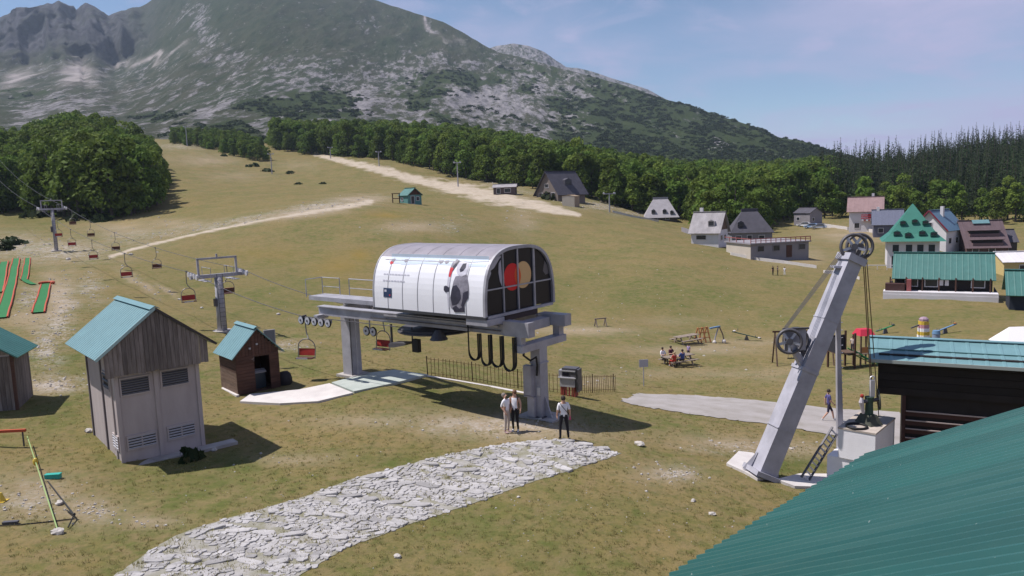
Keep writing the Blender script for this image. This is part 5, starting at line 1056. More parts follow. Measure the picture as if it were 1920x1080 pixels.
# ================================================================== PICNIC TABLES AND PLAYGROUND
m_wood = mat('grey_wood', (.30, .24, .195), .85, noise=.35, nscale=3, objrand=.2)
def picnic(label, px, py, rz, L=2.3):
    g = G(px, py); t = thing('picnic_table', label, 'picnic table', g, rz)
    for i in range(4): B(-L / 2, L / 2, -.38 + i * .195, -.205 + i * .195, .70, .75).build('plank', m_wood, t)
    for s in (-1, 1):
        for i in range(2): B(-L / 2, L / 2, s * (.72 + .13 * i) - .06, s * (.72 + .13 * i) + .06, .42, .46).build('plank', m_wood, t)
        for x in (-L * .36, L * .36): MB().beam((x, s * .62, 0), (x, s * .22, .70), .08, .10, (1, 0, 0)).build('leg', m_wood, t)
    for x in (-L * .36, L * .36): B(x - .04, x + .04, -.86, .86, .33, .415).build('brace', m_wood, t)
    return t, g
t1, g1 = picnic('wooden picnic table with people sitting at it', 1272, 684, .45, 2.6); t2, g2 = picnic('empty wooden picnic table behind the occupied one', 1287, 644, .55, 2.6)
def sit(label, base, rz, lx, ly, face, **k):
    p = Matrix.Translation(base) @ Matrix.Rotation(rz, 4, 'Z') @ Vector((lx, ly, 0)); q = k.get('h', 1.7) / 1.74; return person(label, (p.x, p.y, base.z + .46 + .02 - (.90 - .095) * q), face, pose=SIT, **k)
sit('person in blue shirt sitting at the picnic table, back towards the lift', g1, .45, -.25, -.80, .45 + math.pi, h=1.75, top=cm('royal', (.06, .09, .28)), legs=cm('navy', (.035, .03, .06)), shoes=shd, hair=m_hair_d, fat=1.15)
sit('person in red top sitting at the end of the picnic table', g1, .45, -1.0, -.80, .45 + math.pi, h=1.55, top=cm('red', (.45, .05, .04)), legs=cm('red', (.45, .05, .04)), shoes=shw, hair=mat('hair_fair', (.4, .3, .18), .7))
sit('person in white top sitting on the far side of the picnic table', g1, .45, -.9, .80, .45, h=1.68, top=white, legs=black, shoes=shd, hair=m_hair_d)
sit('person in dark shirt sitting on the far bench beside the white top', g1, .45, -.1, .80, .45, h=1.70, top=cm('maroon', (.10, .03, .05)), legs=black, shoes=shd, hair=m_hair_d)
gk = G(1291, 672); person('child in lilac top standing beside the picnic table', gk, -.9, 1.22, cm('lilac', (.36, .28, .48)), black, shw, m_hair_d, None, .45, .4)
m_or, m_gr, m_bl, m_ye = mat('orange_paint', (.40, .17, .07), .7), mat('green_plastic', (.02, .20, .07), .4), mat('blue_paint', (.12, .22, .36), .7), mat('yellow_paint', (.60, .42, .06), .5)
g = G(1322, 640); t = thing('climbing_frame', 'orange wooden climbing frame behind the picnic tables', 'climbing frame', g, .4)
for x in (-.8, -.3, .2):
    for s in (-1, 1): MB().beam((x, s * .55, 0), (x, s * .05, 1.35), .09, .09, (1, 0, 0)).build('post', m_or, t)
for z in (.45, .9, 1.3): MB().beam((-.85, -.55 + z * .38, z), (.25, -.55 + z * .38, z), .07, .07).build('rung', m_or, t)
g = G(1348, 642); t = thing('spring_rocker', 'grey leaning play rocker beside the orange frame', 'play rocker', g, .2)
MB().tube([(-.5, 0, 0), (-.3, 0, .7), (.0, 0, 1.55)], .06).build('arm', m_gal, t); MB().tube([(.55, 0, 0), (.35, 0, .8), (0, 0, 1.55)], .06).build('arm', m_wood, t); MB().beam((-.9, 0, 1.38), (.1, 0, 1.5), .2, .12).build('beam', m_bl, t); MB().ball((.35, -.3, .12), .2, 7, 5).build('stone_foot', m_concw, t); MB().ball((-.55, -.2, .1), .18, 7, 5).build('stone_foot', m_concw, t)
def seesaw(label, px, py, rz, L, tilt, m, ms):
    g = G(px, py); t = thing('seesaw', label, 'seesaw', g, rz); MB().prism([(-.22, 0), (.22, 0), (.05, .48), (-.05, .48)], lambda x, z: (x, -.12, z), lambda x, z: (x, .12, z)).build('stand', m_gald, t)
    MB().beam((-L / 2, 0, .5 - tilt), (L / 2, 0, .5 + tilt), .16, .07).build('plank', m, t)
    for s in (-1, 1):
        MB().ball((s * (L / 2 - .2), 0, .57 + s * tilt), .15, 8, 5, .5).build('seat', ms, t); MB().tube([(s * (L / 2 - .5), -.14, .55 + s * tilt), (s * (L / 2 - .5), -.14, .8 + s * tilt), (s * (L / 2 - .5), .14, .8 + s * tilt), (s * (L / 2 - .5), .14, .55 + s * tilt)], .02).build('handle', m_gald, t)
seesaw('dark green seesaw with pale seats on the open meadow', 1400, 638, -.25, 2.6, -.32, mat('dark_green_paint', (.04, .09, .06), .6), m_concw)
seesaw('thin green seesaw above the dark roof, left of the toy tower', 1660, 625, .3, 2.2, .22, m_gr, m_gald)
seesaw('colourful seesaw with red seats right of the toy tower', 1772, 625, .35, 2.8, .28, m_bl, m_or)
g = G(1126, 612); t = thing('wooden_trestle', 'small pale wooden trestle alone on the meadow', 'trestle', g, .3)
for s in (-.5, .5):
    for q in (-1, 1): MB().beam((s, q * .35, 0), (s, 0, .75), .09, .09, (1, 0, 0)).build('leg', m_wood, t)
MB().beam((-.62, 0, .78), (.62, 0, .78), .14, .1).build('beam', m_wood, t)
g = G(1505, 684); t = thing('swing_frame', 'dark swing frame behind the middle pulley', 'swing', g, -.1); Lw = 4.2
for x in (-Lw / 2, Lw / 2):
    for s in (-1, 1): MB().beam((x, s * .8, 0), (x, 0, 2.6), .1, .1, (1, 0, 0)).build('leg', m_brown2, t)
MB().beam((-Lw / 2 - .2, 0, 2.65), (Lw / 2 + .2, 0, 2.65), .12, .12).build('beam', m_brown, t)
for x in (-.9, .9):
    for s in (-.2, .2): MB().tube([(x + s, 0, 2.6), (x + s, 0, .55)], .012, 4).build('chain', m_gald, t)
    MB().beam((x - .25, 0, .53), (x + .25, 0, .53), .2, .05).build('swing_seat', m_rub, t)
g = G(1577, 690); t = thing('slide_tower', 'dark timber slide tower with green slide behind the leaning beam', 'slide', g, .15)
for x in (-.7, .7):
    for y in (-.6, .6): B(x - .06, x + .06, y - .06, y + .06, 0, 2.7).build('post', m_brown, t)
B(-.75, .75, -.65, .65, 1.2, 1.28).build('platform', m_brown2, t); B(-.7, .7, .58, .64, 1.28, 2.4).build('panel', mat('dark_panel', (.03, .03, .04), .6), t); B(-.76, -.70, -.6, .6, 1.28, 2.4).build('panel', mat('dark_panel', (.03, .03, .04), .6), t)
sl = MB()
for i in range(8):
    a, b = i / 8, (i + 1) / 8; f_ = lambda u: (.75 + 2.0 * u, 1.25 - 1.15 * (u ** .8))
    (xa, za), (xb, zb) = f_(a), f_(b); sl.hexa([(xa, -.35, za - .04), (xb, -.35, zb - .04), (xb, .35, zb - .04), (xa, .35, za - .04), (xa, -.35, za), (xb, -.35, zb), (xb, .35, zb), (xa, .35, za)])
sl.build('slide', m_gr, t)
for s in (-.38, .38): MB().tube([(.75, s, 1.4), (1.6, s, .85), (2.8, s, .2)], .05).build('slide_rail', m_gr, t)
g = G(1618, 686); t = thing('play_tower', 'little play tower with bright red roof beside the hanging ropes', 'play tower', g, .1)
for x in (-.5, .5):
    for y in (-.5, .5): B(x - .05, x + .05, y - .05, y + .05, 0, 2.4).build('post', m_brown2, t)
B(-.55, .55, -.55, .55, 1.0, 1.07).build('platform', m_wood, t); MB().add([(-.6, -.6, 2.4), (.6, -.6, 2.4), (.6, .6, 2.4), (-.6, .6, 2.4), (-.42, -.3, 2.85), (.42, -.3, 2.85), (.42, .3, 2.85), (-.42, .3, 2.85)], [(3, 2, 1, 0), (4, 5, 6, 7), (0, 1, 5, 4), (1, 2, 6, 5), (2, 3, 7, 6), (3, 0, 4, 7)]).build('roof', mat('bright_red', (.50, .03, .06), .6), t)
B(-.5, .5, -.54, -.50, 1.1, 1.55).build('panel', m_or, t); B(-1.4, -.55, -.4, .4, .95, 1.0).build('bridge', m_wood, t)
gq = Matrix.Translation(g) @ Vector((-.85, -.1, 1.005)); person('child in pale top standing on the bridge of the play tower', gq, -.6, 1.35, cm('cream', (.6, .5, .46)), cm('navy', (.035, .03, .06)), shw, m_hair_d)
g = G(1731, 634); t = thing('toy_tower', 'white and yellow striped toy tower behind the dark roof', 'play tower', g, .1)
for i in range(5): MB().cyl((0, 0, i * .32), (0, 0, (i + 1) * .32 - .01), .52 - .02 * i, n=12).build('ring', (cm('white', (1, 1, 1)), m_ye, cm('white', (1, 1, 1)), mat('pink_paint', (.5, .25, .3), .5), m_ye)[i], t)
MB().ball((0, 0, 1.7), .42, 8, 5, .7).build('cap', mat('mauve_paint', (.32, .22, .28), .6), t); MB().beam((-1.2, 0, 1.0), (-.4, 0, 1.25), .1, .1).build('arm', m_gald, t)
g = G(1755, 637); t = thing('play_barrel', 'blue topped play barrel beside the toy tower', 'barrel', g); MB().cyl((0, 0, 0), (0, 0, .55), .32, n=14).build('drum', mat('grey_blue_drum', (.22, .26, .36), .5), t); MB().cyl((0, 0, .55), (0, 0, .85), .35, .28, 14).build('lid', m_bl, t)
for i, (px, lb, c) in enumerate(((1449, 'left dark clad figure of the three far on the meadow', black), (1458, 'middle dark clad figure of the three far on the meadow', cm('navy', (1, 1, 1))), (1471, 'white clad figure far on the meadow below the stone house', white))):
    g = G(px, 516); person(lb, g, .5 + i, 1.45 if i < 2 else 1.3, c, black if i < 2 else white, shd, m_hair_d)
g = G(1671, 546); person('person in grey standing at the end of the white terrace', g, .3, 1.7, cm('greyblue', (.28, .28, .34)), cm('navy', (1, 1, 1)), shd, m_hair_g)

# ================================================================== TENSION TOWER
b0 = G(1425, 893); m_beam = mat('tower_paint', (.44, .43, .49), .5, .05, noise=.3, nscale=1.5, bump=.06, bscale=15)
tt = thing('tension_tower', 'leaning grey steel tension tower with pulley wheel at its head', 'tension tower', b0)
top = P(1596, 486, b0.y + .9) - b0; mid = P(1507, 690, b0.y + .35) - b0; ax = top.normalized(); vw = (EYE - b0).normalized(); sx_ = ax.cross(vw).normalized(); fr_ = sx_.cross(ax)
def bm4(mb, a, b, wa, wb): # diamond-set box beam
    q = []
    for c, w_ in ((a, wa), (b, wb)):
        q += [c + sx_ * (w_ * .62) + fr_ * (w_ * .18), c + sx_ * (w_ * -.10) + fr_ * (w_ * .62), c - sx_ * (w_ * .62) - fr_ * (w_ * .18), c + sx_ * (w_ * .10) - fr_ * (w_ * .62)]
    return mb.hexa(q)
bm4(MB(), Vector((0, 0, -.1)), top, .82, .66).build('beam', m_beam, tt)
bm4(MB(), top * .985, top * 1.015, .86, .86).build('head_plate', m_beam, tt); bm4(MB(), top * .005, top * .025, 1.15, 1.15).build('base_plate', m_beam, tt); bm4(MB(), top * .485, top * .50, .80, .80).build('joint_flange', m_beam, tt)
for k_, w_ in ((.22, .02), (.72, .02)): bm4(MB(), top * k_, top * (k_ + .004), .84 - .16 * k_, .84 - .16 * k_).build('weld_band', m_beam, tt)
for s in (-1, 1):
    c = sx_ * (s * .42); MB().prism([(0, 0), (.5, 0), (0, .8)], lambda q, z: c + sx_ * (s * q * .5) + ax * z + fr_ * .03, lambda q, z: c + sx_ * (s * q * .5) + ax * z - fr_ * .03).build('gusset', m_beam, tt)
def big_wheel(c, R, axv, nm):
    axv = Vector(axv).normalized(); o = MB().torus(c, axv, R, .06, 28, 8, 1.6).build(nm, mat('wheel_dark', (.10, .095, .105), .5, .2), tt, True); sp = axv.cross(Vector((0, 0, 1))).normalized(); s2 = axv.cross(sp)
    for k in range(5): a = k * 1.2566 + .3; d = sp * math.cos(a) + s2 * math.sin(a); MB().beam(c + d * .08, c + d * (R - .03), .09, .06, axv).build('spoke', m_chrome, o)
    MB().cyl(c - axv * .14, c + axv * .14, .12, n=10).build('hub', m_gald, o); return o
wax = (Vector((-.18, -1, .12)))
wt = P(1601, 463, b0.y + .85) - b0; wt2 = P(1612, 462, b0.y + 1.25) - b0
big_wheel(wt, .45, wax, 'pulley_wheel'); big_wheel(wt2, .45, wax, 'pulley_wheel')
MB().beam(top, wt, .14, .2).build('fork', m_gald, tt); MB().beam(top + Vector((.18, .2, 0)), wt2, .14, .2).build('fork', m_gald, tt)
wm = P(1480, 640, b0.y + .1) - b0; wm2 = P(1492, 637, b0.y + .55) - b0; big_wheel(wm, .42, wax, 'pulley_wheel'); big_wheel(wm2, .42, wax, 'pulley_wheel')
MB().beam(wm + Vector((.05, 0, -.1)), mid, .16, .2).build('bracket', m_beam, tt); MB().beam(wm2, mid + ax * .35, .14, .16).build('bracket', m_gald, tt)
pc_ = wm.lerp(wm2, .5) + Vector((.12, 0, .02)); MB().beam(pc_ - Vector((.42, 0, 0)), pc_ + Vector((.36, 0, 0)), .05, .78).build('pulley_casing', m_beam, tt); MB().beam(pc_ + Vector((-.50, -.05, .43)), pc_ + Vector((.45, -.05, .43)), .08, .06).build('casing_rim', m_gald, tt)
for k in range(4): MB().tube([wm + Vector((-.40 + .09 * k, .1 + .1 * k, .16)), wt + Vector((-.42 + .09 * k, .1 + .05 * k, -.12))], .014, 4).build('rope', m_gald, tt)
MB().beam(P(1560, 500, b0.y + .9) - b0, P(1605, 500, b0.y + .9) - b0, .35, .08).build('head_step', m_beam, tt)
# back stay with rungs
sa = P(1571, 548, b0.y + .85) - b0; ss = P(1574, 862, b0.y + 1.5) - b0; ss = Vector((ss.x, ss.y, zg(ss.x + b0.x, ss.y + b0.y) - b0.z - .1)); off = Vector((.22, .12, 0))
MB().beam(sa, ss, .15, .15, (0, 1, 0)).build('back_stay', m_beam, tt); MB().beam(sa + off - ax * .4, ss + off, .07, .07, (0, 1, 0)).build('ladder_rail', m_beam, tt)
for k in range(22): u = .08 + .9 * k / 22; MB().tube([sa.lerp(ss, u), (sa + off).lerp(ss + off, u)], .016, 4).build('rung', m_beam, tt)
slabs = lambda pxs, nm: slab(nm, pxs, m_conc, .10, None)
for pxs, lb in (([(1362, 873), (1385, 850), (1412, 853), (1440, 872), (1455, 897), (1420, 902), (1395, 888)], 'concrete footing slab under the foot of the leaning beam'), ([(1455, 903), (1500, 892), (1560, 893), (1560, 918), (1490, 916)], 'pale concrete slab between the beam and the white block')):
    o = slab('footing_slab', pxs, m_concw, .10, None); tag(o, lb, 'slab')
# ladder leaning on the white block
la, lb_ = G(1508, 905) + Vector((0, 0, .1)), P(1566, 806, b0.y + 1.0); t = thing('leaning_ladder', 'grey ladder leaning against the white block', 'ladder', la); d = lb_ - la; sd_ = d.cross(Vector((0, -1, 0))).normalized() * .16
for s in (-1, 1): MB().beam(sd_ * s, d + sd_ * s, .07, .05).build('rail', m_gald, t)
for k in range(11): u = (k + .5) / 11; MB().beam(d * u - sd_, d * u + sd_, .05, .06).build('rung', m_chrome, t)
# white concrete block with winch
m_wh = mat('white_paint', (.86, .84, .88), .7, nscale=1.4, color2=(.76, .74, .78), bump=.15, bscale=20)
wb = P(1571, 857, 26.2); wz = zg(wb.x, wb.y); t = thing('winch_block', 'white painted concrete block carrying an old winch', 'concrete block', (wb.x, wb.y, wz), -.74)
zt = P(1570, 802, 26.2).z - wz; zm = wb.z - wz
B(.0, 1.26, 0, 2.3, zm, zt).build('upper_block', m_wh, t); B(-.40, 1.28, .05, 2.35, -.4, zm - .02).build('lower_block', m_wh, t); B(-.02, 1.28, -.02, 2.32, zt - .03, zt + .03).build('top_slab', mat('buff_concrete', (.50, .43, .38), .9, noise=.25, nscale=3), t)
tw = Matrix.Translation(t.location) @ Matrix.Rotation(-.74, 4, 'Z')
wn_ = thing('winch', 'old dark green winch with spoked flywheel on the white block', 'winch', tw @ Vector((.72, 1.05, zt + .03)), .3)
MB().hexa([(-.28, -.4, 0), (.28, -.4, 0), (.28, .4, 0), (-.28, .4, 0), (-.16, -.22, .35), (.16, -.22, .35), (.16, .25, .35), (-.16, .25, .35)]).build('base', mat('winch_iron', (.09, .095, .075), .7, noise=.4, nscale=6), wn_)
MB().tube([(0, 0, .3), (.0, 0, .75), (0, 0, 1.0)], [.15, .13, .16], 12).build('column', mat('winch_green', (.055, .10, .075), .6, noise=.4, nscale=6), wn_); MB().cyl((-.3, 0, .85), (.42, 0, .85), .07).build('shaft', m_gald, wn_)
def spoked(par, c, R, axv, m, n_=5):
    axv = Vector(axv).normalized(); o = MB().torus(c, axv, R, .03, 24, 6).build('flywheel', m, par, True); sp = axv.cross(Vector((0, 0, 1))).normalized(); s2 = axv.cross(sp)
    for k in range(n_): a = k * 6.2832 / n_; dd = sp * math.cos(a) + s2 * math.sin(a); MB().beam(Vector(c) + dd * .03, Vector(c) + dd * R, .04, .03, axv).build('spoke', m, o)
spoked(wn_, (.42, 0, .85), .36, (1, -.7, .1), mat('winch_iron', (.09, .095, .075), .7)); spoked(wn_, (-.26, .05, .78), .26, (1, -.9, 0), mat('winch_iron', (.09, .095, .075), .7)); MB().tube([(-.35, -.1, .45), (-.5, -.15, .9), (-.48, -.15, 1.05)], [.05, .09, .05], 8).build('oil_can', mat('pale_grey', (.5, .46, .5), .5), wn_); MB().ball((-.47, -.15, 1.12), .07, 7, 5).build('red_knob', m_red, wn_)
c = tw @ Vector((.52, .34, zt + .07)); o = MB().torus((0, 0, 0), (0, 0, 1), .34, .045, 28, 8).build('rubber_ring', m_rub, None, True); o.location = c; tag(o, 'black rubber ring lying on the white block', 'ring')
# hanging ropes and weight carrier
wr = tw @ Vector((.78, 1.05, zt + 1.1)); t = thing('hanging_ropes', 'twin ropes hanging from the head pulley with a pale swivel', 'ropes', wr)
for k, xo in enumerate((.0, .07, .48)): MB().tube([Vector((xo, .05 * k, 0)) if k < 2 else Vector((.40, .2, -.9)), b0 + wt2 + Vector((.12 + .06 * k, 0, -.3 if k < 2 else -.2)) - wr], .018, 5).build('rope', m_rust, t)
MB().beam((.03, 0, -.05), (.03, 0, .55), .16, .10, (0, 1, 0)).build('swivel', m_chrome, t); MB().torus((.03, 0, .62), (0, 1, 0), .08, .025, 12, 6).build('shackle', m_chrome, t)

# ================================================================== DARK TIMBER SHELTER
m_blk = mat('dark_timber', (.028, .022, .021), .8, noise=.3, nscale=2, objrand=.3); m_mar = mat('maroon_timber', (.075, .035, .032), .75, noise=.2, nscale=2)
A = P(1628, 673, 27.0); Bq = PZ(1935, 691, A.z); dv_ = Vector((Bq.x - A.x, Bq.y - A.y, 0)); ang = math.atan2(dv_.y, dv_.x); Ls = dv_.length + 2.5; gz = zg(A.x + 2, A.y + .5)
t = thing('timber_shelter', 'dark timber shelter with teal roof behind the near green roof', 'shelter', (A.x, A.y, gz), ang); ez = A.z - gz
R1 = P(1634, 631, 28.6); rl = Matrix.Rotation(-ang, 4, 'Z') @ Vector((R1.x - A.x, R1.y - A.y, 0)); rz_, ry = R1.z - gz, max(rl.y, 1.2)
roof_panel((0, 0, ez), (Ls, 0, ez), (Ls, ry, rz_), (0.0, ry, rz_), .08, .5, .012).build('roof', m_teal, t); roof_panel((Ls, 2 * ry, ez), (0, 2 * ry, ez), (0, ry, rz_), (Ls, ry, rz_), .08, .5, .012).build('roof', m_teal, t)
MB().beam((0, ry * .45, ez + (rz_ - ez) * .47), (Ls, ry * .45, ez + (rz_ - ez) * .47), .05, .05).build('snow_guard', mat('dark_teal', (.05, .12, .12), .5), t); MB().beam((0, ry, rz_ + .02), (Ls, ry, rz_ + .02), .3, .03).build('ridge_cap', m_teal, t)
MB().beam((0, -.03, ez - .05), (Ls, -.03, ez - .05), .04, .12).build('fascia', mat('pale_fascia', (.33, .36, .34), .6), t)
ux = (P(1640, 742, A.y + .4) - A).z; zl_ = P(1660, 742, 26.8).z - gz; xl = (P(1686, 742, 26.6) - P(1640, 742, 26.8)).length
B(.35, Ls, .35, ry * 2 - .3, zl_, ez + .15).build('loft', m_blk, t)
nb = 5
for i in range(nb):
    z0, z1_ = zl_ + (ez - zl_) * i / nb, zl_ + (ez - zl_) * (i + 1) / nb; B(.33, Ls, .30, .35, z0 + .006, z1_ - .006).build('plank', m_blk, t)
B(.35 + xl, Ls, .42, ry * 2 - .4, -.5, zl_ - .002).build('wall', m_blk, t); B(.33 + xl, .45 + xl, .30, .42, -.4, zl_).build('corner_post', m_mar, t)
pz = [P(1720, y, 26.4).z - gz for y in (774, 791, 807, 824, 841)]
for i, z in enumerate(pz):
    B(.46 + xl, Ls, .36, .415, z - .20, z - .045).build('plank', m_mar, t); B(.46 + xl, Ls, .30, .355, z - .03, z + .005).build('slat', mat('pale_slat', (.42, .34, .32), .7), t)

# ================================================================== NEAR LODGE WITH GREEN CORRUGATED ROOF
C0 = P(1628, 854, 16.0); C1 = PZ(1262, 1080, C0.z); ev = Vector((C1.x - C0.x, C1.y - C0.y, 0)).normalized()       # eave, towards the camera
up_h = Vector((-ev.y, ev.x, 0));  up_h = up_h if up_h.x > 0 else -up_h
v = ray(1920, 769); best = None
for s in np.linspace(.5, 6, 200):
    q = C0 + up_h * s; zz_ = HC + v.z / v.y * q.y; e = abs(v.x / v.y * q.y - q.x)
    if best is None or e < best[0]: best = (e, s, zz_)
slope = (best[2] - C0.z) / best[1]; LV, LEv = 9.0, 13.5; per = .25; n_ = int(LEv / per); prof = [(0, 0), (.30, 0), (.42, .075), (.60, .075), (.76, 0)]
lodge = thing('lodge', 'near lodge under a big green corrugated metal roof', 'building', (C0.x, C0.y, zg(C0.x, C0.y)))
rel = Vector((0, 0, C0.z - lodge.location.z)); up3 = up_h + Vector((0, 0, slope)); nn = ev.cross(up3).normalized(); nn = nn if nn.z > 0 else -nn; mb = MB(); us = []
for i in range(n_):
    for a, h_ in prof: us.append(((i + a) * per, h_))
V = []; NV = 14
for u, h_ in us:
    for j in range(NV): V.append(rel + ev * u + up3 * (LV * j / (NV - 1)) + nn * (h_ + .004 * math.sin(u * 3.1 + j * 1.7)))
m_ = len(us); k0 = len(V); Fq = [(i * NV + j, (i + 1) * NV + j, (i + 1) * NV + j + 1, i * NV + j + 1) for i in range(m_ - 1) for j in range(NV - 1)]
for u, h_ in us: V.append(rel + ev * u + nn * (h_ - .012))
Fq += [(i * NV, k0 + i, k0 + i + 1, (i + 1) * NV) for i in range(m_ - 1)]
mb.v = [tuple(q) for q in V]; mb.f = Fq
def roof_mat():
    m = bpy.data.materials.new('green_corrugated'); m.use_nodes = True; nt = m.node_tree; b = nt.nodes['Principled BSDF']; b.inputs['Roughness'].default_value = .42; b.inputs['Specular IOR Level'].default_value = .45
    co = nt.nodes.new('ShaderNodeTexCoord').outputs['Object']; c = mixn(nt, noisen(nt, co, .5, .3, .7, 5), (.022, .105, .095), (.017, .088, .084)); c = mixn(nt, noisen(nt, co, 11, .755, .78, 2, .5), c, (.25, .30, .28)); c = mixn(nt, noisen(nt, co, 5, .45, .75, 6, .7, 0, .35), c, (.035, .10, .09)); rd_ = nt.nodes.new('ShaderNodeMapRange'); rd_.inputs[1].default_value = .45; rd_.inputs[2].default_value = .75; rd_.inputs[4].default_value = .55; nt.links.new(attr(nt, 'dirt'), rd_.inputs[0]); c = mixn(nt, rd_.outputs[0], c, (.045, .125, .115)); hs_ = nt.nodes.new('ShaderNodeHueSaturation'); vr_ = nt.nodes.new('ShaderNodeMapRange'); vr_.inputs[3].default_value = .86; vr_.inputs[4].default_value = 1.14; nt.links.new(attr(nt, 'sheet'), vr_.inputs[0]); nt.links.new(vr_.outputs[0], hs_.inputs['Value']); nt.links.new(c, hs_.inputs['Color']); nt.links.new(hs_.outputs[0], b.inputs['Base Color']); return m
ro_ = mb.build('roof', roof_mat(), lodge); sh_ = np.random.default_rng(8).random(200); uu_ = np.array([u for u, h_ in us for j in range(NV)] + [u for u, h_ in us])
add_attr(ro_.data, 'sheet', sh_[(uu_ / 1.0).astype(int)]); add_attr(ro_.data, 'dirt', fbm(uu_ * 5.0, np.array([j * .45 for u, h_ in us for j in range(NV)] + [0.0] * len(us)), 4))
MB().beam(rel - ev * .05 + nn * -.04 - up3 * .02, rel - ev * .05 + up3 * LV + nn * -.04, .10, .16, nn).build('verge_board', mat('maroon_trim', (.10, .05, .055), .7), lodge)
zf = zg(C0.x, C0.y); base = [ev * .5 + up_h * .6, ev * (LEv - .3) + up_h * .6, ev * (LEv - .3) + up_h * (LV - .3), ev * .5 + up_h * (LV - .3)]
MB().hexa([base[3] - Vector((0, 0, 1)), base[2] - Vector((0, 0, 1)), base[1] - Vector((0, 0, 1)), base[0] - Vector((0, 0, 1)), base[3] + rel + Vector((0, 0, slope * (LV - .3) - .12)), base[2] + rel + Vector((0, 0, slope * (LV - .3) - .12)), base[1] + rel + Vector((0, 0, slope * .6 - .12)), base[0] + rel + Vector((0, 0, slope * .6 - .12))]).build('wall', m_brown2, lodge)
# white canopy top at the right edge
g = P(1905, 640, 48); z = zg(g.x, g.y); t = thing('white_canopy', 'white canopy roof at the right picture edge above the shelter', 'canopy', (g.x, g.y, z), -.1); hz_ = P(1900, 645, 48).z - z
MB().add([(-1.2, -1.2, hz_), (3, -1.2, hz_), (3, 1.6, hz_), (-.9, 1.6, hz_), (-.35, .2, hz_ + 1.1), (3, .2, hz_ + 1.15)], [(0, 1, 5, 4), (1, 2, 5), (2, 3, 4, 5), (3, 0, 4), (3, 2, 1, 0)]).build('roof', mat('canvas_white', (.72, .70, .72), .7), t)
for x, y in ((-.9, -1.0), (2.8, -1.0), (-.7, 1.4), (2.8, 1.4)): B(x - .05, x + .05, y - .05, y + .05, 0, hz_).build('post', m_gald, t)

# ================================================================== HOUSES OF THE RESORT
m_win = mat('window_glass', (.03, .032, .04), .2, spec=.5); m_wall_w = mat('white_wall', (.66, .63, .66), .85, noise=.12, nscale=.5); m_wall_g = mat('grey_wall', (.27, .25, .275), .9, noise=.15, nscale=.5); m_wall_b = mat('pale_beige_wall', (.52, .46, .40), .9, noise=.12, nscale=.5)
m_shg = mat('grey_shingle', (.36, .335, .35), .9, noise=.3, nscale=.8); m_dkr = mat('dark_slate_roof', (.085, .08, .10), .85, noise=.25, nscale=.8); m_tan = mat('tan_wall', (.36, .27, .19), .9, noise=.15, nscale=.5)
def window(par, o, ux, out, x, z, w, h, mf=None, n_=1):
    o, ux, out = Vector(o), Vector(ux), Vector(out); c = o + ux * x; f = MB(); zv = Vector((0, 0, 1))
    for a, b in ((c + zv * z, c + ux * w + zv * z), (c + zv * (z + h), c + ux * w + zv * (z + h))): f.beam(a - ux * .05 + out * .04, b + ux * .05 + out * .04, .1, .1)
    for k in range(n_ + 1): q = c + ux * (w * k / n_) + out * .045; f.beam(q + zv * (z + .05), q + zv * (z + h - .05), .09, .09, ux)
    fr = f.build('window', mf or m_wall_w, par); MB().beam(c + zv * (z + h / 2) + out * .012, c + ux * w + zv * (z + h / 2) + out * .012, .02, h).build('pane', m_win, fr); return fr
def door(par, o, ux, out, x, z, w, h, m):
    o, ux, out = Vector(o), Vector(ux), Vector(out); d = MB().beam(o + ux * x + out * .03 + Vector((0, 0, z + h / 2)), o + ux * (x + w) + out * .03 + Vector((0, 0, z + h / 2)), .06, h).build('door', m, par); MB().ball(o + ux * (x + w * .85) + out * .1 + Vector((0, 0, z + h * .45)), .07, 6, 4).build('handle', m_gald, d)
def house(name, label, cat, loc, th, W, D, wh, rh, mw, mr, os=.5, of=.5, front=(), left=(), right=(), chim=(), ribs=1.2, dormers=(), gablemat=None, group=None):
    t = thing(name, label, cat, loc, th, group); x0 = -W / 2
    B(x0, W / 2, 0, D, -2.5, wh).build('wall', mw, t)
    MB().prism([(x0 + .01, wh), (W / 2 - .01, wh), (0, wh + rh - .02)], lambda x, z: (x, .01, z), lambda x, z: (x, D - .01, z)).build('gable_wall', gablemat or mw, t)
    e = wh - os * rh / (W / 2); ra, rb_ = gable_roof(t, W, D, e, wh + rh + .06, of, of, os, mr, .12, False, x0, ribs)
    MB().beam((0, -of - .05, wh + rh + .12), (0, D + of + .05, wh + rh + .12), .4, .1).build('ridge_cap', mr, ra)
    FR = {'f': ((x0, 0, 0), (1, 0, 0), (0, -1, 0)), 'l': ((x0, D, 0), (0, -1, 0), (-1, 0, 0)), 'r': ((W / 2, 0, 0), (0, 1, 0), (1, 0, 0))}
    for k, L in (('f', front), ('l', left), ('r', right)):
        for q in L:
            if len(q) > 4 and q[4] == 'door': door(t, *FR[k], *q[:4], m_brown)
            else: window(t, *FR[k], *q[:4])
    for x, y, h_ in chim: B(x - .3, x + .3, y - .3, y + .3, wh, wh + rh + h_).build('chimney', m_wall_w, t)
    for side, y, u, w_, h_ in dormers:            # little dormers on the roof slope: side -1 / +1, along y, u up the slope
        xs = side * (W / 2) * (1 - u); zs = wh + rh * u; d = MB(); d.prism([(-w_ / 2, 0), (w_ / 2, 0), (w_ / 2, h_ * .7), (0, h_), (-w_ / 2, h_ * .7)], lambda q, z: (xs + side * .35, y + q, zs + z - .15), lambda q, z: (xs - side * 1.2, y + q, zs + z - .15)); do = d.build('dormer', mr, t); MB().beam((xs + side * .36, y - w_ * .36, zs + h_ * .28), (xs + side * .36, y + w_ * .36, zs + h_ * .28), .03, h_ * .6).build('pane', m_win, do)
    return t
def at(px, py, dz=0): g = G(px, py); return (g.x, g.y, g.z + dz)
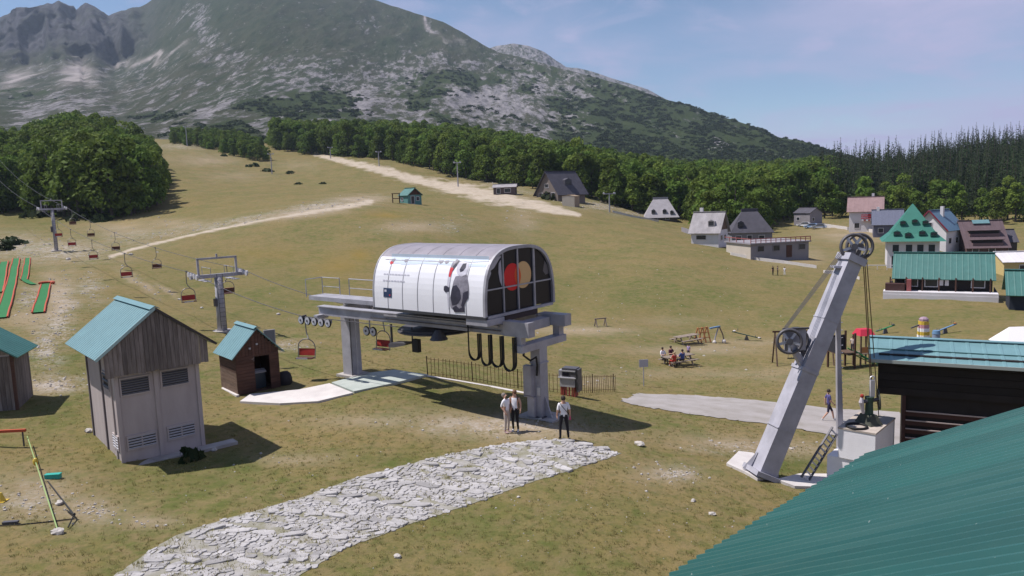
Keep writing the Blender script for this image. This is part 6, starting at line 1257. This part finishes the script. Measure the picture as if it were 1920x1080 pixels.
house('chalet', 'big house with dark hooded roof at the forest edge above the track', 'house', at(1026, 372), -.85, 9.5, 12, 2.0, 6.2, mat('chalet_wall', (.20, .165, .15), .9, noise=.2), m_dkr, .9, .8, [(1.2, .3, 1.6, 1.4), (4.2, .2, 1.6, 1.6), (3.9, 3.2, 1.6, 1.2), (6.6, .3, 1.6, 1.4)], (), (), (), 1.2, [(1, 6.0, .35, 3.0, 2.0)])
t = house('storage_shed', 'low dark shed left of the big hooded house', 'shed', at(968, 364), 1.45, 4.5, 7.0, 2.4, .8, mat('dark_shed_wall', (.10, .075, .075), .9), m_shg, .4, .4, (), [(1.0, .3, 1.2, 1.6), (3.5, .6, 2.0, 1.2)])
t = house('flat_block', 'small tan block with pale end wall below the hooded house', 'building', at(1066, 387), -.35, 3.6, 5.6, 2.9, .35, m_tan, m_tan, .1, .1, (), (), ()); B(-1.82, 1.82, -.06, -.01, -1, 3.0).build('end_wall', m_wall_b, t)
t = house('ticket_cabin', 'green walled cabin with brown gable beside the white track', 'cabin', at(778, 383), .72, 4.0, 3.6, 2.4, 1.5, mat('green_wall', (.10, .24, .23), .7), m_teal2, .3, .4, [(.9, .1, 1.0, 1.9), (2.4, .9, .9, .9)], [(.8, .9, .8, .8)], gablemat=m_brown)
for i in range(10): B(-1.95 + .39 * i + .01, -1.95 + .39 * (i + 1) - .01, -.05, -.004, 2.3, 3.85 - abs(-1.75 + .39 * i) * .72).build('plank', m_brown, t)
g = G(743, 381); t = thing('gate_shelter', 'dark open frame shelter left of the green cabin', 'shelter', g, .2); [B(x - .09, x + .09, y - .09, y + .09, 0, 2.2).build('post', m_brown, t) for x in (-.8, .8) for y in (-.6, .6)]; B(-1, 1, -.8, .8, 2.2, 2.35).build('roof', m_brown, t); B(-.8, .8, -.6, -.5, 1.0, 1.2).build('rail', m_brown2, t)
def hip(name, label, cat, loc, th, W, D, wh, rh, ridge, mw, mr, os=.5, dorm=(), wins=(), flare=0):
    t = thing(name, label, cat, loc, th); B(-W / 2, W / 2, 0, D, -2.5, wh).build('wall', mw, t); a, b = W / 2 + os, os; r = ridge / 2; zc_ = wh - .1; k = 4
    V_ = [(-a, -b, zc_), (a, -b, zc_), (a, D + b, zc_), (-a, D + b, zc_)]
    if flare: f_ = .72; V_ += [(-a * f_, D / 2 - (D / 2 + b) * f_, zc_ + rh * flare), (a * f_, D / 2 - (D / 2 + b) * f_, zc_ + rh * flare), (a * f_, D / 2 + (D / 2 + b) * f_, zc_ + rh * flare), (-a * f_, D / 2 + (D / 2 + b) * f_, zc_ + rh * flare)]; k = 8
    s = k - 4; F_ = [(3, 2, 1, 0)] + ([(0, 1, 5, 4), (1, 2, 6, 5), (2, 3, 7, 6), (3, 0, 4, 7)] if flare else []); V_ += [(-r, D / 2, zc_ + rh), (r, D / 2, zc_ + rh)]; F_ += [(s, s + 1, k + 1, k), (s + 1, s + 2, k + 1), (s + 2, s + 3, k, k + 1), (s + 3, s, k)]
    ro = MB().add(V_, F_).build('roof', mr, t); (B(-r - .25, r + .25, D / 2 - .3, D / 2 + .3, zc_ + rh - .25, zc_ + rh + .3).build('ridge_cap', mr, ro) if ridge > 1 else None)
    for x, u, w_, h_ in dorm:
        yy = -b + (D / 2 + b) * u; zz_ = zc_ + rh * (u if not flare else (flare * u / .28 if u < .28 else flare + (1 - flare) * (u - .28) / .72)); d = MB().prism([(-w_ / 2, 0), (w_ / 2, 0), (w_ / 2, h_ * .7), (0, h_), (-w_ / 2, h_ * .7)], lambda q, z: (x + q, yy - .45, zz_ + z - .1), lambda q, z: (x + q, yy + 1.4, zz_ + z - .1)).build('dormer', mr, t); MB().beam((x - w_ * .4, yy - .46, zz_ + h_ * .28), (x + w_ * .4, yy - .46, zz_ + h_ * .28), .03, h_ * .62).build('pane', m_win, d)
    for q in wins: window(t, (-W / 2, 0, 0), (1, 0, 0), (0, -1, 0), *q)
    return t
hip('shingle_cottage', 'white shingled cottage with steep hipped roof beside the forest', 'house', at(1240, 413), -.15, 9.6, 8, .9, 6.0, 4.2, mat('cottage_base', (.10, .08, .075), .9), mat('white_shingle', (.37, .345, .37), .9, noise=.2, nscale=.8), .7, [(-2.4, .26, 1.2, 1.3), (1.0, .26, 1.2, 1.3), (3.2, .2, 1.1, 1.2)], [(2.5, .1, 1.2, .7), (6, .1, 1.2, .7)])
house('stone_house', 'pale steep roofed house at the left end of the hillside group', 'house', at(1356, 463), 1.0, 6.0, 5.4, 3.4, 3.4, m_wall_w, m_shg, .5, .5, [(1.2, 1.4, 1.2, 1.0), (3.4, 1.4, 1.2, 1.0)], [(1.0, 1.6, 2.0, .9)], (), [(.4, 4.4, .9)], 1.0, [(-1, 1.6, .3, 1.3, 1.2)], gablemat=m_brown2)
hip('slate_house', 'dark slate hipped house in the middle of the hillside group', 'house', at(1410, 458), -.15, 8.4, 7, 2.6, 4.8, 3.0, mat('slate_wall', (.20, .19, .21), .9), m_dkr, .4, [(-2.3, .3, 1.3, 1.3)], [(.8, .5, 1.2, 1.4), (3.2, .5, 1.0, 1.5), (5.6, .5, 1.2, 1.4)])
g = G(1408, 487); t = thing('terrace_building', 'flat concrete terrace building with red railing below the slate house', 'building', g, .22); B(0, 11.2, 0, 8.5, -2.5, 2.6).build('wall', m_wall_g, t); B(-.04, 0, 0.05, 8.4, -2.4, 2.55).build('end_wall', m_wall_b, t); B(-.3, 11.5, -.3, 8.8, 2.6, 2.82).build('roof_slab', m_wall_g, t)
for x in (1.2, 4.2, 9.2): window(t, (0, 0, 0), (1, 0, 0), (0, -1, 0), x, 1.3, 1.3, 1.0, m_wall_g)
door(t, (0, 0, 0), (1, 0, 0), (0, -1, 0), 6.8, .1, 1.1, 2.1, m_brown)
m_rr = mat('red_rail', (.30, .09, .09), .7); MB().beam((-.2, -.2, 3.55), (11.4, -.2, 3.55), .09, .14).build('railing', m_rr, t); MB().beam((-.2, -.2, 3.2), (11.4, -.2, 3.2), .06, .08).build('railing', m_rr, t)
for i in range(13): B(-.2 + i * .96, -.1 + i * .96, -.25, -.15, 2.82, 3.55).build('baluster', m_rr, t)
for y in (2, 4.5, 7): B(-.25, -.15, y - .05, y + .05, 2.82, 3.55).build('baluster', m_rr, t)
MB().beam((-.2, -.1, 3.55), (-.2, 8.6, 3.55), .09, .12).build('railing', m_rr, t)
house('grey_shed', 'pale grey mono block with dark roof beside the parked cars', 'building', at(1530, 420), .5, 5.6, 6, 3.6, 1.4, m_wall_g, m_dkr, .3, .3, [(1, 1, 1, 1)], [(1, 1.2, 1.2, 1)])
hh_ = house('white_house', 'white house with pinkish roof and red striped balcony', 'house', at(1652, 432), 1.1, 6.8, 7.2, 5.4, 3.0, m_wall_w, mat('pinkish_roof', (.30, .20, .20), .85, noise=.2, nscale=.8), .6, .6, [(1.0, 3.2, 1.1, 1.2), (3.8, 3.2, 1.1, 1.2), (2.6, 6.0, 1.1, 1.0)], [(4.2, 3.2, 1.0, 1.2), (1.2, .8, 1.2, 1.3)], (), [(1.2, 2.0, .9)], 1.0)
for i in range(6): B(-4.4, -3.45, 1.4 + .5 * i, 1.85 + .5 * i, 2.6, 2.9).build('striped_awning', m_rr if i % 2 == 0 else m_wall_w, hh_)
for z in (3.2, 3.6, 4.0): B(-4.35, -4.25, 1.2, 4.5, z, z + .18).build('balcony_rail', mat('signal_red', (.5, .04, .05), .6), hh_)
house('slate_cottage', 'dark blue grey cottage behind the green pyramid roof', 'house', at(1690, 446), 1.15, 6.2, 6, 3.6, 3.0, mat('blue_slate_wall', (.12, .12, .16), .9), mat('blue_slate_roof', (.14, .15, .21), .8, noise=.2), .4, .4, [(1, 1, 1, 1.1), (3.6, 1, 1, 1.1)], [(1, 1.4, 1.1, 1.1)], (), [(0, 5, .7)])
# green pyramid hotel
t = hip('pyramid_hotel', 'white house under a tall bright green pyramid roof with dormers', 'house', at(1711, 508), -.42, 7.4, 7.0, 4.9, 5.9, .1, m_wall_w, mat('bright_green_roof', (.045, .19, .15), .55, noise=.15, nscale=.8), .9, [(-2.4, .26, 1.0, .8), (-.8, .20, 1.0, .8), (1.2, .26, 1.0, .8), (2.8, .22, 1.0, .8), (-1.5, .52, .9, .7), (.2, .55, .9, .7), (1.7, .52, .9, .7)], [(.7, 3.0, 1.0, 1.3), (2.6, 3.0, 1.0, 1.3), (4.2, 3.0, 1.0, 1.3), (5.8, 3.0, 1.0, 1.3), (.6, .5, .9, 2.0), (2.2, .9, .7, 1.1), (3.4, .3, .9, 2.4), (4.9, .9, .7, 1.1), (6.2, .9, .9, 1.1)], .20)
B(-9.5, -.6, -2.6, -.05, -.1, .25).build('terrace', m_wall_w, t); MB().beam((-9.4, -2.5, 1.15), (-1, -2.5, 1.15), .08, .12).build('terrace_rail', m_wall_w, t)
for i in range(7): B(-9.5 + i * 1.4, -9.3 + i * 1.4, -2.6, -2.4, -2.4, -.1).build('terrace_post', m_wall_w, t); B(-9.45 + i * 1.4, -9.37 + i * 1.4, -2.54, -2.46, .25, 1.12).build('baluster', m_wall_w, t)
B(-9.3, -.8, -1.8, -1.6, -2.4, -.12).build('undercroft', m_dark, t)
t = house('blue_roof_house', 'house with blue metal roof and maroon verge behind the pyramid roof', 'house', at(1742, 466), -.95, 6.6, 7.5, 4.2, 3.6, m_wall_w, mat('blue_metal_roof', (.10, .18, .27), .5, noise=.15), .5, .5, [(1.2, 1.2, 1.1, 1.2), (4, 1.2, 1.1, 1.2), (2.7, 4.4, 1.1, 1.0)], (), [(1, 1, 1.2, 1.2), (4, 1, 1.2, 1.2)], [(1.0, 3, .8)])
for s in (-1, 1): MB().beam((s * 3.85, -.56, 3.65), (0, -.56, 7.85), .06, .3).build('verge_board', mat('maroon_verge', (.16, .02, .04), .6), t)
t = house('brown_chalet', 'broad brown chalet with two dark balcony recesses', 'house', at(1872, 478), 1.38, 8.6, 7.6, 2.4, 4.8, mat('chalet_boards', (.12, .07, .065), .85, noise=.2), mat('brown_purple_roof', (.15, .105, .115), .85, noise=.2, nscale=.8), .5, .4, [(2, .8, 1.2, 1.2), (5, .8, 1.2, 1.2), (3.6, 3.4, 1.3, 1.2)], [(1, .8, 1.2, 1.2), (4, .8, 1.2, 1.2)])
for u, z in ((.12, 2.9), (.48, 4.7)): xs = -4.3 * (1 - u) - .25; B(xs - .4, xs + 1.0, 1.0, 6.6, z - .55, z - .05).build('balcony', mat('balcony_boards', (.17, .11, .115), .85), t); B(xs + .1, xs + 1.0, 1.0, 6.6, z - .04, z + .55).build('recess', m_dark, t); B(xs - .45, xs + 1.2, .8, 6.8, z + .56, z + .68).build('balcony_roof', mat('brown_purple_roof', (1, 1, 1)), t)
MB().beam((-.55, 2.2, 7.0), (-.55, 5.4, 7.0), 1.0, .08, (-1, 0, 1)).build('roof_sheet', m_teal, t)
house('dark_barn', 'dark barn right of the brown chalet', 'barn', at(1896, 477), 1.3, 6, 3.4, 3.0, 2.2, mat('barn_boards', (.09, .075, .07), .9), m_dkr, .3, .3, [(1.5, 0, 1.4, 2.0)], [(.8, .8, 1, 1)])
house('yellow_house', 'pale yellow walled house with orange door at the right edge', 'house', at(1935, 517), 1.4, 6, 5.5, 2.7, 1.2, mat('yellow_wall', (.55, .43, .20), .85, noise=.1), m_wall_w, .3, .3, (), [(2.2, .3, .8, 1.8)])
# long green-roofed restaurant with white terrace
gl = G(1868, 566); th = 1.06; t = house('long_restaurant', 'long dark timber building with green roof on a white terrace', 'building', (gl.x + 1.6, gl.y + 3.6, gl.z + 1.0), th, 5.2, 10.6, 2.3, 2.2, m_blk, m_teal2, .9, .3, [(1.5, .4, 1.2, 1.3)], [(1.2, .5, 1.4, 1.2), (3.4, .5, 1.4, 1.2), (8.4, .5, 1.4, 1.2)], (), (), .6)
B(-4.9, -2.85, -.5, 11.8, -2.4, .05).build('terrace', m_wall_w, t); B(-4.95, -4.9, -.5, 11.8, -2.3, -.3).build('terrace_face', m_wall_w, t); B(-4.95, 2.8, -.55, -.5, -2.4, .0).build('terrace_end', m_wall_g, t)
for i in range(7): B(-3.6, -3.45, .2 + i * 1.8, .35 + i * 1.8, .05, 1.75).build('post', m_brown, t)
for yy in (4.6, 5.2): B(-2.95, -2.87, yy, yy + .42, .7, 1.9).build('poster', m_wall_w, t)
B(-4.3, -3.0, 9.4, 11.6, .05, .95).build('bar_counter', mat('maroon_timber', (1, 1, 1)), t); B(-4.3, -3.0, 8.7, 9.2, .05, 1.5).build('menu_board', m_rr, t)
gl = G(1884, 580); th = 1.06; house('edge_restaurant', 'green roofed dark building cut by the right picture edge', 'building', (gl.x + 8.6, gl.y - 2.6, gl.z + .2), th, 4.6, 8.4, 2.1, 1.9, mat('dark_blue_timber', (.025, .03, .045), .8), m_teal2, .7, .4, (), [(5.2, .3, 1.5, 1.3)], (), (), .6)
# low walls
def low_wall(label, pts, h, w_, m):
    g = [G(*p) for p in pts]; mb = MB()
    for a, b in zip(g, g[1:]): mb.hexa([q + Vector((0, s * w_ / 2, zz_)) for zz_ in (-.6, h) for q, s in ((a, -1), (b, -1), (b, 1), (a, 1))])
    tag(mb.build('low_wall', m), label, 'wall')
low_wall('long low pale wall running downhill from the terrace building', [(1370, 478), (1420, 488), (1470, 494), (1530, 503)], .5, .4, m_concw); low_wall('low pale stone wall left of the shingled cottage', [(1148, 398), (1190, 408), (1235, 416)], .6, .5, m_concw); low_wall('grey retaining wall beneath the pale steep roofed house', [(1278, 434), (1310, 444), (1345, 460)], 1.1, .5, m_wall_g); low_wall('pale retaining wall beside the parked cars', [(1545, 425), (1590, 432), (1640, 437)], .9, .5, m_concw); low_wall('pale low kerb wall before the white terrace house', [(1545, 512), (1580, 514), (1610, 524)], .45, .5, m_concw)
# parked cars
def car(label, px, py, rz, m, roofm=None):
    g = G(px, py); t = thing('parked_car', label, 'car', g, rz, 'cars parked by the grey shed'); w_ = .88
    prof = [(-2.1, .35), (2.1, .35), (2.15, .62), (2.0, .82), (1.15, .95), (.55, 1.42), (-1.1, 1.45), (-1.75, 1.0), (-2.12, .9)]
    bd = MB().prism(prof, lambda x, z: (x, -w_ * (1 if z < 1.0 else .82), z), lambda x, z: (x, w_ * (1 if z < 1.0 else .82), z)).build('body', m, t)
    for s in (-1, 1):
        MB().prism([(-1.45, 1.0), (.95, 1.0), (.5, 1.36), (-1.0, 1.38)], lambda x, z: (x, s * (w_ * (.975 - .16 * (z - 1.0) / .4)), z), lambda x, z: (x, s * (w_ * (.99 - .16 * (z - 1.0) / .4)), z)).build('side_window', m_win, t)
        for x in (-1.3, 1.3): wq = MB().cyl((x, s * (w_ - .15), .32), (x, s * (w_ + .03), .32), .32, n=12).build('wheel', m_rub, t); MB().cyl((x, s * (w_ + .03), .32), (x, s * (w_ + .05), .32), .18, n=8).build('rim', m_chrome, wq)
        MB().ball((2.08, s * .62, .72), .13, 7, 5, .7).build('headlight', m_chrome, t)
    MB().beam((.60, 0, 1.395), (1.13, 0, .985), 1.36, .03, (1, 0, 1)).build('windscreen', m_win, t); return t
car('white car leftmost of the three parked by the grey shed', 1508, 425, 2.6, mat('car_white', (.7, .7, .74), .25, coat=.5)); car('light blue car between two others by the grey shed', 1522, 428, 2.5, mat('car_blue', (.22, .33, .52), .25, coat=.5)); car('silver car rightmost of the three parked by the grey shed', 1536, 429, 2.7, mat('car_silver', (.45, .47, .52), .3, .3, coat=.5))
# far lift pylons
def pylon(label, px, py0, py1, arm=2.2, T=True, group='far poles of the drag lifts'):
    g = G(px, py0); h_ = P(px, py1, g.y).z - g.z; t = thing('lift_pylon', label, 'pole', g, random.random() * .4, group); MB().tube([(0, 0, -.5), (0, 0, h_)], [.26, .17], 8).build('post', m_gal, t)
    MB().beam((-arm / 2, 0, h_ - .2), (arm / 2, 0, h_ - .2), .28, .28).build('crossarm', m_gal, t)
    for s in (-1, 1): MB().cyl((s * arm / 2, -.15, h_ - .05), (s * arm / 2, .15, h_ - .05), .3, n=10).build('sheave', m_chrome, t)
for px, a, b, lb in ((269, 274, 240, 'thin far pole at the right rim of the rounded wood'), (351, 273, 237, 'thin far pole at the crest of the upper meadow'), (510, 326, 288, 'grey pole among the bushes on the upper meadow'), (620, 297, 276, 'small far pole at the top of the white track'), (711, 312, 284, 'far pole against the forest along the white track'), (859, 350, 304, 'tall pole beside the middle of the white track')): pylon(lb, px, a, b)
pylon('pale T shaped pole at the foot of the white track', 1143, 398, 362, 3.4)

# ================================================================== SUMMER SLIDES AND LINES AT THE LEFT
m_turf = mat('green_matting', (.02, .17, .045), .7, noise=.2, nscale=3); m_orr = mat('orange_red_edge', (.46, .085, .04), .6)
def lane(label, pts, w_, edge=True):
    g = [G(*p) for p in pts]; t = thing('slide_lane', label, 'slide lane', g[0]); o = g[0]; n_ = 24; R_, L_ = resample(g, n_); tx, ty = np.gradient(R_[:, 0]), np.gradient(R_[:, 1]); ln = np.hypot(tx, ty); nx, ny = -ty / ln, tx / ln; V_ = []
    for i in range(n_):
        for k in (-1, -.5, 0, .5, 1): x, y = R_[i, 0] + nx[i] * k * w_ / 2, R_[i, 1] + ny[i] * k * w_ / 2; V_.append((x, y))
    V_ = np.array(V_); Z = zg_np(V_[:, 0], V_[:, 1]) + .12; V3 = np.c_[V_, Z] - np.array(o); link('matting', mesh_np('matting', V3, grid_faces(n_, 5)), m_turf, t)
    if edge:
        for k in (0, 4): MB().tube([tuple(V3[i * 5 + k]) for i in range(n_)], .09 * w_, 6).build('edge_tube', m_orr, t)
    return t
lane('long green slide lane with orange edge running off the left picture edge', [(31, 486), (24, 520), (14, 560), (2, 598)], .78); lane('short green slide lane ending above the elbow', [(52, 485), (49, 505), (45, 526)], .62); lane('green elbow joining the two slide lanes', [(40, 522), (50, 529), (64, 535)], .6, False); lane('lower green slide lane with red orange rim', [(86, 535), (80, 560), (72, 588)], .78); lane('dark slide lane at the left picture edge', [(8, 492), (2, 520), (-6, 550)], .9)
g = G(88, 533); t = thing('slide_bumper', 'orange inflatable bumper around the head of the lower lane', 'bumper', g, .2); MB().tube([(0.62 * math.cos(a), 0.62 * math.sin(a), .16) for a in np.linspace(-.5, 3.6, 16)], .14, 8).build('tube', m_orr, t, True); B(-.5, .4, -.4, .4, 0, .06).build('matting', m_turf, t)
# tape line, orange bar and teal box
m_lime = mat('lime_tape', (.27, .37, .14), .6); g0 = G(108, 998); g1 = G(52, 840); t = thing('lime_strap', 'lime green strap stretched over the grass in front of the hut', 'strap', g0); e_ = P(51, 818, g1.y + .3) - g0
MB().beam((0, 0, .1), e_, .032, .02).build('strap', m_lime, t); q = Vector((0, 0, .1)).lerp(e_, .66); MB().ball(q, .09, 7, 5, 1.6).build('knot', m_ye, t)
g = G(20, 838); t = thing('orange_bar', 'orange bar on short feet at the left picture edge', 'bar', g, .05); hb_ = P(20, 808, g.y).z - g.z; MB().beam((-1.4, 0, hb_), (.62, 0, hb_), .10, .10).build('bar', m_orr, t)
for x in (-1.0, .5): MB().cyl((x, 0, 0), (x, 0, hb_), .03).build('foot', m_gald, t)
g = G(100, 897); t = thing('teal_box', 'small teal box lying by the lime strap', 'box', g, .1); B(-.24, .24, -.09, .09, .0, .14).build('body', mat('teal_box', (.04, .36, .30), .5), t); B(-.25, .25, -.10, .10, .14, .165).build('lid', mat('teal_box', (.04, .36, .30), .5), t)
g = G(140, 974); t = thing('tripod_stand', 'dark folded tripod lying between stone piles', 'tripod', g); q = [G(90, 905) - g, G(128, 992) - g, G(126, 960) - g]
for p in q: MB().tube([(0, 0, .15), p + Vector((0, 0, .05))], .022, 5).build('leg', m_rub, t)
MB().ball((0, 0, .16), .05, 6, 4).build('head', m_rub, t)
g = G(60, 985); p = [G(-20, 988), G(40, 985), G(90, 980), G(140, 974)]; tag(MB().tube([a + Vector((0, 0, .03)) for a in p], .018, 5).build('black_cable', m_rub), 'thin black cable lying on the bare ground near the tripod', 'cable'); g = G(21, 982); t = thing('grey_batten', 'dark grey batten lying on the black cable', 'batten', g, .1); B(-.22, .2, -.06, .06, .02, .08).build('batten', m_gald, t)
g = G(3, 940); t = thing('yellow_cone', 'small yellow cone at the left picture edge', 'cone', g); MB().cyl((0, 0, .02), (0, 0, .28), .12, .03, 10).build('cone', m_ye, t); B(-.15, .15, -.15, .15, 0, .02).build('base', m_ye, t)
# ------------------------------------------------------------------ boulders and stones
m_lime_st = mat('limestone', (.52, .48, .45), .95, nscale=5, color2=(.36, .33, .30), bump=.6, bscale=12)
def boulder(label, px, py, s, sz=.6): g = G(px, py); o = MB().ball((0, 0, 0), s, 9, 6, sz, 1.15, .85, .22).build('boulder', m_lime_st); o.location = (g.x, g.y, g.z + s * sz * .45); o.rotation_euler = (0, 0, random.random() * 3); tag(o, label, 'boulder')
for px, py, s, lb in ((1199, 835, .19, 'white boulder alone on the grass right of the stone path'), (402, 845, .13, 'pale stone at the right foot of the concrete hut'), (1013, 787, .10, 'pale stone at the left foot of the station post'), (166, 810, .17, 'pale rocks beside the back of the concrete hut'), (112, 945, .14, 'pale stone pile by the tripod'), (108, 1000, .17, 'pale stone holding the end of the lime strap'), (128, 487, .35, 'white boulder at the edge of the stony strip'), (245, 478, .3, 'white boulder above the pale path'), (336, 562, .16, 'white stone under the red chair'), (378, 578, .16, 'pale stone left of the near tower'), (522, 590, .18, 'white stone on the open meadow above the cabin'), (716, 950, .06, 'small pale stone in the grass by the path'), (972, 933, .06, 'small white stone in the grass right of the path'), (1335, 965, .1, 'pale flat stone in front of the green roof'), (1483, 842, .08, 'white stone left of the ladder'), (745, 1045, .1, 'pale stone near the bottom edge'), (1300, 940, .09, 'pale stone on the grass left of the green roof')): boulder(lb, px, py, s)
def stones(name, n_, reg, smin, smax, label, seed):
    r = np.random.default_rng(seed); random.seed(seed); V_, F_ = [], []; px_, py_ = [], []
    for (x, y, rx, ry, w_, *a) in reg:
        k = max(1, int(n_ * w_)); q = r.normal(size=(k, 2)) * .6; an = math.radians(a[0]) if a else 0; px_ += list(x + q[:, 0] * rx * math.cos(an) - q[:, 1] * ry * math.sin(an)); py_ += list(y + q[:, 0] * rx * math.sin(an) + q[:, 1] * ry * math.cos(an))
    vs = [ray(a, b) for a, b in zip(px_, py_)]; D_ = np.exp(np.linspace(math.log(14), math.log(300), 160)); X = np.array([v.x / v.y for v in vs])[:, None] * D_; Z = HC + np.array([v.z / v.y for v in vs])[:, None] * D_; Y = np.broadcast_to(D_, X.shape); gz_ = zg_np(X, Y); hit = np.argmax(Z < gz_, axis=1)
    for i, h_ in enumerate(hit):
        if h_ == 0: continue
        t_ = (Z[i, h_ - 1] - gz_[i, h_ - 1]) / (Z[i, h_ - 1] - gz_[i, h_ - 1] - Z[i, h_] + gz_[i, h_] + 1e-9); d = D_[h_ - 1] + t_ * (D_[h_] - D_[h_ - 1]); x, y = X[i, 0] / D_[0] * d, d; s = (smin + (smax - smin) * r.random() ** 2.5) * (d / 28) ** .7
        z = gz_[i, h_ - 1] * (1 - t_) + gz_[i, h_] * t_; k = len(V_); a0 = r.random() * 6
        for j in range(5): a = a0 + j * 1.2566; q = s * (.7 + .6 * r.random()); V_.append((x + q * math.cos(a), y + q * .8 * math.sin(a), z - .02))
        for j in range(5): a = a0 + j * 1.2566 + .2; q = s * (.45 + .4 * r.random()); V_.append((x + q * math.cos(a), y + q * .8 * math.sin(a), z + s * (.35 + .3 * r.random())))
        F_ += [(k + j, k + (j + 1) % 5, k + 5 + (j + 1) % 5, k + 5 + j) for j in range(5)] + [tuple(k + 5 + j for j in range(5))]
    mb = MB(); mb.v = [tuple(v) for v in V_]; mb.f = F_; tag(mb.build(name, m_lime_st), label, 'stones', kind='stuff')
stones('scattered_stones', 95, [q[:4] + (q[4],) + tuple(q[5:]) for q in STONY] + [q[:4] + (q[4] * .35,) + tuple(q[5:]) for q in DIRT[:26]], .02, .085, 'pale stones scattered over bare patches of the meadow', 21)
stones('loose_stones', 400, [(960, 950, 620, 90, 1.0), (800, 560, 600, 60, .4), (1300, 560, 300, 80, .3)], .012, .05, 'small pale stones strewn in the grass', 22)
# ------------------------------------------------------------------ grass tufts near the camera
def tuft(i):
    r = np.random.default_rng(700 + i); V_, F_ = [], []
    for k in range(9):
        a = r.random() * 6.28; x, y = r.normal(size=2) * .05; h_ = .03 + .045 * r.random(); w_ = .008 + .006 * r.random(); b = len(V_); lx, ly = math.cos(a) * h_ * .5, math.sin(a) * h_ * .5
        V_ += [(x - w_ * math.sin(a), y + w_ * math.cos(a), -.01), (x + w_ * math.sin(a), y - w_ * math.cos(a), -.01), (x + lx + w_ * .3, y + ly, h_), (x + lx - w_ * .3, y + ly, h_)]; F_.append((b, b + 1, b + 2, b + 3))
    return mesh_np('tuft', np.array(V_), np.array(F_))
m_tuft = leaf_material('grass_blades', (.25, .24, .085), (.36, .30, .15), .3, .6); TU = [tuft(i) for i in range(5)]
for m in TU: m.materials.append(m_tuft)
r = np.random.default_rng(77); NT = 60000; dd = 14 * np.exp(r.random(NT) * math.log(60 / 14)); xx = dd * (-.72 + 1.44 * r.random(NT)); keep = (fbm(xx / 2.5, dd / 2.5, 4) + 1.2 * r.random(NT)) > 1.22
qx, qy = proj_np(xx, dd, zg_np(xx, dd)); 
def in_poly(x, y, poly):
    ins = np.zeros(len(x), bool); n_ = len(poly)
    for i in range(n_): (xa, ya), (xb, yb) = poly[i], poly[(i + 1) % n_]; c = ((ya > y) != (yb > y)) & (x < (xb - xa) * (y - ya) / (yb - ya + 1e-9) + xa); ins ^= c
    return ins
pp = in_poly(qx, qy, LE + RE[::-1]); keep &= (~pp) | (r.random(NT) < .6)
for poly in ([(440, 762), (525, 765), (670, 745), (805, 706), (740, 690), (560, 728), (440, 745)], [(1160, 755), (1200, 732), (1700, 765), (1700, 840)]): keep &= ~in_poly(qx, qy, poly)
keep &= np.clip(paint(qx, qy, DIRT), 0, 1) < .25 + .75 * r.random(NT)
P3 = np.c_[xx, dd, zg_np(xx, dd)][keep]; scatter('meadow_grass', P3, (.4 + .6 * r.random(len(P3))) * np.where(pp[keep], 1.5, 1.0), protos('tuft_protos', TU), 'short dry grass tufts of the meadow', 'grass')
